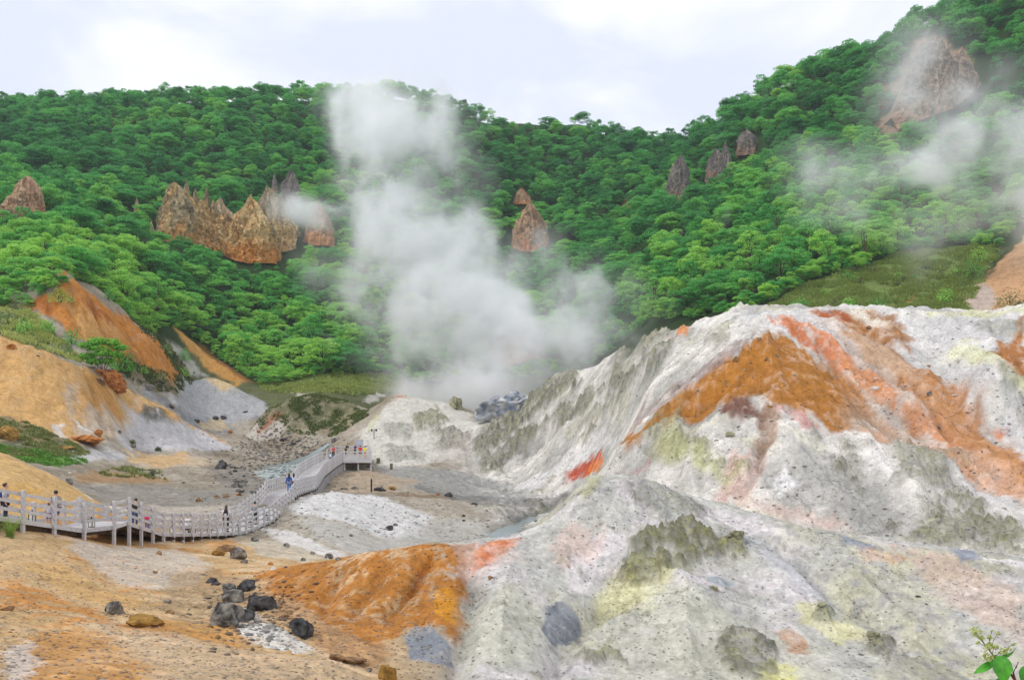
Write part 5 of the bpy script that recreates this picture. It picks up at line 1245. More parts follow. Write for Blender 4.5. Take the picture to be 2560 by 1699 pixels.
def bush(u, v, w, h, y0, y1, label, group=None, mat=None, leaf=.3, seed=0, name='shrub', n=300):
    p = on_ground(u, v, y0, y1); kk = p.y/F; rs = np.random.RandomState(seed+int(u))
    d = rs.normal(size=(n, 3)); d /= np.linalg.norm(d, axis=1)[:, None]; d[:, 2] = np.abs(d[:, 2])
    lump = 1+.35*fbm(d[:, 0]*2+u, d[:, 1]*2, 2, d[:, 2]*2+.2)
    C = d*(rs.uniform(.55, 1, n)*lump)[:, None]*np.array([w*kk/2, w*kk/2*.8, h*kk]); N = d+np.array([0, 0, .5])+rs.normal(size=(n, 3))*.4
    V, Fc = leaf_quads(C, N, leaf*rs.uniform(.6, 1.3, n), rs)
    e = empty(name, p, 0); tag(e, label, 'shrub', group)
    obj('foliage', mesh_np('foliage', V, Fc, mat or MAT_LEAF), e)
    b = MB()
    for k in range(6): a = k*1.05; b.tube([(0, 0, -.2), (math.cos(a)*w*kk*.12, math.sin(a)*w*kk*.1, h*kk*.4), (math.cos(a)*w*kk*.3, math.sin(a)*w*kk*.25, h*kk*.75)], [.04, .03, .012], 4)
    obj('stem', b.mesh('stem', MAT_BARK), e)
bush(286,868,64,52,126,160,'rounded green bush beside the lone flat topped tree',None,MAT_LEAF2,.34,1,n=520)
bush(258,862,40,30,126,160,'low green bush tucked under the lone flat topped tree',None,MAT_LEAF2,.34,2,n=260)
for (u, v, w, h, y0, y1, lab) in [(1840,718,54,34,120,150,'bright bush at the skyline in front of the grassy slope'),(2030,722,60,52,120,150,'taller bush in the middle of the grassy slope edge'),(2245,640,60,56,120,190,'bushy tree clump between grass and pink scar'),(2240,560,70,60,125,200,'leafy bush uphill of the pink scar'),
      (2330,712,80,46,100,160,'dark bush in the mouth of the pink scar'),(2260,600,50,40,125,190,'small bush at the upper rim of the pink scar'),(2180,700,46,36,120,170,'small bush low on the grassy slope by the pink scar'),(1960,715,40,26,120,150,'low bush behind the red crest of the mound'),
      (370,888,44,26,140,180,'low bush on the dark foot of the orange scarp'),(420,868,40,24,150,190,'low bush where scarp and gully meet'),(330,868,30,18,140,175,'tiny bush on the scarp foot near the round bush'),(60,770,60,34,120,150,'scrubby bush on the grass bank above the ochre slope'),(330,745,36,34,150,185,'bush on the upper rim of the orange scarp'),(385,782,30,26,150,190,'bush halfway down the rim of the orange scarp'),(425,830,34,30,155,200,'bush low on the rim of the orange scarp'),(250,700,30,26,150,180,'bush near the top rim of the orange scarp'),(110,775,40,30,120,150,'bush behind the edge of the grass bank'),
      (165,800,44,40,120,150,'bush on the far lip of the grass bank'),(305,1028,20,12,80,130,'dark little bush on the pale flat below the ochre slope'),(365,1026,16,9,80,130,'smallest dark bush on the pale flat'),(140,700,60,40,140,175,'bush hanging over the edge of the orange scarp'),(355,720,60,60,160,200,'pointed young tree like bush above the orange scarp end')]:
    bush(u,v,w,h,y0,y1,lab,'shrubs on open ground',MAT_SCRUB if 'dark' in lab else None,.32 if w > 30 else .2,3,n=320)
single_tree(172,560,140,230,1.3,1,'bright yellow green domed tree standing out on the wood edge',sxy=1.15)
single_tree(745,868,195,225,1.15,3,'broad tree at the front of the wood above the meadow')
single_tree(800,866,190,225,1.0,1,'tree with a rounded crown at the meadow edge close to the steam')

rsB = np.random.RandomState(31)
for _ in range(26):
    u = rsB.uniform(1800, 2230); v = rsB.uniform(600, 715)
    if v < np.interp(u, _tlu, np.array([t[1] for t in TL]))+14: continue
    bush(u, v, rsB.uniform(16, 34), rsB.uniform(12, 24), 118, 185, 'small rounded shrub dotted over the grassy slope behind the big mound', 'shrubs dotted over the grassy slope', MAT_SCRUB if rsB.rand() < .5 else None, .26, 9, n=160)
# the far woods: every tree beyond the nearest three hundred, as one mass
def far_woods():
    n = len(REST); me = bpy.data.meshes.new('far_woods'); me.vertices.add(n)
    co = np.stack([TP[REST, 0], TP[REST, 1], TZ[REST]-.35], -1); me.vertices.foreach_set('co', co.astype(np.float32).ravel())
    a = me.attributes.new('turn', 'FLOAT', 'POINT'); a.data.foreach_set('value', rsT.uniform(0, 6.28, n).astype(np.float32))
    s = (rsT.uniform(.52, 1.15, n)*np.where(TYO[REST], .45, 1.0)).astype(np.float32); sz = s*rsT.uniform(.85, 1.15, n)
    a = me.attributes.new('size', 'FLOAT_VECTOR', 'POINT'); a.data.foreach_set('vector', np.stack([s, s, sz], -1).astype(np.float32).ravel())
    a = me.attributes.new('which', 'INT', 'POINT'); a.data.foreach_set('value', rsT.randint(0, len(VARS), n).astype(np.int32))
    o = obj('far_woods', me); tag(o, 'dense green woods covering the hills behind the nearest trees', 'woods', None, 'stuff')
    g = bpy.data.node_groups.new('woods_spread', 'GeometryNodeTree')
    g.interface.new_socket('Geometry', in_out='INPUT', socket_type='NodeSocketGeometry'); g.interface.new_socket('Geometry', in_out='OUTPUT', socket_type='NodeSocketGeometry')
    N, L = g.nodes, g.links
    gi, go = N.new('NodeGroupInput'), N.new('NodeGroupOutput'); ip = N.new('GeometryNodeInstanceOnPoints'); g2i = N.new('GeometryNodeGeometryToInstance')
    crowns = {}
    for ob in bpy.data.objects:
        if ob.type == 'MESH' and ob.name.startswith('crown') and ob.parent and ob.parent.name.startswith('broadleaf'): crowns.setdefault(ob.data.name, ob)
    for cm, tm, *_ in reversed(VARS):
        oi = N.new('GeometryNodeObjectInfo'); oi.transform_space = 'ORIGINAL'; oi.inputs['As Instance'].default_value = False; oi.inputs['Object'].default_value = crowns[cm.name]
        L.new(oi.outputs['Geometry'], g2i.inputs[0])
    def named(nm, tp):
        q = N.new('GeometryNodeInputNamedAttribute'); q.data_type = tp; q.inputs['Name'].default_value = nm; return q.outputs['Attribute']
    L.new(gi.outputs[0], ip.inputs['Points']); L.new(g2i.outputs[0], ip.inputs['Instance']); ip.inputs['Pick Instance'].default_value = True
    L.new(named('which', 'INT'), ip.inputs['Instance Index']); L.new(named('size', 'FLOAT_VECTOR'), ip.inputs['Scale'])
    cx = N.new('ShaderNodeCombineXYZ'); L.new(named('turn', 'FLOAT'), cx.inputs['Z']); L.new(cx.outputs[0], ip.inputs['Rotation'])
    L.new(ip.outputs[0], go.inputs[0])
    md = o.modifiers.new('spread', 'NODES'); md.node_group = g
far_woods()
tick('trees')

# ======================= GRASS AND GROUND COVER =======================
def grass(name, regions, count, h, mat, label, seed, wdt=.05, clump=3.0, thin=-.10):
    rs = np.random.RandomState(seed); V = []; n = 0
    polys = [(poly_plan(p, a, b), w) for (p, a, b, w) in regions]
    pts = []
    tot = sum(w for _, w in polys)
    for P, w in polys:
        k = int(count*w/tot); lo, hi = P.min(0), P.max(0); got = 0; guard = 0
        while got < k and guard < 60:
            guard += 1
            q = rs.uniform(0, 1, (k*2, 2)); q0 = lo[0]+(hi[0]-lo[0])*q[:, 0]; y = np.sqrt(np.exp(2*lo[1])+(np.exp(2*hi[1])-np.exp(2*lo[1]))*q[:, 1])
            ok = sdist(P, q0, np.log(y)) > -.002+rs.uniform(-.004, .002, len(y))
            x = q0*y; ok &= (fbm(x/clump, y/clump, 3)+rs.uniform(-.25, .25, len(x)) > thin)
            sel_ = np.nonzero(ok)[0][:k-got]; pts.append(np.stack([x[sel_], y[sel_]], -1)); got += len(sel_)
    Pn = np.concatenate(pts); m = len(Pn); z = gz(Pn[:, 0], Pn[:, 1])
    # each tuft: five bent blades, two quads each -> one strip of 3 rows
    nb = 5; a = rs.uniform(0, 2*np.pi, (m, nb)); hh = h*rs.uniform(.5, 1.25, (m, nb))*(1+.5*fbm(Pn[:, 0]/clump, Pn[:, 1]/clump, 2))[:, None]; out = hh*rs.uniform(.25, .75, (m, nb)); w = wdt*rs.uniform(.7, 1.3, (m, nb))
    bx = Pn[:, 0][:, None]+rs.normal(size=(m, nb))*h*.22; by = Pn[:, 1][:, None]+rs.normal(size=(m, nb))*h*.22; bz = z[:, None]-.03+0*a
    ca, sa = np.cos(a), np.sin(a)
    rows = []
    for t, ww in ((0, 1), (.55, .8), (1, .12)):
        px = bx+ca*out*t**1.6; py = by+sa*out*t**1.6; pz = bz+hh*(t-.25*t*t)
        rows.append(np.stack([px-sa*w*ww, py+ca*w*ww, pz], -1)); rows.append(np.stack([px+sa*w*ww, py-ca*w*ww, pz], -1))
    V = np.stack(rows, 2).reshape(-1, 3)
    b = np.arange(m*nb)[:, None]*6; f = np.concatenate([b+np.array([0, 1, 3, 2]), b+np.array([2, 3, 5, 4])], 0)
    o = obj(name, mesh_np(name, V, f, mat)); tag(o, label, 'grass', None, 'stuff'); return o
GRASS_L = [([(-200,660),(0,704),(60,724),(132,780),(192,838),(160,832),(80,806),(0,780),(-200,745)], 120, 152, 1.0)]
grass('bank_grass', GRASS_L, 5000, .7, MAT_GRASS, 'coarse green grass on the bank above the ochre slope', 1, .07)
grass('scarp_scrub', [([(300,742),(350,770),(400,805),(448,872),(428,885),(364,800)], 150, 200, 1.0), ([(285,845),(370,870),(424,886),(400,905),(330,892),(270,872)], 138, 182, .6)], 1500, .55, MAT_SCRUB, 'dark scrub along the rim and foot of the orange scarp', 11, .08, 2.5)
grass('strip_scrub', [([(-60,968),(0,972),(90,985),(155,1010),(205,1040),(150,1050),(-60,1060)], 78, 106, 1.0), ([(230,1090),(300,1080),(390,1098),(370,1104),(260,1100)], 78, 110, .10)], 3400, .36, MAT_SCRUB, 'olive scrub and low grass in the strip below the ochre slope', 2, .06, 2.2, .08)
grass('strip_grass', [([(-60,1022),(0,1030),(70,1045),(150,1052),(200,1062),(130,1072),(60,1066),(-60,1060)], 74, 100, 1.0)], 2600, .35, MAT_GRASS_B, 'bright green grass edging the near orange hillock', 3, .05, 2.0)
grass('meadow_grass', [([(596,868),(700,866),(920,866),(935,902),(835,908),(612,902)], 172, 222, 1.0)], 6500, .8, MAT_GRASS, 'rough green meadow at the foot of the far wood', 4, .09)
grass('hummock_scrub', [([(580,985),(612,955),(660,915),(740,908),(800,925),(850,968),(830,1000),(700,1000),(650,965)], 148, 176, 1.0)], 3000, .34, MAT_SCRUB, 'olive scrub patches over the green hummock', 5, .08, 3.0, .02)
grass('slope_scrub', [([(1745,728),(1850,658),(2000,618),(2080,584),(2200,562),(2305,572),(2245,680),(2230,735)], 118, 185, 1.0)], 9500, .75, MAT_GRASS, 'knee high scrub and bamboo grass on the slope behind the big mound', 6, .085, 4.0, .0)
tick('grass')

# ======================= BOARDWALK =======================
def mat_wood(name, c1, c2, scale=(1, 1, 1)):
    m, n, l, p = mat_new(name); geo = n.new('ShaderNodeNewGeometry')
    mp = n.new('ShaderNodeMapping'); mp.inputs['Scale'].default_value = scale; l.new(geo.outputs['Position'], mp.inputs['Vector'])
    t = n.new('ShaderNodeTexNoise'); t.inputs['Scale'].default_value = 3.5; t.inputs['Detail'].default_value = 6; t.inputs['Roughness'].default_value = .65; l.new(mp.outputs[0], t.inputs['Vector'])
    r = n.new('ShaderNodeValToRGB'); r.color_ramp.elements[0].position = .32; r.color_ramp.elements[1].position = .68; r.color_ramp.elements[0].color = (*lin(c1), 1); r.color_ramp.elements[1].color = (*lin(c2), 1); l.new(t.outputs['Fac'], r.inputs['Fac'])
    a = n.new('ShaderNodeMapRange'); a.inputs['To Min'].default_value = .86; a.inputs['To Max'].default_value = 1.1; l.new(geo.outputs['Random Per Island'], a.inputs['Value'])
    hs = n.new('ShaderNodeHueSaturation'); l.new(a.outputs[0], hs.inputs['Value']); l.new(r.outputs['Color'], hs.inputs['Color'])
    l.new(hs.outputs['Color'], p.inputs['Base Color']); p.inputs['Roughness'].default_value = .85; p.inputs['Specular IOR Level'].default_value = .2
    bp = n.new('ShaderNodeBump'); bp.inputs['Strength'].default_value = .4; bp.inputs['Distance'].default_value = .01; l.new(t.outputs['Fac'], bp.inputs['Height']); l.new(bp.outputs['Normal'], p.inputs['Normal'])
    return m
MAT_WOOD = mat_wood('weathered_grey_wood', (172,169,170), (214,211,212), (6, 1.2, 6))
MAT_WOOD_D = mat_wood('weathered_deck_wood', (172,168,168), (208,205,204), (1.5, 6, 6))
MAT_BEAM = mat_wood('brown_beam_wood', (62,50,40), (112,92,74), (5, 1.2, 5))

# camera-side edge of the deck: (u, row, distance) measured at the posts
EDGE = [(-190,1160,33.5),(-115,1172,35.2),(-35,1185,36.9),(47,1197,38.6),(120,1208,40.7),(189,1219,43.0),(258,1212,45),(293,1202,46.3),(321,1212,48),(348,1220,49.9),(373,1228.5,52),
 (397,1229.5,53.1),(419,1229.5,54.1),(441,1229.3,55.1),(461,1229,56.1),(480,1229,57.1),(498,1228.5,58.2),(516,1228,59.4),(533,1227,60.6),(549,1226,61.8),(564,1224,63),(579,1218.5,64.2),(592,1213,65.4),(606,1207,66.7),(618,1202,68),(628,1197,69.1)]
E3 = [Vector(((u-CU)/F*Y, Y, CZ+(HV-v)/F*Y)) for (u, v, Y) in EDGE]
tail = [(628,1197,69.1),(646,1181,71.5),(665,1166,74.5),(681,1139,78),(700,1132,82),(716,1127,86),(729,1122.5,89),(738,1108,92.5),(746.5,1094,96),(760,1083,102),(775,1072,109),(790,1062.5,116.5)]
T3 = [Vector(((u-CU)/F*Y, Y, CZ+(HV-v)/F*Y)) for (u, v, Y) in tail]
acc = 0.0; STEP = 1.08
for a, b in zip(T3[:-1], T3[1:]):
    L_ = (b-a).length; d0 = STEP-acc
    while d0 <= L_: E3.append(a.lerp(b, d0/L_)); d0 += STEP
    acc = L_-(d0-STEP)
NB = len(E3)
WID = 2.35
def side(i):
    d = (E3[min(i+1, NB-1)]-E3[max(i-1, 0)]); d.z = 0; d.normalize(); return Vector((-d.y, d.x, 0))
SM = []
for i in range(NB):
    s = Vector((0, 0, 0))
    for j in range(max(0, i-2), min(NB, i+3)): s += side(j)
    SM.append(s.normalized())
IN3 = [E3[i]+SM[i]*WID for i in range(NB)]
walk = empty('boardwalk', E3[3]); tag(walk, 'long weathered grey timber boardwalk with railings crossing the valley floor', 'boardwalk')
inv = Matrix.Translation(-E3[3])
def W(p): return Vector(p)-E3[3]
# deck: cross planks, stairs get treads
mb = MB()
for i in range(NB-1):
    a, b, a2, b2 = W(E3[i]), W(E3[i+1]), W(IN3[i]), W(IN3[i+1])
    n_ = max(2, int(round((b-a).length/.22)))
    steep = abs(b.z-a.z)/max((b-a).length, .1) > .15
    for k in range(n_):
        t0, t1 = (k+.04)/n_, (k+.96)/n_
        c0, c1, c2, c3 = a.lerp(b, t0), a.lerp(b, t1), a2.lerp(b2, t1), a2.lerp(b2, t0)
        if steep: zz = (c0.z+c1.z)/2; c0, c1, c2, c3 = [Vector((c.x, c.y, zz)) for c in (c0, c1, c2, c3)]
        vs = [mb.bm.verts.new(c) for c in (c0, c1, c2, c3)]+[mb.bm.verts.new(c-Vector((0, 0, .06))) for c in (c0, c1, c2, c3)]
        for f in ((0,1,2,3),(7,6,5,4),(0,4,5,1),(1,5,6,2),(2,6,7,3),(3,7,4,0)): mb.bm.faces.new([vs[q] for q in f])
mb.build('deck', MAT_WOOD_D, walk)
# edge boards and joists under the deck
mj = MB()
for L3, sg in ((E3, 1), (IN3, -1)):
    mb = MB()
    for i in range(NB-1):
        o_ = -SM[i]*.03*sg
        mb.bar(W(L3[i])+o_+Vector((0, 0, -.10)), W(L3[i+1])+o_+Vector((0, 0, -.10)), .045, .20)
    mb.build('edge_board', MAT_WOOD, walk)
for i in range(NB):
    mj.bar(W(E3[i])-SM[i]*.16+Vector((0, 0, -.30)), W(IN3[i])+SM[i]*.16+Vector((0, 0, -.30)), .13, .18)
for q in (.10, .5, .90):  # deep dark stringers, added to darken the shaded gap under the deck
    for i in range(NB-1): mj.bar(W(E3[i].lerp(IN3[i], q))+Vector((0, 0, -.22)), W(E3[i+1].lerp(IN3[i+1], q))+Vector((0, 0, -.22)), .10, .31)
mj.build('joist', MAT_BEAM, walk)
PH = 1.24
posts = sorted([(E3[i].y, E3[i], -SM[i], i) for i in range(NB)]+[(IN3[i].y+3, IN3[i], SM[i], i) for i in range(NB)], key=lambda q: q[0])
restp = MB(); restl = MB()
for k, (yy, p, o_, i) in enumerate(posts):
    w = .15 if i < 11 else .125
    pr = o_*(.03+.03+w/2)
    d = SM[i].cross(Vector((0, 0, 1))); q = Matrix.Rotation(math.atan2(d.y, d.x), 3, 'Z')
    base = W(p)+pr; g = float(gz(p.x+pr.x, p.y+pr.y))-E3[3].z
    def pst(m): m.box(base+Vector((0, 0, (PH-.24)/2)), (w, w, PH+.24), q, .012)
    ltop = base.z-.245; lb = min(g-.35, ltop-.2)
    lg = base-o_*.02
    def leg(m): m.box(Vector((lg.x, lg.y, (ltop+lb)/2)), (w*.92, w*.92, ltop-lb), q)
    if k < 98:
        m = MB(); pst(m); m.build('post', MAT_WOOD, walk); m = MB(); leg(m); m.build('leg', MAT_WOOD, walk)
    else: pst(restp); leg(restl)
o = restp.build('post', MAT_WOOD, walk); o['kind'] = 'stuff'
o = restl.build('leg', MAT_WOOD, walk); o['kind'] = 'stuff'
for L3, sg in ((E3, 1), (IN3, -1)):
    for hgt in (.34, .70, 1.06):
        m = MB()
        for i in range(NB-1):
            o0, o1 = SM[i]*.005*sg, SM[i+1]*.005*sg
            m.bar(W(L3[i])-o0+Vector((0, 0, hgt)), W(L3[i+1])-o1+Vector((0, 0, hgt)), .05, .14)
        m.build('rail', MAT_WOOD, walk)

# ======================= VIEWING PLATFORM =======================
PZ = E3[-1].z
plat = empty('viewing_platform', (-21.0, 124, PZ)); tag(plat, 'wooden viewing platform with railings at the end of the boardwalk', 'platform')
def PW(x, y, z=0.0): return Vector((x+21.0, y-124, z))
def pzs(y): return .55*(y-117)/10.0
m = MB()
def pxr(y): return -18.1-.19*(y-117)
for k in range(41):
    y0 = 117.0+k*.25; xr = pxr(y0)
    m.box(PW((xr-24.7)/2, y0+.12, pzs(y0)-.03), (xr+24.7, .235, .06))
m.build('deck', MAT_WOOD_D, plat)
m = MB(); m.box(PW(-21.4, 116.93, -.12), (6.7, .06, .26)); m.build('edge_board', MAT_WOOD, plat); m = MB(); m.bar(PW(-18.04, 117, -.1), PW(-19.92, 127.2, .46), .06, .28); m.build('edge_board', MAT_WOOD, plat)
m = MB(); m.box(PW(-21.4, 117.6, -.42), (6.4, .16, .2)); m.box(PW(-22.0, 125.5, .16), (5.0, .16, .2)); m.build('joist', MAT_BEAM, plat)
corner = [(-21.55, 117), (-19.8, 117), (-18.15, 117), (-18.55, 119.1), (-18.95, 121.2), (-19.35, 123.3), (-19.75, 125.4), (-20.05, 127), (-21.6, 127.2), (-23.1, 127.2), (-24.6, 127.2), (-24.6, 124), (-24.6, 121)]
for (x, y) in corner:
    m = MB(); m.box(PW(x, y, pzs(y)+.62), (.14, .14, 1.34)); m.build('post', MAT_WOOD, plat)
for (x, y) in corner[:8]+[(-21.6, 127.2), (-24.6, 124)]:
    g = float(gz(x, y))-PZ; t = pzs(y)-.06
    m = MB(); m.box(PW(x, y+.25, (t+min(g-.4, t-.3))/2), (.16, .16, t-min(g-.4, t-.3))); m.build('leg', MAT_WOOD, plat)
for hgt in (.42, .78, 1.14):
    m = MB()
    for (a, b) in zip(corner[:-1], corner[1:]): m.bar(PW(a[0], a[1], pzs(a[1])+hgt), PW(b[0], b[1], pzs(b[1])+hgt), .05, .14)
    m.build('rail', MAT_WOOD, plat)

# ======================= SIGNS, POSTS, LANTERNS =======================
MAT_PANEL = mat_noisy('grey_panel', (168,168,176), (184,184,192), 2, .5, 0)
MAT_BLACK = mat_noisy('black_paint', (24,24,26), (40,40,42), 6, .5, .1)
MAT_STUMP = mat_noisy('mossy_post_wood', (78,76,62), (128,124,100), 5, .95, .6)
MAT_SLATE = mat_noisy('dark_post_wood', (58,62,62), (96,98,96), 5, .95, .6)
x0, y0 = (829-CU)/F*126.8, 126.8; z0 = PZ+pzs(126.8)
e = empty('information_board', (x0, y0, z0)); tag(e, 'plain grey information board on two legs at the back of the viewing platform', 'sign board')
MB().box((0, 0, 1.72), (1.08, .05, .95), None, .01).build('panel', MAT_PANEL, e)
for s in (-1, 1): MB().box((s*.45, .06, .85), (.07, .06, 1.8)).build('leg', MAT_WOOD, e)

p = on_ground(863, 1011, 125, 160); k_ = p.y/F
e = empty('floodlight_post', p); tag(e, 'dark T shaped floodlight post standing on the white outcrop', 'floodlight')
MB().tube([(0, 0, -.3), (.02, 0, 21*k_)], .055, 8).build('pole', MAT_BLACK, e)
MB().box((0, 0, 21.5*k_), (.9, .08, .07)).tube([(-.40, 0, 21*k_), (-.3, 0, 17.5*k_), (.35, 0, 16.5*k_)], .025, 6).build('crossbar', MAT_BLACK, e)
for s in (-.34, .36):
    h = MB().box((s, -.06, 20.6*k_), (.26, .30, .30), Matrix.Rotation(.3, 3, 'X'), .03).build('floodlight_head', MAT_BLACK, e)
    MB().box((s, -.225, 20.45*k_), (.19, .012, .21), Matrix.Rotation(.3, 3, 'X')).build('lens', mat_noisy('lens_glass', (70,76,80), (90,96,100), 3, .2, 0), h)

def stake(u, v, h, w, mat, label, y0_, y1_, name='wooden_stake', cap=True, round_=False):
    p = on_ground(u, v, y0_, y1_); k = p.y/F
    m = MB()
    if round_: m.tube([(0, 0, -.4), (0, 0, h*k*.5), (.01, 0, h*k)], [w*k*.5, w*k*.48, w*k*.45], 12)
    else: m.box((0, 0, (h*k-.4)/2), (w*k, w*k, h*k+.4), Matrix.Rotation(.3, 3, 'Z'), w*k*.08)
    o = m.build(name, mat); o.location = p; tag(o, label, 'post')
stake(873,1067,13,7.5,MAT_STUMP,'short mossy wooden post just past the platform corner',105,140,'wooden_post')
stake(903,1080,14,6,MAT_STUMP,'leaning mossy wooden post farther from the platform corner',100,140,'wooden_post')
stake(857,1136,33,4,MAT_BLACK,'thin black pole standing next to the slate boulder',86,120,'marker_pole',round_=True)
stake(352,1098,16,8,MAT_SLATE,'dark square wooden post on the flats below the pale slope',75,120,'wooden_post')

MAT_GLASS = mat_noisy('frosted_lamp_glass', (222,220,212), (236,234,228), 3, .4, 0)
def make_lantern():
    e = empty('deck_lantern')
    m = MB()
    for sx in (-1, 1):
        for sy in (-1, 1): m.box((sx*.088, sy*.088, .19), (.020, .020, .38))
    m.box((0, 0, .012), (.20, .20, .03)); m.box((0, 0, .385), (.22, .22, .04)); m.build('frame', MAT_BLACK, e)
    MB().tube([(0, 0, .03), (0, 0, .365)], .076, 12).build('lamp_glass', MAT_GLASS, e)
    m = MB(); m.tube([(0, 0, .40), (0, 0, .44), (0, 0, .52)], [.10, .03, .015], 8); m.build('cap', MAT_BLACK, e)
    return e
lan0 = make_lantern()
LAN = ['first lantern at the frame edge end of the boardwalk, between the two thick posts','lantern on the kinked bay where the boardwalk turns','lantern just past the highest post of the kinked bays','lantern at the start of the close set posts','lantern beside the squatting person in white','lantern halfway along the level run of the boardwalk','lantern next to the woman with the black backpack','lantern after the backpack woman toward the stairs','lantern where the boardwalk starts to climb','last visible lantern below the stairs']
for k, (i, t) in enumerate([(3, .5), (5, .45), (9, .5), (11, .4), (13, .6), (15, .6), (17, .6), (19, .4), (21, .4), (24, .4)]):
    a = E3[i].lerp(E3[i+1], t)+SM[i]*.22
    if k == 0: r = lan0
    else:
        r = lan0.copy(); COLL.objects.link(r)
        for ch in list(lan0.children): c = ch.copy(); COLL.objects.link(c); c.parent = r
    r.location = a+Vector((0, 0, .0)); r.rotation_euler = (0, 0, math.atan2(SM[i].y, SM[i].x)); r.scale = (1.15, 1.15, 1.0)
    tag(r, LAN[k], 'lantern', 'black and white lanterns along the boardwalk')
tick('boardwalk')

# ======================= PEOPLE =======================
def mat_flat(name, c, rough=.85):
    m, n, l, p = mat_new(name); t = n.new('ShaderNodeTexNoise'); t.inputs['Scale'].default_value = 14; tc = n.new('ShaderNodeTexCoord'); l.new(tc.outputs['Object'], t.inputs['Vector'])
    hs = n.new('ShaderNodeHueSaturation'); mr = n.new('ShaderNodeMapRange'); mr.inputs['To Min'].default_value = .75; mr.inputs['To Max'].default_value = 1.2; l.new(t.outputs['Fac'], mr.inputs['Value']); l.new(mr.outputs[0], hs.inputs['Value'])
    hs.inputs['Color'].default_value = (*lin(c), 1); l.new(hs.outputs['Color'], p.inputs['Base Color']); p.inputs['Roughness'].default_value = rough; return m
_mc = {}
def cloth(c):
    if c not in _mc: _mc[c] = mat_flat('cloth_%s' % ['red','blue','white','black','grey','yellow','pink','navy','tan','denim'][len(_mc) % 10], c)
    return _mc[c]
MAT_SKIN = mat_flat('skin', (206,158,128), .6); MAT_HAIR = mat_flat('black_hair', (28,24,24), .6); MAT_BHAIR = mat_flat('brown_hair', (70,44,30), .6)
MAT_STRAW = mat_flat('straw', (196,160,104)); MAT_SHOE = mat_flat('shoe', (52,50,52)); MAT_EYE = mat_flat('eye_dark', (24,18,16), .3); MAT_LIP = mat_flat('lip', (164,92,84), .5)

def skin_mesh(name, nodes, edges, mat, root=0, sub=1):
    """one continuous surface grown over a joint skeleton; nodes: (position, radius)"""
    me = bpy.data.meshes.new(name); me.from_pydata([n[0] for n in nodes], edges, [])
    o = bpy.data.objects.new('tmp_skin', me); COLL.objects.link(o)
    o.modifiers.new('skin', 'SKIN'); 
    for i, sv in enumerate(me.skin_vertices[0].data):
        r = nodes[i][1]; sv.radius = r if isinstance(r, tuple) else (r, r); sv.use_root = (i == root)
    o.modifiers['skin'].use_smooth_shade = True
    if sub: s = o.modifiers.new('sub', 'SUBSURF'); s.levels = sub; s.render_levels = sub
    dg = bpy.context.evaluated_depsgraph_get(); ev = o.evaluated_get(dg)
    out = bpy.data.meshes.new_from_object(ev); out.name = name
    bpy.data.objects.remove(o); bpy.data.meshes.remove(me)
    out.materials.clear(); out.materials.append(mat); return out

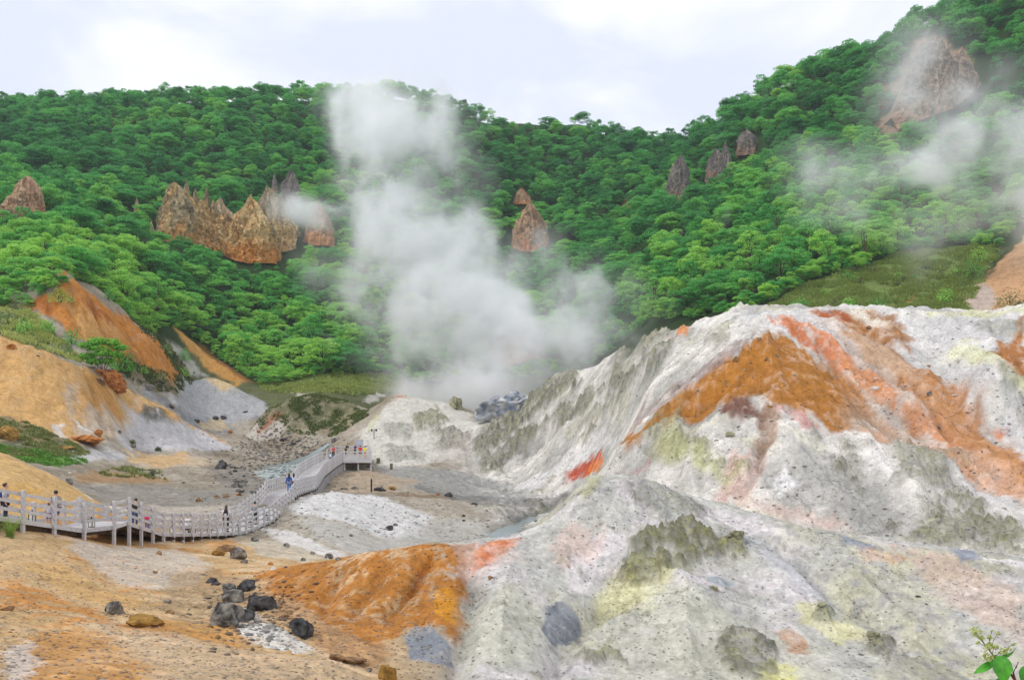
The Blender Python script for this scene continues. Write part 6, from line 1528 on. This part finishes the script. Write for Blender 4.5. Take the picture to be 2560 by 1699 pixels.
def person(loc, rz, H, label, top, bottom, hair='short', top_sleeve=.5, shorts=False, pose='stand', skirt=False, bag=None, hat=None, hood=None, arms='down', haircol=None):
    """a figure facing local +y"""
    e = empty('person', loc, rz); tag(e, label, 'person')
    k = H/1.70
    hz = .92 if pose != 'squat' else .36                                     # hip height
    lean = 0.10 if pose == 'squat' else 0.0
    if pose == 'lean': lean = .12
    J = {}
    J['pel'] = (0, 0, hz); J['wai'] = (0, lean*.5, hz+.16); J['che'] = (0, lean*1.6, hz+.38); J['nec'] = (0, lean*2.2, hz+.53); J['hd0'] = (0, lean*2.4+.015, hz+.62); J['hd1'] = (0, lean*2.6+.02, hz+.70); J['hd2'] = (0, lean*2.6+.01, hz+.765)
    nodes = []; idx = {}; edges = []
    def add(nm, p, r, par=None):
        idx[nm] = len(nodes); nodes.append((tuple(c*k for c in p), r*k if not isinstance(r, tuple) else (r[0]*k, r[1]*k)))
        if par is not None: edges.append((idx[par], idx[nm]))
    add('pel', J['pel'], (.155, .115)); add('wai', J['wai'], (.135, .10), 'pel'); add('che', J['che'], (.165, .115), 'wai'); add('nec', J['nec'], .055, 'che')
    add('hd0', J['hd0'], (.066, .075), 'nec'); add('hd1', J['hd1'], (.078, .095), 'hd0'); add('hd2', J['hd2'], (.062, .072), 'hd1')
    add('nose', (0, J['hd1'][1]+.108, hz+.672), .013, 'hd1')
    S = {}
    for s, sn in ((-1, 'l'), (1, 'r')):
        hip = (s*.095, 0, hz-.06)
        if pose == 'walk': kn = (s*.10, .10*s+.04, hz*.53); an = (s*.10, .20*s-.06, .09)
        elif pose == 'squat': kn = (s*.15, .34, .44); an = (s*.14, .10, .09)
        else: kn = (s*.105, .02, hz*.53); an = (s*.11, -.01, .09)
        toe = (an[0]+s*.015, an[1]+.17, .035); heel = (an[0], an[1]-.05, .04)
        add('hip'+sn, hip, .088, 'pel'); add('kn'+sn, kn, .060, 'hip'+sn); add('an'+sn, an, .042, 'kn'+sn); add('toe'+sn, toe, .034, 'an'+sn); add('heel'+sn, heel, .036, 'an'+sn)
        sh = (s*.185, J['che'][1], hz+.455)
        am = arms if isinstance(arms, str) else arms[0 if s < 0 else 1]
        if am == 'down': el = (s*.235, J['che'][1]-.02, hz+.19); wr = (s*.235, J['che'][1]+.07, hz-.05)
        elif am == 'fwd': el = (s*.23, J['che'][1]+.10, hz+.22); wr = (s*.12, J['che'][1]+.32, hz+.24)
        elif am == 'rail': el = (s*.27, J['che'][1]+.12, hz+.24); wr = (s*.17, J['che'][1]+.34, hz+.20)
        elif am == 'face': el = (s*.24, J['che'][1]+.20, hz+.32); wr = (s*.07, J['che'][1]+.22, hz+.60)
        elif am == 'out': el = (s*.38, J['che'][1]+.02, hz+.36); wr = (s*.58, J['che'][1]+.10, hz+.38)
        d = Vector(wr)-Vector(el); d.normalize(); pm = Vector(wr)+d*.07
        add('sh'+sn, sh, .062, 'che'); add('el'+sn, el, .042, 'sh'+sn); add('wr'+sn, wr, .028, 'el'+sn); add('pm'+sn, tuple(pm), (.036, .022), 'wr'+sn)
        S[sn] = (hip, kn, an, sh, el, wr, d)
        ax = d.cross(Vector((0, 1, 0.2))).normalized(); cur = ax.cross(d).normalized()
        for f in range(4):                                                    # four fingers of unequal length, slightly curled, and a thumb
            off = ax*((f-1.5)*.019); ln = (.034, .042, .040, .030)[f]
            a_ = pm+off+d*.030; b_ = a_+d*ln*.9+cur*.008; c_ = b_+d*ln*.6+cur*.022
            add('f%s%d0' % (sn, f), tuple(a_), .0095, 'pm'+sn); add('f%s%d1' % (sn, f), tuple(b_), .0085, 'f%s%d0' % (sn, f)); add('f%s%d2' % (sn, f), tuple(c_), .0070, 'f%s%d1' % (sn, f))
        a_ = Vector(wr)+d*.035+ax*(.036*(-s)); b_ = a_+d*.035+ax*(.018*(-s))+cur*.012
        add('th%s0' % sn, tuple(a_), .011, 'pm'+sn); add('th%s1' % sn, tuple(b_), .009, 'th%s0' % sn)
    obj('body', skin_mesh('body', nodes, edges, MAT_SKIN), e)
    # face
    hy, hzz = J['hd1'][1]*k, (hz+.70)*k
    m = MB()
    for s in (-1, 1): m.blob((s*.031*k, hy+.083*k, hzz+.004*k), .012*k, 1, (1.2, .5, .8))
    m.build('eyes', MAT_EYE, e)
    MB().blob((0, hy+.083*k, hzz-.062*k), .020*k, 1, (1.2, .4, .35)).build('mouth', MAT_LIP, e)
    m = MB()
    for s in (-1, 1): m.blob((s*.083*k, hy-.005*k, hzz-.008*k), .024*k, 1, (.4, .7, 1.1))
    m.build('ears', MAT_SKIN, e)
    # hair: a cap over the skull, longer behind when long
    hm = haircol or MAT_HAIR
    m = MB(); bmesh.ops.create_uvsphere(m.bm, u_segments=16, v_segments=12, radius=.103*k, matrix=Matrix.Translation((0, hy-.012*k, hzz+.028*k)) @ Matrix.Diagonal((.93, 1.08, 1.02, 1)))
    cut = [v for v in m.bm.verts if v.co.y > hy+.045*k and v.co.z < hzz+.058*k or v.co.z < hzz-.055*k]
    bmesh.ops.delete(m.bm, geom=cut, context='VERTS')
    if hair == 'long':
        m.tube([(0, hy-.06*k, hzz+.02*k), (0, hy-.085*k, hzz-.09*k), (0, hy-.10*k, hzz-.22*k), (0, hy-.095*k, hzz-.32*k)], [.088*k, .092*k, .088*k, .05*k], 12)
    if hair == 'bun': m.blob((0, hy-.105*k, hzz+.05*k), .042*k, 2)
    m.build('hair', hm, e, smooth=True)
    # clothes grown over the same joints, a little larger
    def grow(nm, names, infl, mat, extra=()):
        ii = {n_: q for q, n_ in enumerate(names)}
        nd = []
        for n_ in names:
            P_n, r_ = (nodes[idx[n_]] if n_ in idx else extra[n_])
            r_ = r_ if isinstance(r_, tuple) else (r_, r_); nd.append((P_n, (r_[0]+infl*k, r_[1]+infl*k)))
        ed = [(ii[a], ii[b]) for a, b in [(nm_[0], nm_[1]) for nm_ in EDG if nm_[0] in ii and nm_[1] in ii]]
        return obj(nm, skin_mesh(nm, nd, ed, mat), e)
    rev = {v: n_ for n_, v in idx.items()}
    EDG = [(rev[a], rev[b]) for a, b in edges]
    ex = {}
    def mid(a, b, t, r): return (tuple(Vector(nodes[idx[a]][0]).lerp(Vector(nodes[idx[b]][0]), t)), r*k)
    names = ['pel', 'wai', 'che', 'shl', 'shr']
    for sn in 'lr':
        if top_sleeve >= 1: names += ['el'+sn, 'wr'+sn]
        else: ex['slv'+sn] = mid('sh'+sn, 'el'+sn, .75, .052); EDG.append(('sh'+sn, 'slv'+sn)); names.append('slv'+sn)
    ex['col'] = mid('che', 'nec', .62, .07); EDG.append(('che', 'col')); names.append('col')
    grow('shirt', names, .016, cloth(top), ex)
    names = ['pel']; 
    for sn in 'lr':
        names.append('hip'+sn)
        if shorts: ex['sc'+sn] = mid('hip'+sn, 'kn'+sn, .85, .078); EDG.append(('hip'+sn, 'sc'+sn)); names.append('sc'+sn)
        else: names += ['kn'+sn]; ex['cf'+sn] = mid('kn'+sn, 'an'+sn, .9, .05); EDG.append(('kn'+sn, 'cf'+sn)); names.append('cf'+sn)
    grow('trousers', names, .014, cloth(bottom), ex)
    m = MB()
    for sn in 'lr':
        a, b = Vector(nodes[idx['heel'+sn]][0]), Vector(nodes[idx['toe'+sn]][0]); m.tube([a+(a-b)*.1, a, b, b+(b-a)*.14], [.02*k, .052*k, .048*k, .02*k], 8)
    m.build('shoes', MAT_SHOE, e, smooth=True)
    if bag:
        m = MB(); m.box((0, J['che'][1]*k-.19*k, (hz+.30)*k), (.28*k, .15*k, .38*k), None, .05*k); b_ = m.build('backpack', cloth(bag), e)
        m = MB()
        for s in (-1, 1): m.tube([(s*.10*k, J['che'][1]*k-.12*k, (hz+.47)*k), (s*.11*k, J['che'][1]*k+.0*k, (hz+.53)*k), (s*.11*k, J['che'][1]*k+.14*k, (hz+.42)*k), (s*.12*k, J['che'][1]*k+.10*k, (hz+.18)*k)], .016*k, 6)
        m.build('strap', cloth(bag), b_)
    if hat:
        m = MB(); m.tube([(0, hy, hzz+.055*k), (0, hy, hzz+.062*k), (0, hy, hzz+.075*k), (0, hy, hzz+.13*k), (0, hy, hzz+.15*k)], [.19*k, .20*k, .115*k, .10*k, .06*k], 18); m.build('hat', hat, e, smooth=True)
    if hood:
        m = MB(); m.tube([(0, hy-.02*k, hzz-.17*k), (0, hy-.06*k, hzz-.12*k), (0, hy-.08*k, hzz-.06*k)], [.10*k, .10*k, .07*k], 12); m.build('hood', cloth(hood), e, smooth=True)
    return e

def deck_at(Y, q):
    """a spot on the boardwalk at distance Y, fraction q of its width from the camera-side edge"""
    for i in range(NB-1):
        if E3[i].y <= Y <= E3[i+1].y or i == NB-2:
            t = (Y-E3[i].y)/(E3[i+1].y-E3[i].y); a = E3[i].lerp(E3[i+1], t); return a+SM[i]*WID*q
def deck_u(u, Y0):
    """a spot on the boardwalk seen at column u near distance Y0"""
    best = None
    for q in np.linspace(.18, .85, 24):
        for dy in np.linspace(-3.0, 3.0, 25):
            p = deck_at(Y0+dy, q); e_ = abs(CU+p.x/p.y*F-u)+abs(dy)*1.2
            if best is None or e_ < best[0]: best = (e_, p)
    return best[1]
def stand(u, Y0): return deck_u(u, Y0)
RD = math.radians
person(stand(12, 39.3), RD(-75), 1.68, 'person in pale grey shirt carrying a blue bag at the outer boardwalk end', (196,200,206), (40,44,66), 'bun', .5, bag=(52,84,150), arms='down')
person(stand(129, 42.2), RD(62), 1.66, 'man in black T shirt and blue shorts with a bag strap by the rail', (26,26,30), (92,100,160), 'short', .5, shorts=True, arms='fwd', bag=(150,148,150))
person(stand(113, 42.6), RD(30), 1.12, 'small child in white top and blue shorts beside the man in black', (226,226,232), (86,92,170), 'short', .5, shorts=True, haircol=MAT_BHAIR)
person(stand(311, 49.0), RD(10), 1.5, 'person in black top and jeans stooping behind the highest posts with a camera', (22,22,24), (64,78,112), 'short', .6, arms='face', pose='lean', haircol=MAT_BHAIR)
person(stand(338, 50.6), RD(20), .92, 'toddler in a bright pink top at the rail past the highest posts', (224,40,112), (84,60,140), 'short', .5)
person(stand(432, 56.0), RD(40), 1.66, 'person in a white shirt squatting on the boardwalk', (228,228,240), (24,26,36), 'short', .6, pose='squat', arms='fwd')
person(stand(522, 61.0), RD(8), 1.74, 'woman with long dark hair and a black backpack over a white shirt', (232,232,234), (24,24,26), 'long', .6, bag=(22,24,34), haircol=MAT_BHAIR, arms='down')
person(stand(588, 66.0), RD(-20), 1.62, 'person in grey top half hidden by posts at the foot of the stairs', (150,150,152), (26,26,30), 'short', 1, arms='down')
person(stand(667, 79.0), RD(15), 1.68, 'person in a blue jacket and jeans on the first stair landing', (52,88,158), (70,110,168), 'long', 1, hood=(150,164,196), pose='walk')
person(stand(678, 81.5), RD(12), 1.60, 'person in a white jacket with dark hair beside the blue jacket on the landing', (226,228,238), (60,64,86), 'long', 1, pose='walk')
def pf(u, Y): x = (u-CU)/F*Y; return Vector((x, Y, PZ+pzs(Y)))
person(pf(769, 120.5), RD(-150), 1.66, 'person in a red pink top where the boardwalk meets the platform', (224,64,84), (34,32,44), 'short', .6, arms=('down', 'out'))
person(stand(763, 111.5), RD(5), 1.32, 'child in a blue jacket with a small white backpack climbing to the platform', (48,130,200), (26,28,36), 'short', 1, bag=(226,236,250), pose='walk')
person(pf(798, 126.3), RD(-100), 1.66, 'person dressed in black at the back rail of the platform', (26,34,32), (30,30,34), 'short', 1, arms='rail', pose='lean')
person(pf(819, 126.0), RD(-160), 1.52, 'person in a royal blue top at the back of the platform beside the board', (42,46,150), (40,40,60), 'long', .6, arms='rail', pose='lean')
person(pf(831.5, 121.5), RD(10), 1.68, 'person in a red shirt and dark red shorts standing on the platform', (222,36,56), (112,24,52), 'short', .6, shorts=True, arms='rail')
person(pf(842.5, 121.0), RD(-5), 1.62, 'person in a yellow top and tan trousers at the corner of the platform', (236,222,40), (206,146,84), 'short', .6, arms='rail')
tick('people')

# ======================= PLANTS CLOSE BY =======================
def tuft():
    p = on_ground(22, 1240, 28, 42); k = p.y/F; rs = np.random.RandomState(4)
    e = empty('grass_tuft', p); tag(e, 'tall green grass tuft with dry grey roots at the edge of the orange slope', 'grass tuft')
    def blades(n, hmin, hmax, spread, down):
        V = []; Fc = []
        for i in range(n):
            bx, by = rs.normal(0, 4*k), rs.normal(0, 3*k); a = rs.uniform(0, 2*np.pi); h = rs.uniform(hmin, hmax)*k; o_ = rs.uniform(.2, 1)*spread*k; w = rs.uniform(.35, .7)*k
            for j, t in enumerate(np.linspace(0, 1, 6)):
                x = bx+math.cos(a)*o_*t**1.5; y = by+math.sin(a)*o_*t**1.5; z = (h*(t-.30*t*t) if not down else -h*t*.8+.1*math.sin(t*3))
                ww = w*(1-t)**.7+.002
                V += [(x-math.sin(a)*ww, y+math.cos(a)*ww, z), (x+math.sin(a)*ww, y-math.cos(a)*ww, z)]
                if j: q = len(V); Fc.append((q-4, q-3, q-1, q-2))
        return V, Fc
    V, Fc = blades(110, 34, 84, 62, False); obj('blades', mesh_np('blades', V, Fc, mat_leaf('reed_blade', (98,132,58), (150,178,88), (200,200,136), .4)), e)
    V, Fc = blades(110, 18, 46, 30, True)
    V = [(x+18*k*abs(z)/(30*k), y-.3*abs(z), z*.8) for (x, y, z) in V]
    obj('dry_roots', mesh_np('dry_roots', V, Fc, mat_flat('dry_root', (112,98,90))), e)
tuft()

def hydrangea():
    D = 3.1; k = D/F
    def P(u, v, dy=0.0): return Vector(((u-CU)/F*D, D+dy, CZ+(HV-v)/F*D))
    g = Vector((float(P(2360, 1900).x), D+.1, float(gz(P(2360, 1900).x, D+.1))))
    e = empty('flowering_shrub', g); tag(e, 'flowering shrub with glossy green leaves and pale green bud clusters close to the viewpoint', 'shrub')
    def Lc(v): return v-g
    m, n, l, p = mat_new('glossy_leaf'); tc = n.new('ShaderNodeTexCoord'); t = n.new('ShaderNodeTexNoise'); t.inputs['Scale'].default_value = 30; l.new(tc.outputs['Object'], t.inputs['Vector'])
    r = n.new('ShaderNodeValToRGB'); r.color_ramp.elements[0].position = .3; r.color_ramp.elements[0].color = (*lin((54,130,32)), 1); r.color_ramp.elements[1].position = .7; r.color_ramp.elements[1].color = (*lin((100,186,58)), 1)
    l.new(t.outputs['Fac'], r.inputs['Fac']); l.new(r.outputs['Color'], p.inputs['Base Color']); p.inputs['Roughness'].default_value = .38
    tr = n.new('ShaderNodeBsdfTranslucent'); l.new(r.outputs['Color'], tr.inputs['Color']); mx = n.new('ShaderNodeMixShader'); mx.inputs['Fac'].default_value = .3
    l.new(p.outputs[0], mx.inputs[1]); l.new(tr.outputs[0], mx.inputs[2]); l.new(mx.outputs[0], n['Material Output'].inputs['Surface'])
    ML = m; MS = mat_noisy('reddish_stem', (70,38,28), (112,72,48), 20, .7, .1); MF = mat_noisy('pale_bud', (138,150,70), (200,208,130), 60, .8, .2, random_tint=.1)
    MGS = mat_noisy('green_stem', (96,104,52), (132,140,76), 20, .7, .1)
    b = MB()
    b.tube([(0, 0, -.15), Lc(P(2362, 1760, .05)), Lc(P(2346, 1575)), Lc(P(2332, 1553)), Lc(P(2310, 1530)), Lc(P(2294, 1514))], [.008, .007, .0045, .004, .0035, .003], 8)
    b.tube([Lc(P(2344, 1572)), Lc(P(2338, 1550)), Lc(P(2345, 1538)), Lc(P(2350, 1526))], [.0035, .003, .0025, .002], 6)
    b.tube([Lc(P(2350, 1640, .02)), Lc(P(2375, 1590, .02)), Lc(P(2380, 1560, .02))], [.004, .0035, .0025], 6)
    b.build('stem', MS, e)
    b = MB(); b.tube([Lc(P(2294, 1514)), Lc(P(2281, 1496)), Lc(P(2270, 1483)), Lc(P(2254, 1462)), Lc(P(2248, 1455))], [.0028, .0025, .002, .0016, .001], 6)
    CL = [(2252,1456,15,70),(2264,1470,9,26),(2285,1488,12,48),(2297,1490,9,28),(2277,1493,8,20),(2278,1515,13,56),(2290,1519,8,18),(2316,1502,11,34),(2325,1498,8,14),(2290,1454,4.5,9),(2303,1460,5.5,12),(2284,1470,8,18),(2338,1486,4.5,9),(2256,1482,6,12)]
    att = [(2256,1464),(2276,1490),(2283,1498),(2290,1508),(2282,1497),(2292,1512),(2294,1514),(2296,1516),(2300,1518),(2284,1480),(2288,1490),(2283,1490),(2316,1502),(2274,1490)]
    for (u, v, r_, q), (au, av) in zip(CL, att): b.tube([Lc(P(au, av)), Lc(P((u+au)/2, (v+av)/2-1, .004)), Lc(P(u, v))], [.0014, .0011, .0008], 5)
    b.build('flower_stalk', MGS, e)
    rs = np.random.RandomState(6)
    for (u, v, r_, q) in CL:
        b = MB()
        for i in range(q):
            d = rs.normal(size=3); d /= np.linalg.norm(d); c = Lc(P(u, v))+Vector(d*rs.uniform(.35, 1)*r_*k*np.array([1, .9, .85]))
            b.blob(c, rs.uniform(1.3, 2.3)*k, 1)
        b.build('bud_cluster', MF, e)
    def leaf(base, tip, w, bend, roll, name='leaf'):
        """pointed oval leaf with a folded midrib from base to tip (picture units), drooping by bend"""
        a, c = Lc(P(*base)), Lc(P(*tip)); ax = c-a; L = ax.length; ax.normalize()
        sd = ax.cross(Vector((0, -1, 0))).normalized(); up = sd.cross(ax).normalized()
        q = Matrix.Rotation(roll, 3, ax); sd = q @ sd; up = q @ up
        V = []; Fc = []; nt, nw = 15, 9
        for i in range(nt):
            t = i/(nt-1); ww = w*k*.5*max(0.0, math.sin(math.pi*min(1, t*.97+.03)**.72))**.85*(1-.12*t)
            for j in range(nw):
                s = (j-(nw-1)/2)/((nw-1)/2)
                ripple = .04*ww*math.sin(t*26+abs(s)*4)*(abs(s))
                V.append(tuple(a+ax*(L*t)+sd*(ww*s)+up*(abs(s)*ww*.32-bend*k*math.sin(t*math.pi)*-1+ripple)))
        for i in range(nt-1):
            for j in range(nw-1): x_ = i*nw+j; Fc.append((x_, x_+1, x_+nw+1, x_+nw))
        obj(name, mesh_np('leaf', V, Fc, ML, smooth=True), e)
    leaf((2306,1512,.0),(2311,1574,-.02),44,4,0.25)
    leaf((2296,1528,.01),(2236,1548,-.03),20,-5,.9)
    leaf((2312,1514,.01),(2358,1494,.03),22,5,.8)
    leaf((2330,1575,.02),(2268,1582,-.02),26,3,.4)
    leaf((2336,1548,.0),(2331,1532,.01),8,1,.3)
    leaf((2372,1535,.0),(2362,1588,-.02),40,3,.4)
    leaf((2300,1514,.02),(2322,1511,.05),14,2,.8)
    leaf((2395,1560,.0),(2410,1620,0),50,3,-.3)
hydrangea()
tick('plants')

# ======================= STEAM AND HAZE =======================
def steam(name, label, lo, hi, vox, blobs, den, warp, wscale, nscale, seed, col=(.985,.993,1.0), lo_t=.40, hi_t=.72, erode=2.9, veil_w=.30):
    """a fog volume inside the world box lo-hi; blobs: (x, y, z, rx, rz, weight)"""
    me = bpy.data.meshes.new(name); me.from_pydata([lo, hi], [], []); o = obj(name, me)
    tag(o, label, 'steam', None, 'stuff')
    g = bpy.data.node_groups.new(name+'_field', 'GeometryNodeTree'); g.interface.new_socket('Geometry', in_out='OUTPUT', socket_type='NodeSocketGeometry')
    N, L = g.nodes, g.links
    def sock(i, x):
        if isinstance(x, (int, float)): i.default_value = x
        elif isinstance(x, (tuple, list)): i.default_value = x
        else: L.new(x, i)
    def mth(op, a, b=0.0, c=None):
        q = N.new('ShaderNodeMath'); q.operation = op; sock(q.inputs[0], a); sock(q.inputs[1], b)
        if c is not None: sock(q.inputs[2], c)
        return q.outputs[0]
    def vm(op, a, b=None):
        q = N.new('ShaderNodeVectorMath'); q.operation = op; sock(q.inputs[0], a)
        if b is not None: sock(q.inputs[1], b)
        return q
    pos = N.new('GeometryNodeInputPosition').outputs[0]
    off = vm('ADD', pos, (seed*13.1, seed*7.7, seed*3.3)).outputs[0]
    n1 = N.new('ShaderNodeTexNoise'); n1.inputs['Scale'].default_value = wscale; n1.inputs['Detail'].default_value = 5; n1.inputs['Roughness'].default_value = .55; L.new(off, n1.inputs['Vector'])
    dv = vm('SUBTRACT', n1.outputs['Color'], (.5, .5, .5)).outputs[0]; dv = vm('MULTIPLY', dv, (warp, warp, warp)).outputs[0]
    wp = vm('ADD', pos, dv).outputs[0]
    tot = None
    for (x, y, z, rx, rz, w) in blobs:
        d = vm('SUBTRACT', wp, (x, y, z)).outputs[0]; d = vm('MULTIPLY', d, (1/rx, 1/(rx*.8), 1/rz)).outputs[0]
        ln = vm('LENGTH', d).outputs['Value']
        mr = N.new('ShaderNodeMapRange'); mr.interpolation_type = 'SMOOTHSTEP'; mr.inputs['From Min'].default_value = 1.0; mr.inputs['From Max'].default_value = .15; mr.inputs['To Min'].default_value = 0; mr.inputs['To Max'].default_value = w
        L.new(ln, mr.inputs['Value']); tot = mr.outputs['Result'] if tot is None else mth('ADD', tot, mr.outputs['Result'])
    sv = vm('MULTIPLY', wp, (1, 1, .8)).outputs[0]; sv = vm('ADD', sv, (seed*3.0, 0, seed*5.0)).outputs[0]
    n2 = N.new('ShaderNodeTexNoise'); n2.inputs['Scale'].default_value = nscale; n2.inputs['Detail'].default_value = 6; n2.inputs['Roughness'].default_value = .66; L.new(sv, n2.inputs['Vector'])
    r2 = N.new('ShaderNodeMapRange'); r2.interpolation_type = 'SMOOTHSTEP'; r2.inputs['From Min'].default_value = lo_t; r2.inputs['From Max'].default_value = hi_t; r2.inputs['To Min'].default_value = .0; r2.inputs['To Max'].default_value = 1.0; L.new(n2.outputs['Fac'], r2.inputs['Value'])
    # billows: the noise erodes the edge of each puff; a thin veil stays around them
    base = mth('MINIMUM', tot, 1.7)
    er = mth('ADD', base, mth('MULTIPLY', mth('SUBTRACT', n2.outputs['Fac'], .5), erode))
    r3 = N.new('ShaderNodeMapRange'); r3.interpolation_type = 'SMOOTHSTEP'; r3.inputs['From Min'].default_value = .50; r3.inputs['From Max'].default_value = 1.45; L.new(er, r3.inputs['Value'])
    veil = mth('MULTIPLY', base, mth('ADD', mth('MULTIPLY', r2.outputs['Result'], veil_w), veil_w*.16))
    dens = mth('ADD', mth('MULTIPLY', r3.outputs['Result'], mth('ADD', mth('MULTIPLY', r2.outputs['Result'], 1.35), .10)), veil)
    dens = mth('MULTIPLY', dens, den)
    vc = N.new('GeometryNodeVolumeCube'); sock(vc.inputs['Density'], dens); vc.inputs['Min'].default_value = lo; vc.inputs['Max'].default_value = hi
    for ax, i in (('X', 0), ('Y', 1), ('Z', 2)): vc.inputs['Resolution '+ax].default_value = max(16, int((hi[i]-lo[i])/vox))
    sm = N.new('GeometryNodeSetMaterial'); L.new(vc.outputs['Volume'], sm.inputs['Geometry'])
    m = bpy.data.materials.new(name); m.use_nodes = True; mn, ml = m.node_tree.nodes, m.node_tree.links; mn.clear()
    out = mn.new('ShaderNodeOutputMaterial'); pv = mn.new('ShaderNodeVolumePrincipled'); pv.inputs['Density'].default_value = 1.0; pv.inputs['Color'].default_value = (*col, 1); pv.inputs['Anisotropy'].default_value = .1
    ml.new(pv.outputs[0], out.inputs['Volume']); sm.inputs['Material'].default_value = m
    me.materials.append(m)
    go = N.new('NodeGroupOutput'); L.new(sm.outputs[0], go.inputs[0])
    md = o.modifiers.new('field', 'NODES'); md.node_group = g
    return o
ERODE = 2.9
def blob(u, v, Y, ru, rv, w): return ((u-CU)/F*Y, Y, CZ+(HV-v)/F*Y, ru/F*Y, rv/F*Y, w)
MAIN = [blob(1090,905,164,270,70,1.6),blob(1000,860,168,150,110,1.2),blob(1150,840,168,180,120,1.3),blob(1270,820,170,160,110,1.1),blob(1080,760,170,180,140,1.4),blob(950,740,172,150,110,1.0),blob(1210,730,172,160,120,1.0),
        blob(1370,770,172,150,90,1.0),blob(1460,730,174,120,90,.8),blob(1420,650,176,120,90,.55),blob(1100,640,174,160,130,1.2),blob(970,640,176,160,130,.9),blob(1060,550,176,130,120,1.2),blob(920,540,178,170,130,1.1),
        blob(820,510,180,150,100,1.0),blob(710,490,182,110,65,1.0),blob(890,420,182,180,130,1.15),blob(890,320,184,170,120,1.15),blob(820,250,186,150,100,1.0),blob(990,330,186,150,120,.85),blob(900,220,190,200,80,.9),blob(1040,270,190,130,90,.6),
        blob(760,610,180,130,110,.7),blob(1050,440,182,140,110,.9),blob(860,690,176,140,110,.8),blob(1230,620,176,130,110,.7),blob(890,820,172,120,90,.8),blob(1270,560,178,80,60,.5),blob(1340,690,174,130,90,.8),blob(1520,790,170,90,50,.6)]
steam('steam_column', 'tall white steam column rising from the vents behind the pale outcrop', (-53,144,3), (46,206,92), .5, MAIN, .185, 17, .05, .095, 2, lo_t=.38, hi_t=.64, erode=3.0, veil_w=.42)
RIGHT = [blob(2340,300,150,180,120,1.1),blob(2220,320,150,150,100,.95),blob(2190,400,150,140,90,.8),blob(2340,440,150,150,120,.9),blob(2420,360,150,130,130,.9),blob(2360,540,146,80,110,.8),blob(2250,480,150,140,90,.6),blob(2060,400,154,190,80,.75),
         blob(1900,390,156,170,75,.7),blob(1950,480,154,150,70,.5),blob(2120,520,150,150,80,.5),blob(2100,180,160,130,140,.8),blob(2140,80,164,140,90,.75),blob(2060,280,158,140,100,.7),blob(2440,480,150,110,140,.9),blob(2140,600,148,100,60,.4),blob(2200,210,158,120,100,.6),blob(2280,200,152,140,90,.7)]
steam('steam_drift', 'loose steam drifting up across the wooded slope over the pink scar', (34,128,24), (104,184,92), .5, RIGHT, .13, 16, .055, .10, 5, lo_t=.38, hi_t=.66, erode=2.3, veil_w=.62)
steam('steam_wisp', 'tiny steam puff above the skyline of the big mound', (22,114,15), (34,126,30), .3, [blob(1540,750,120,22,16,.8),blob(1548,738,120,16,14,.6)], .3, 1.2, .4, .6, 7)
steam('steam_wisp', 'faint steam wisp over the grey pool basin below the ochre ridge', (-66,128,6), (-36,176,22), .4, [blob(330,885,150,34,26,.7),blob(350,905,150,30,20,.6),blob(520,955,160,60,26,.35),blob(600,1045,140,60,20,.3)], .10, 3, .2, .3, 8)

def haze():
    b = MB(); b.box((0, 240, 90), (900, 560, 215)); o = b.build('haze', bpy.data.materials.new('haze_air')) ; o['kind'] = 'stuff'; o['label'] = 'thin bluish haze in the air of the valley'; o['category'] = 'haze'
    m = o.data.materials[0]; m.use_nodes = True; n, l = m.node_tree.nodes, m.node_tree.links; n.clear()
    out = n.new('ShaderNodeOutputMaterial'); pv = n.new('ShaderNodeVolumePrincipled'); pv.inputs['Density'].default_value = HAZE; pv.inputs['Color'].default_value = (.80, .90, 1.0, 1); pv.inputs['Anisotropy'].default_value = .0
    l.new(pv.outputs[0], out.inputs['Volume'])
HAZE = .00016
haze()
tick('steam')
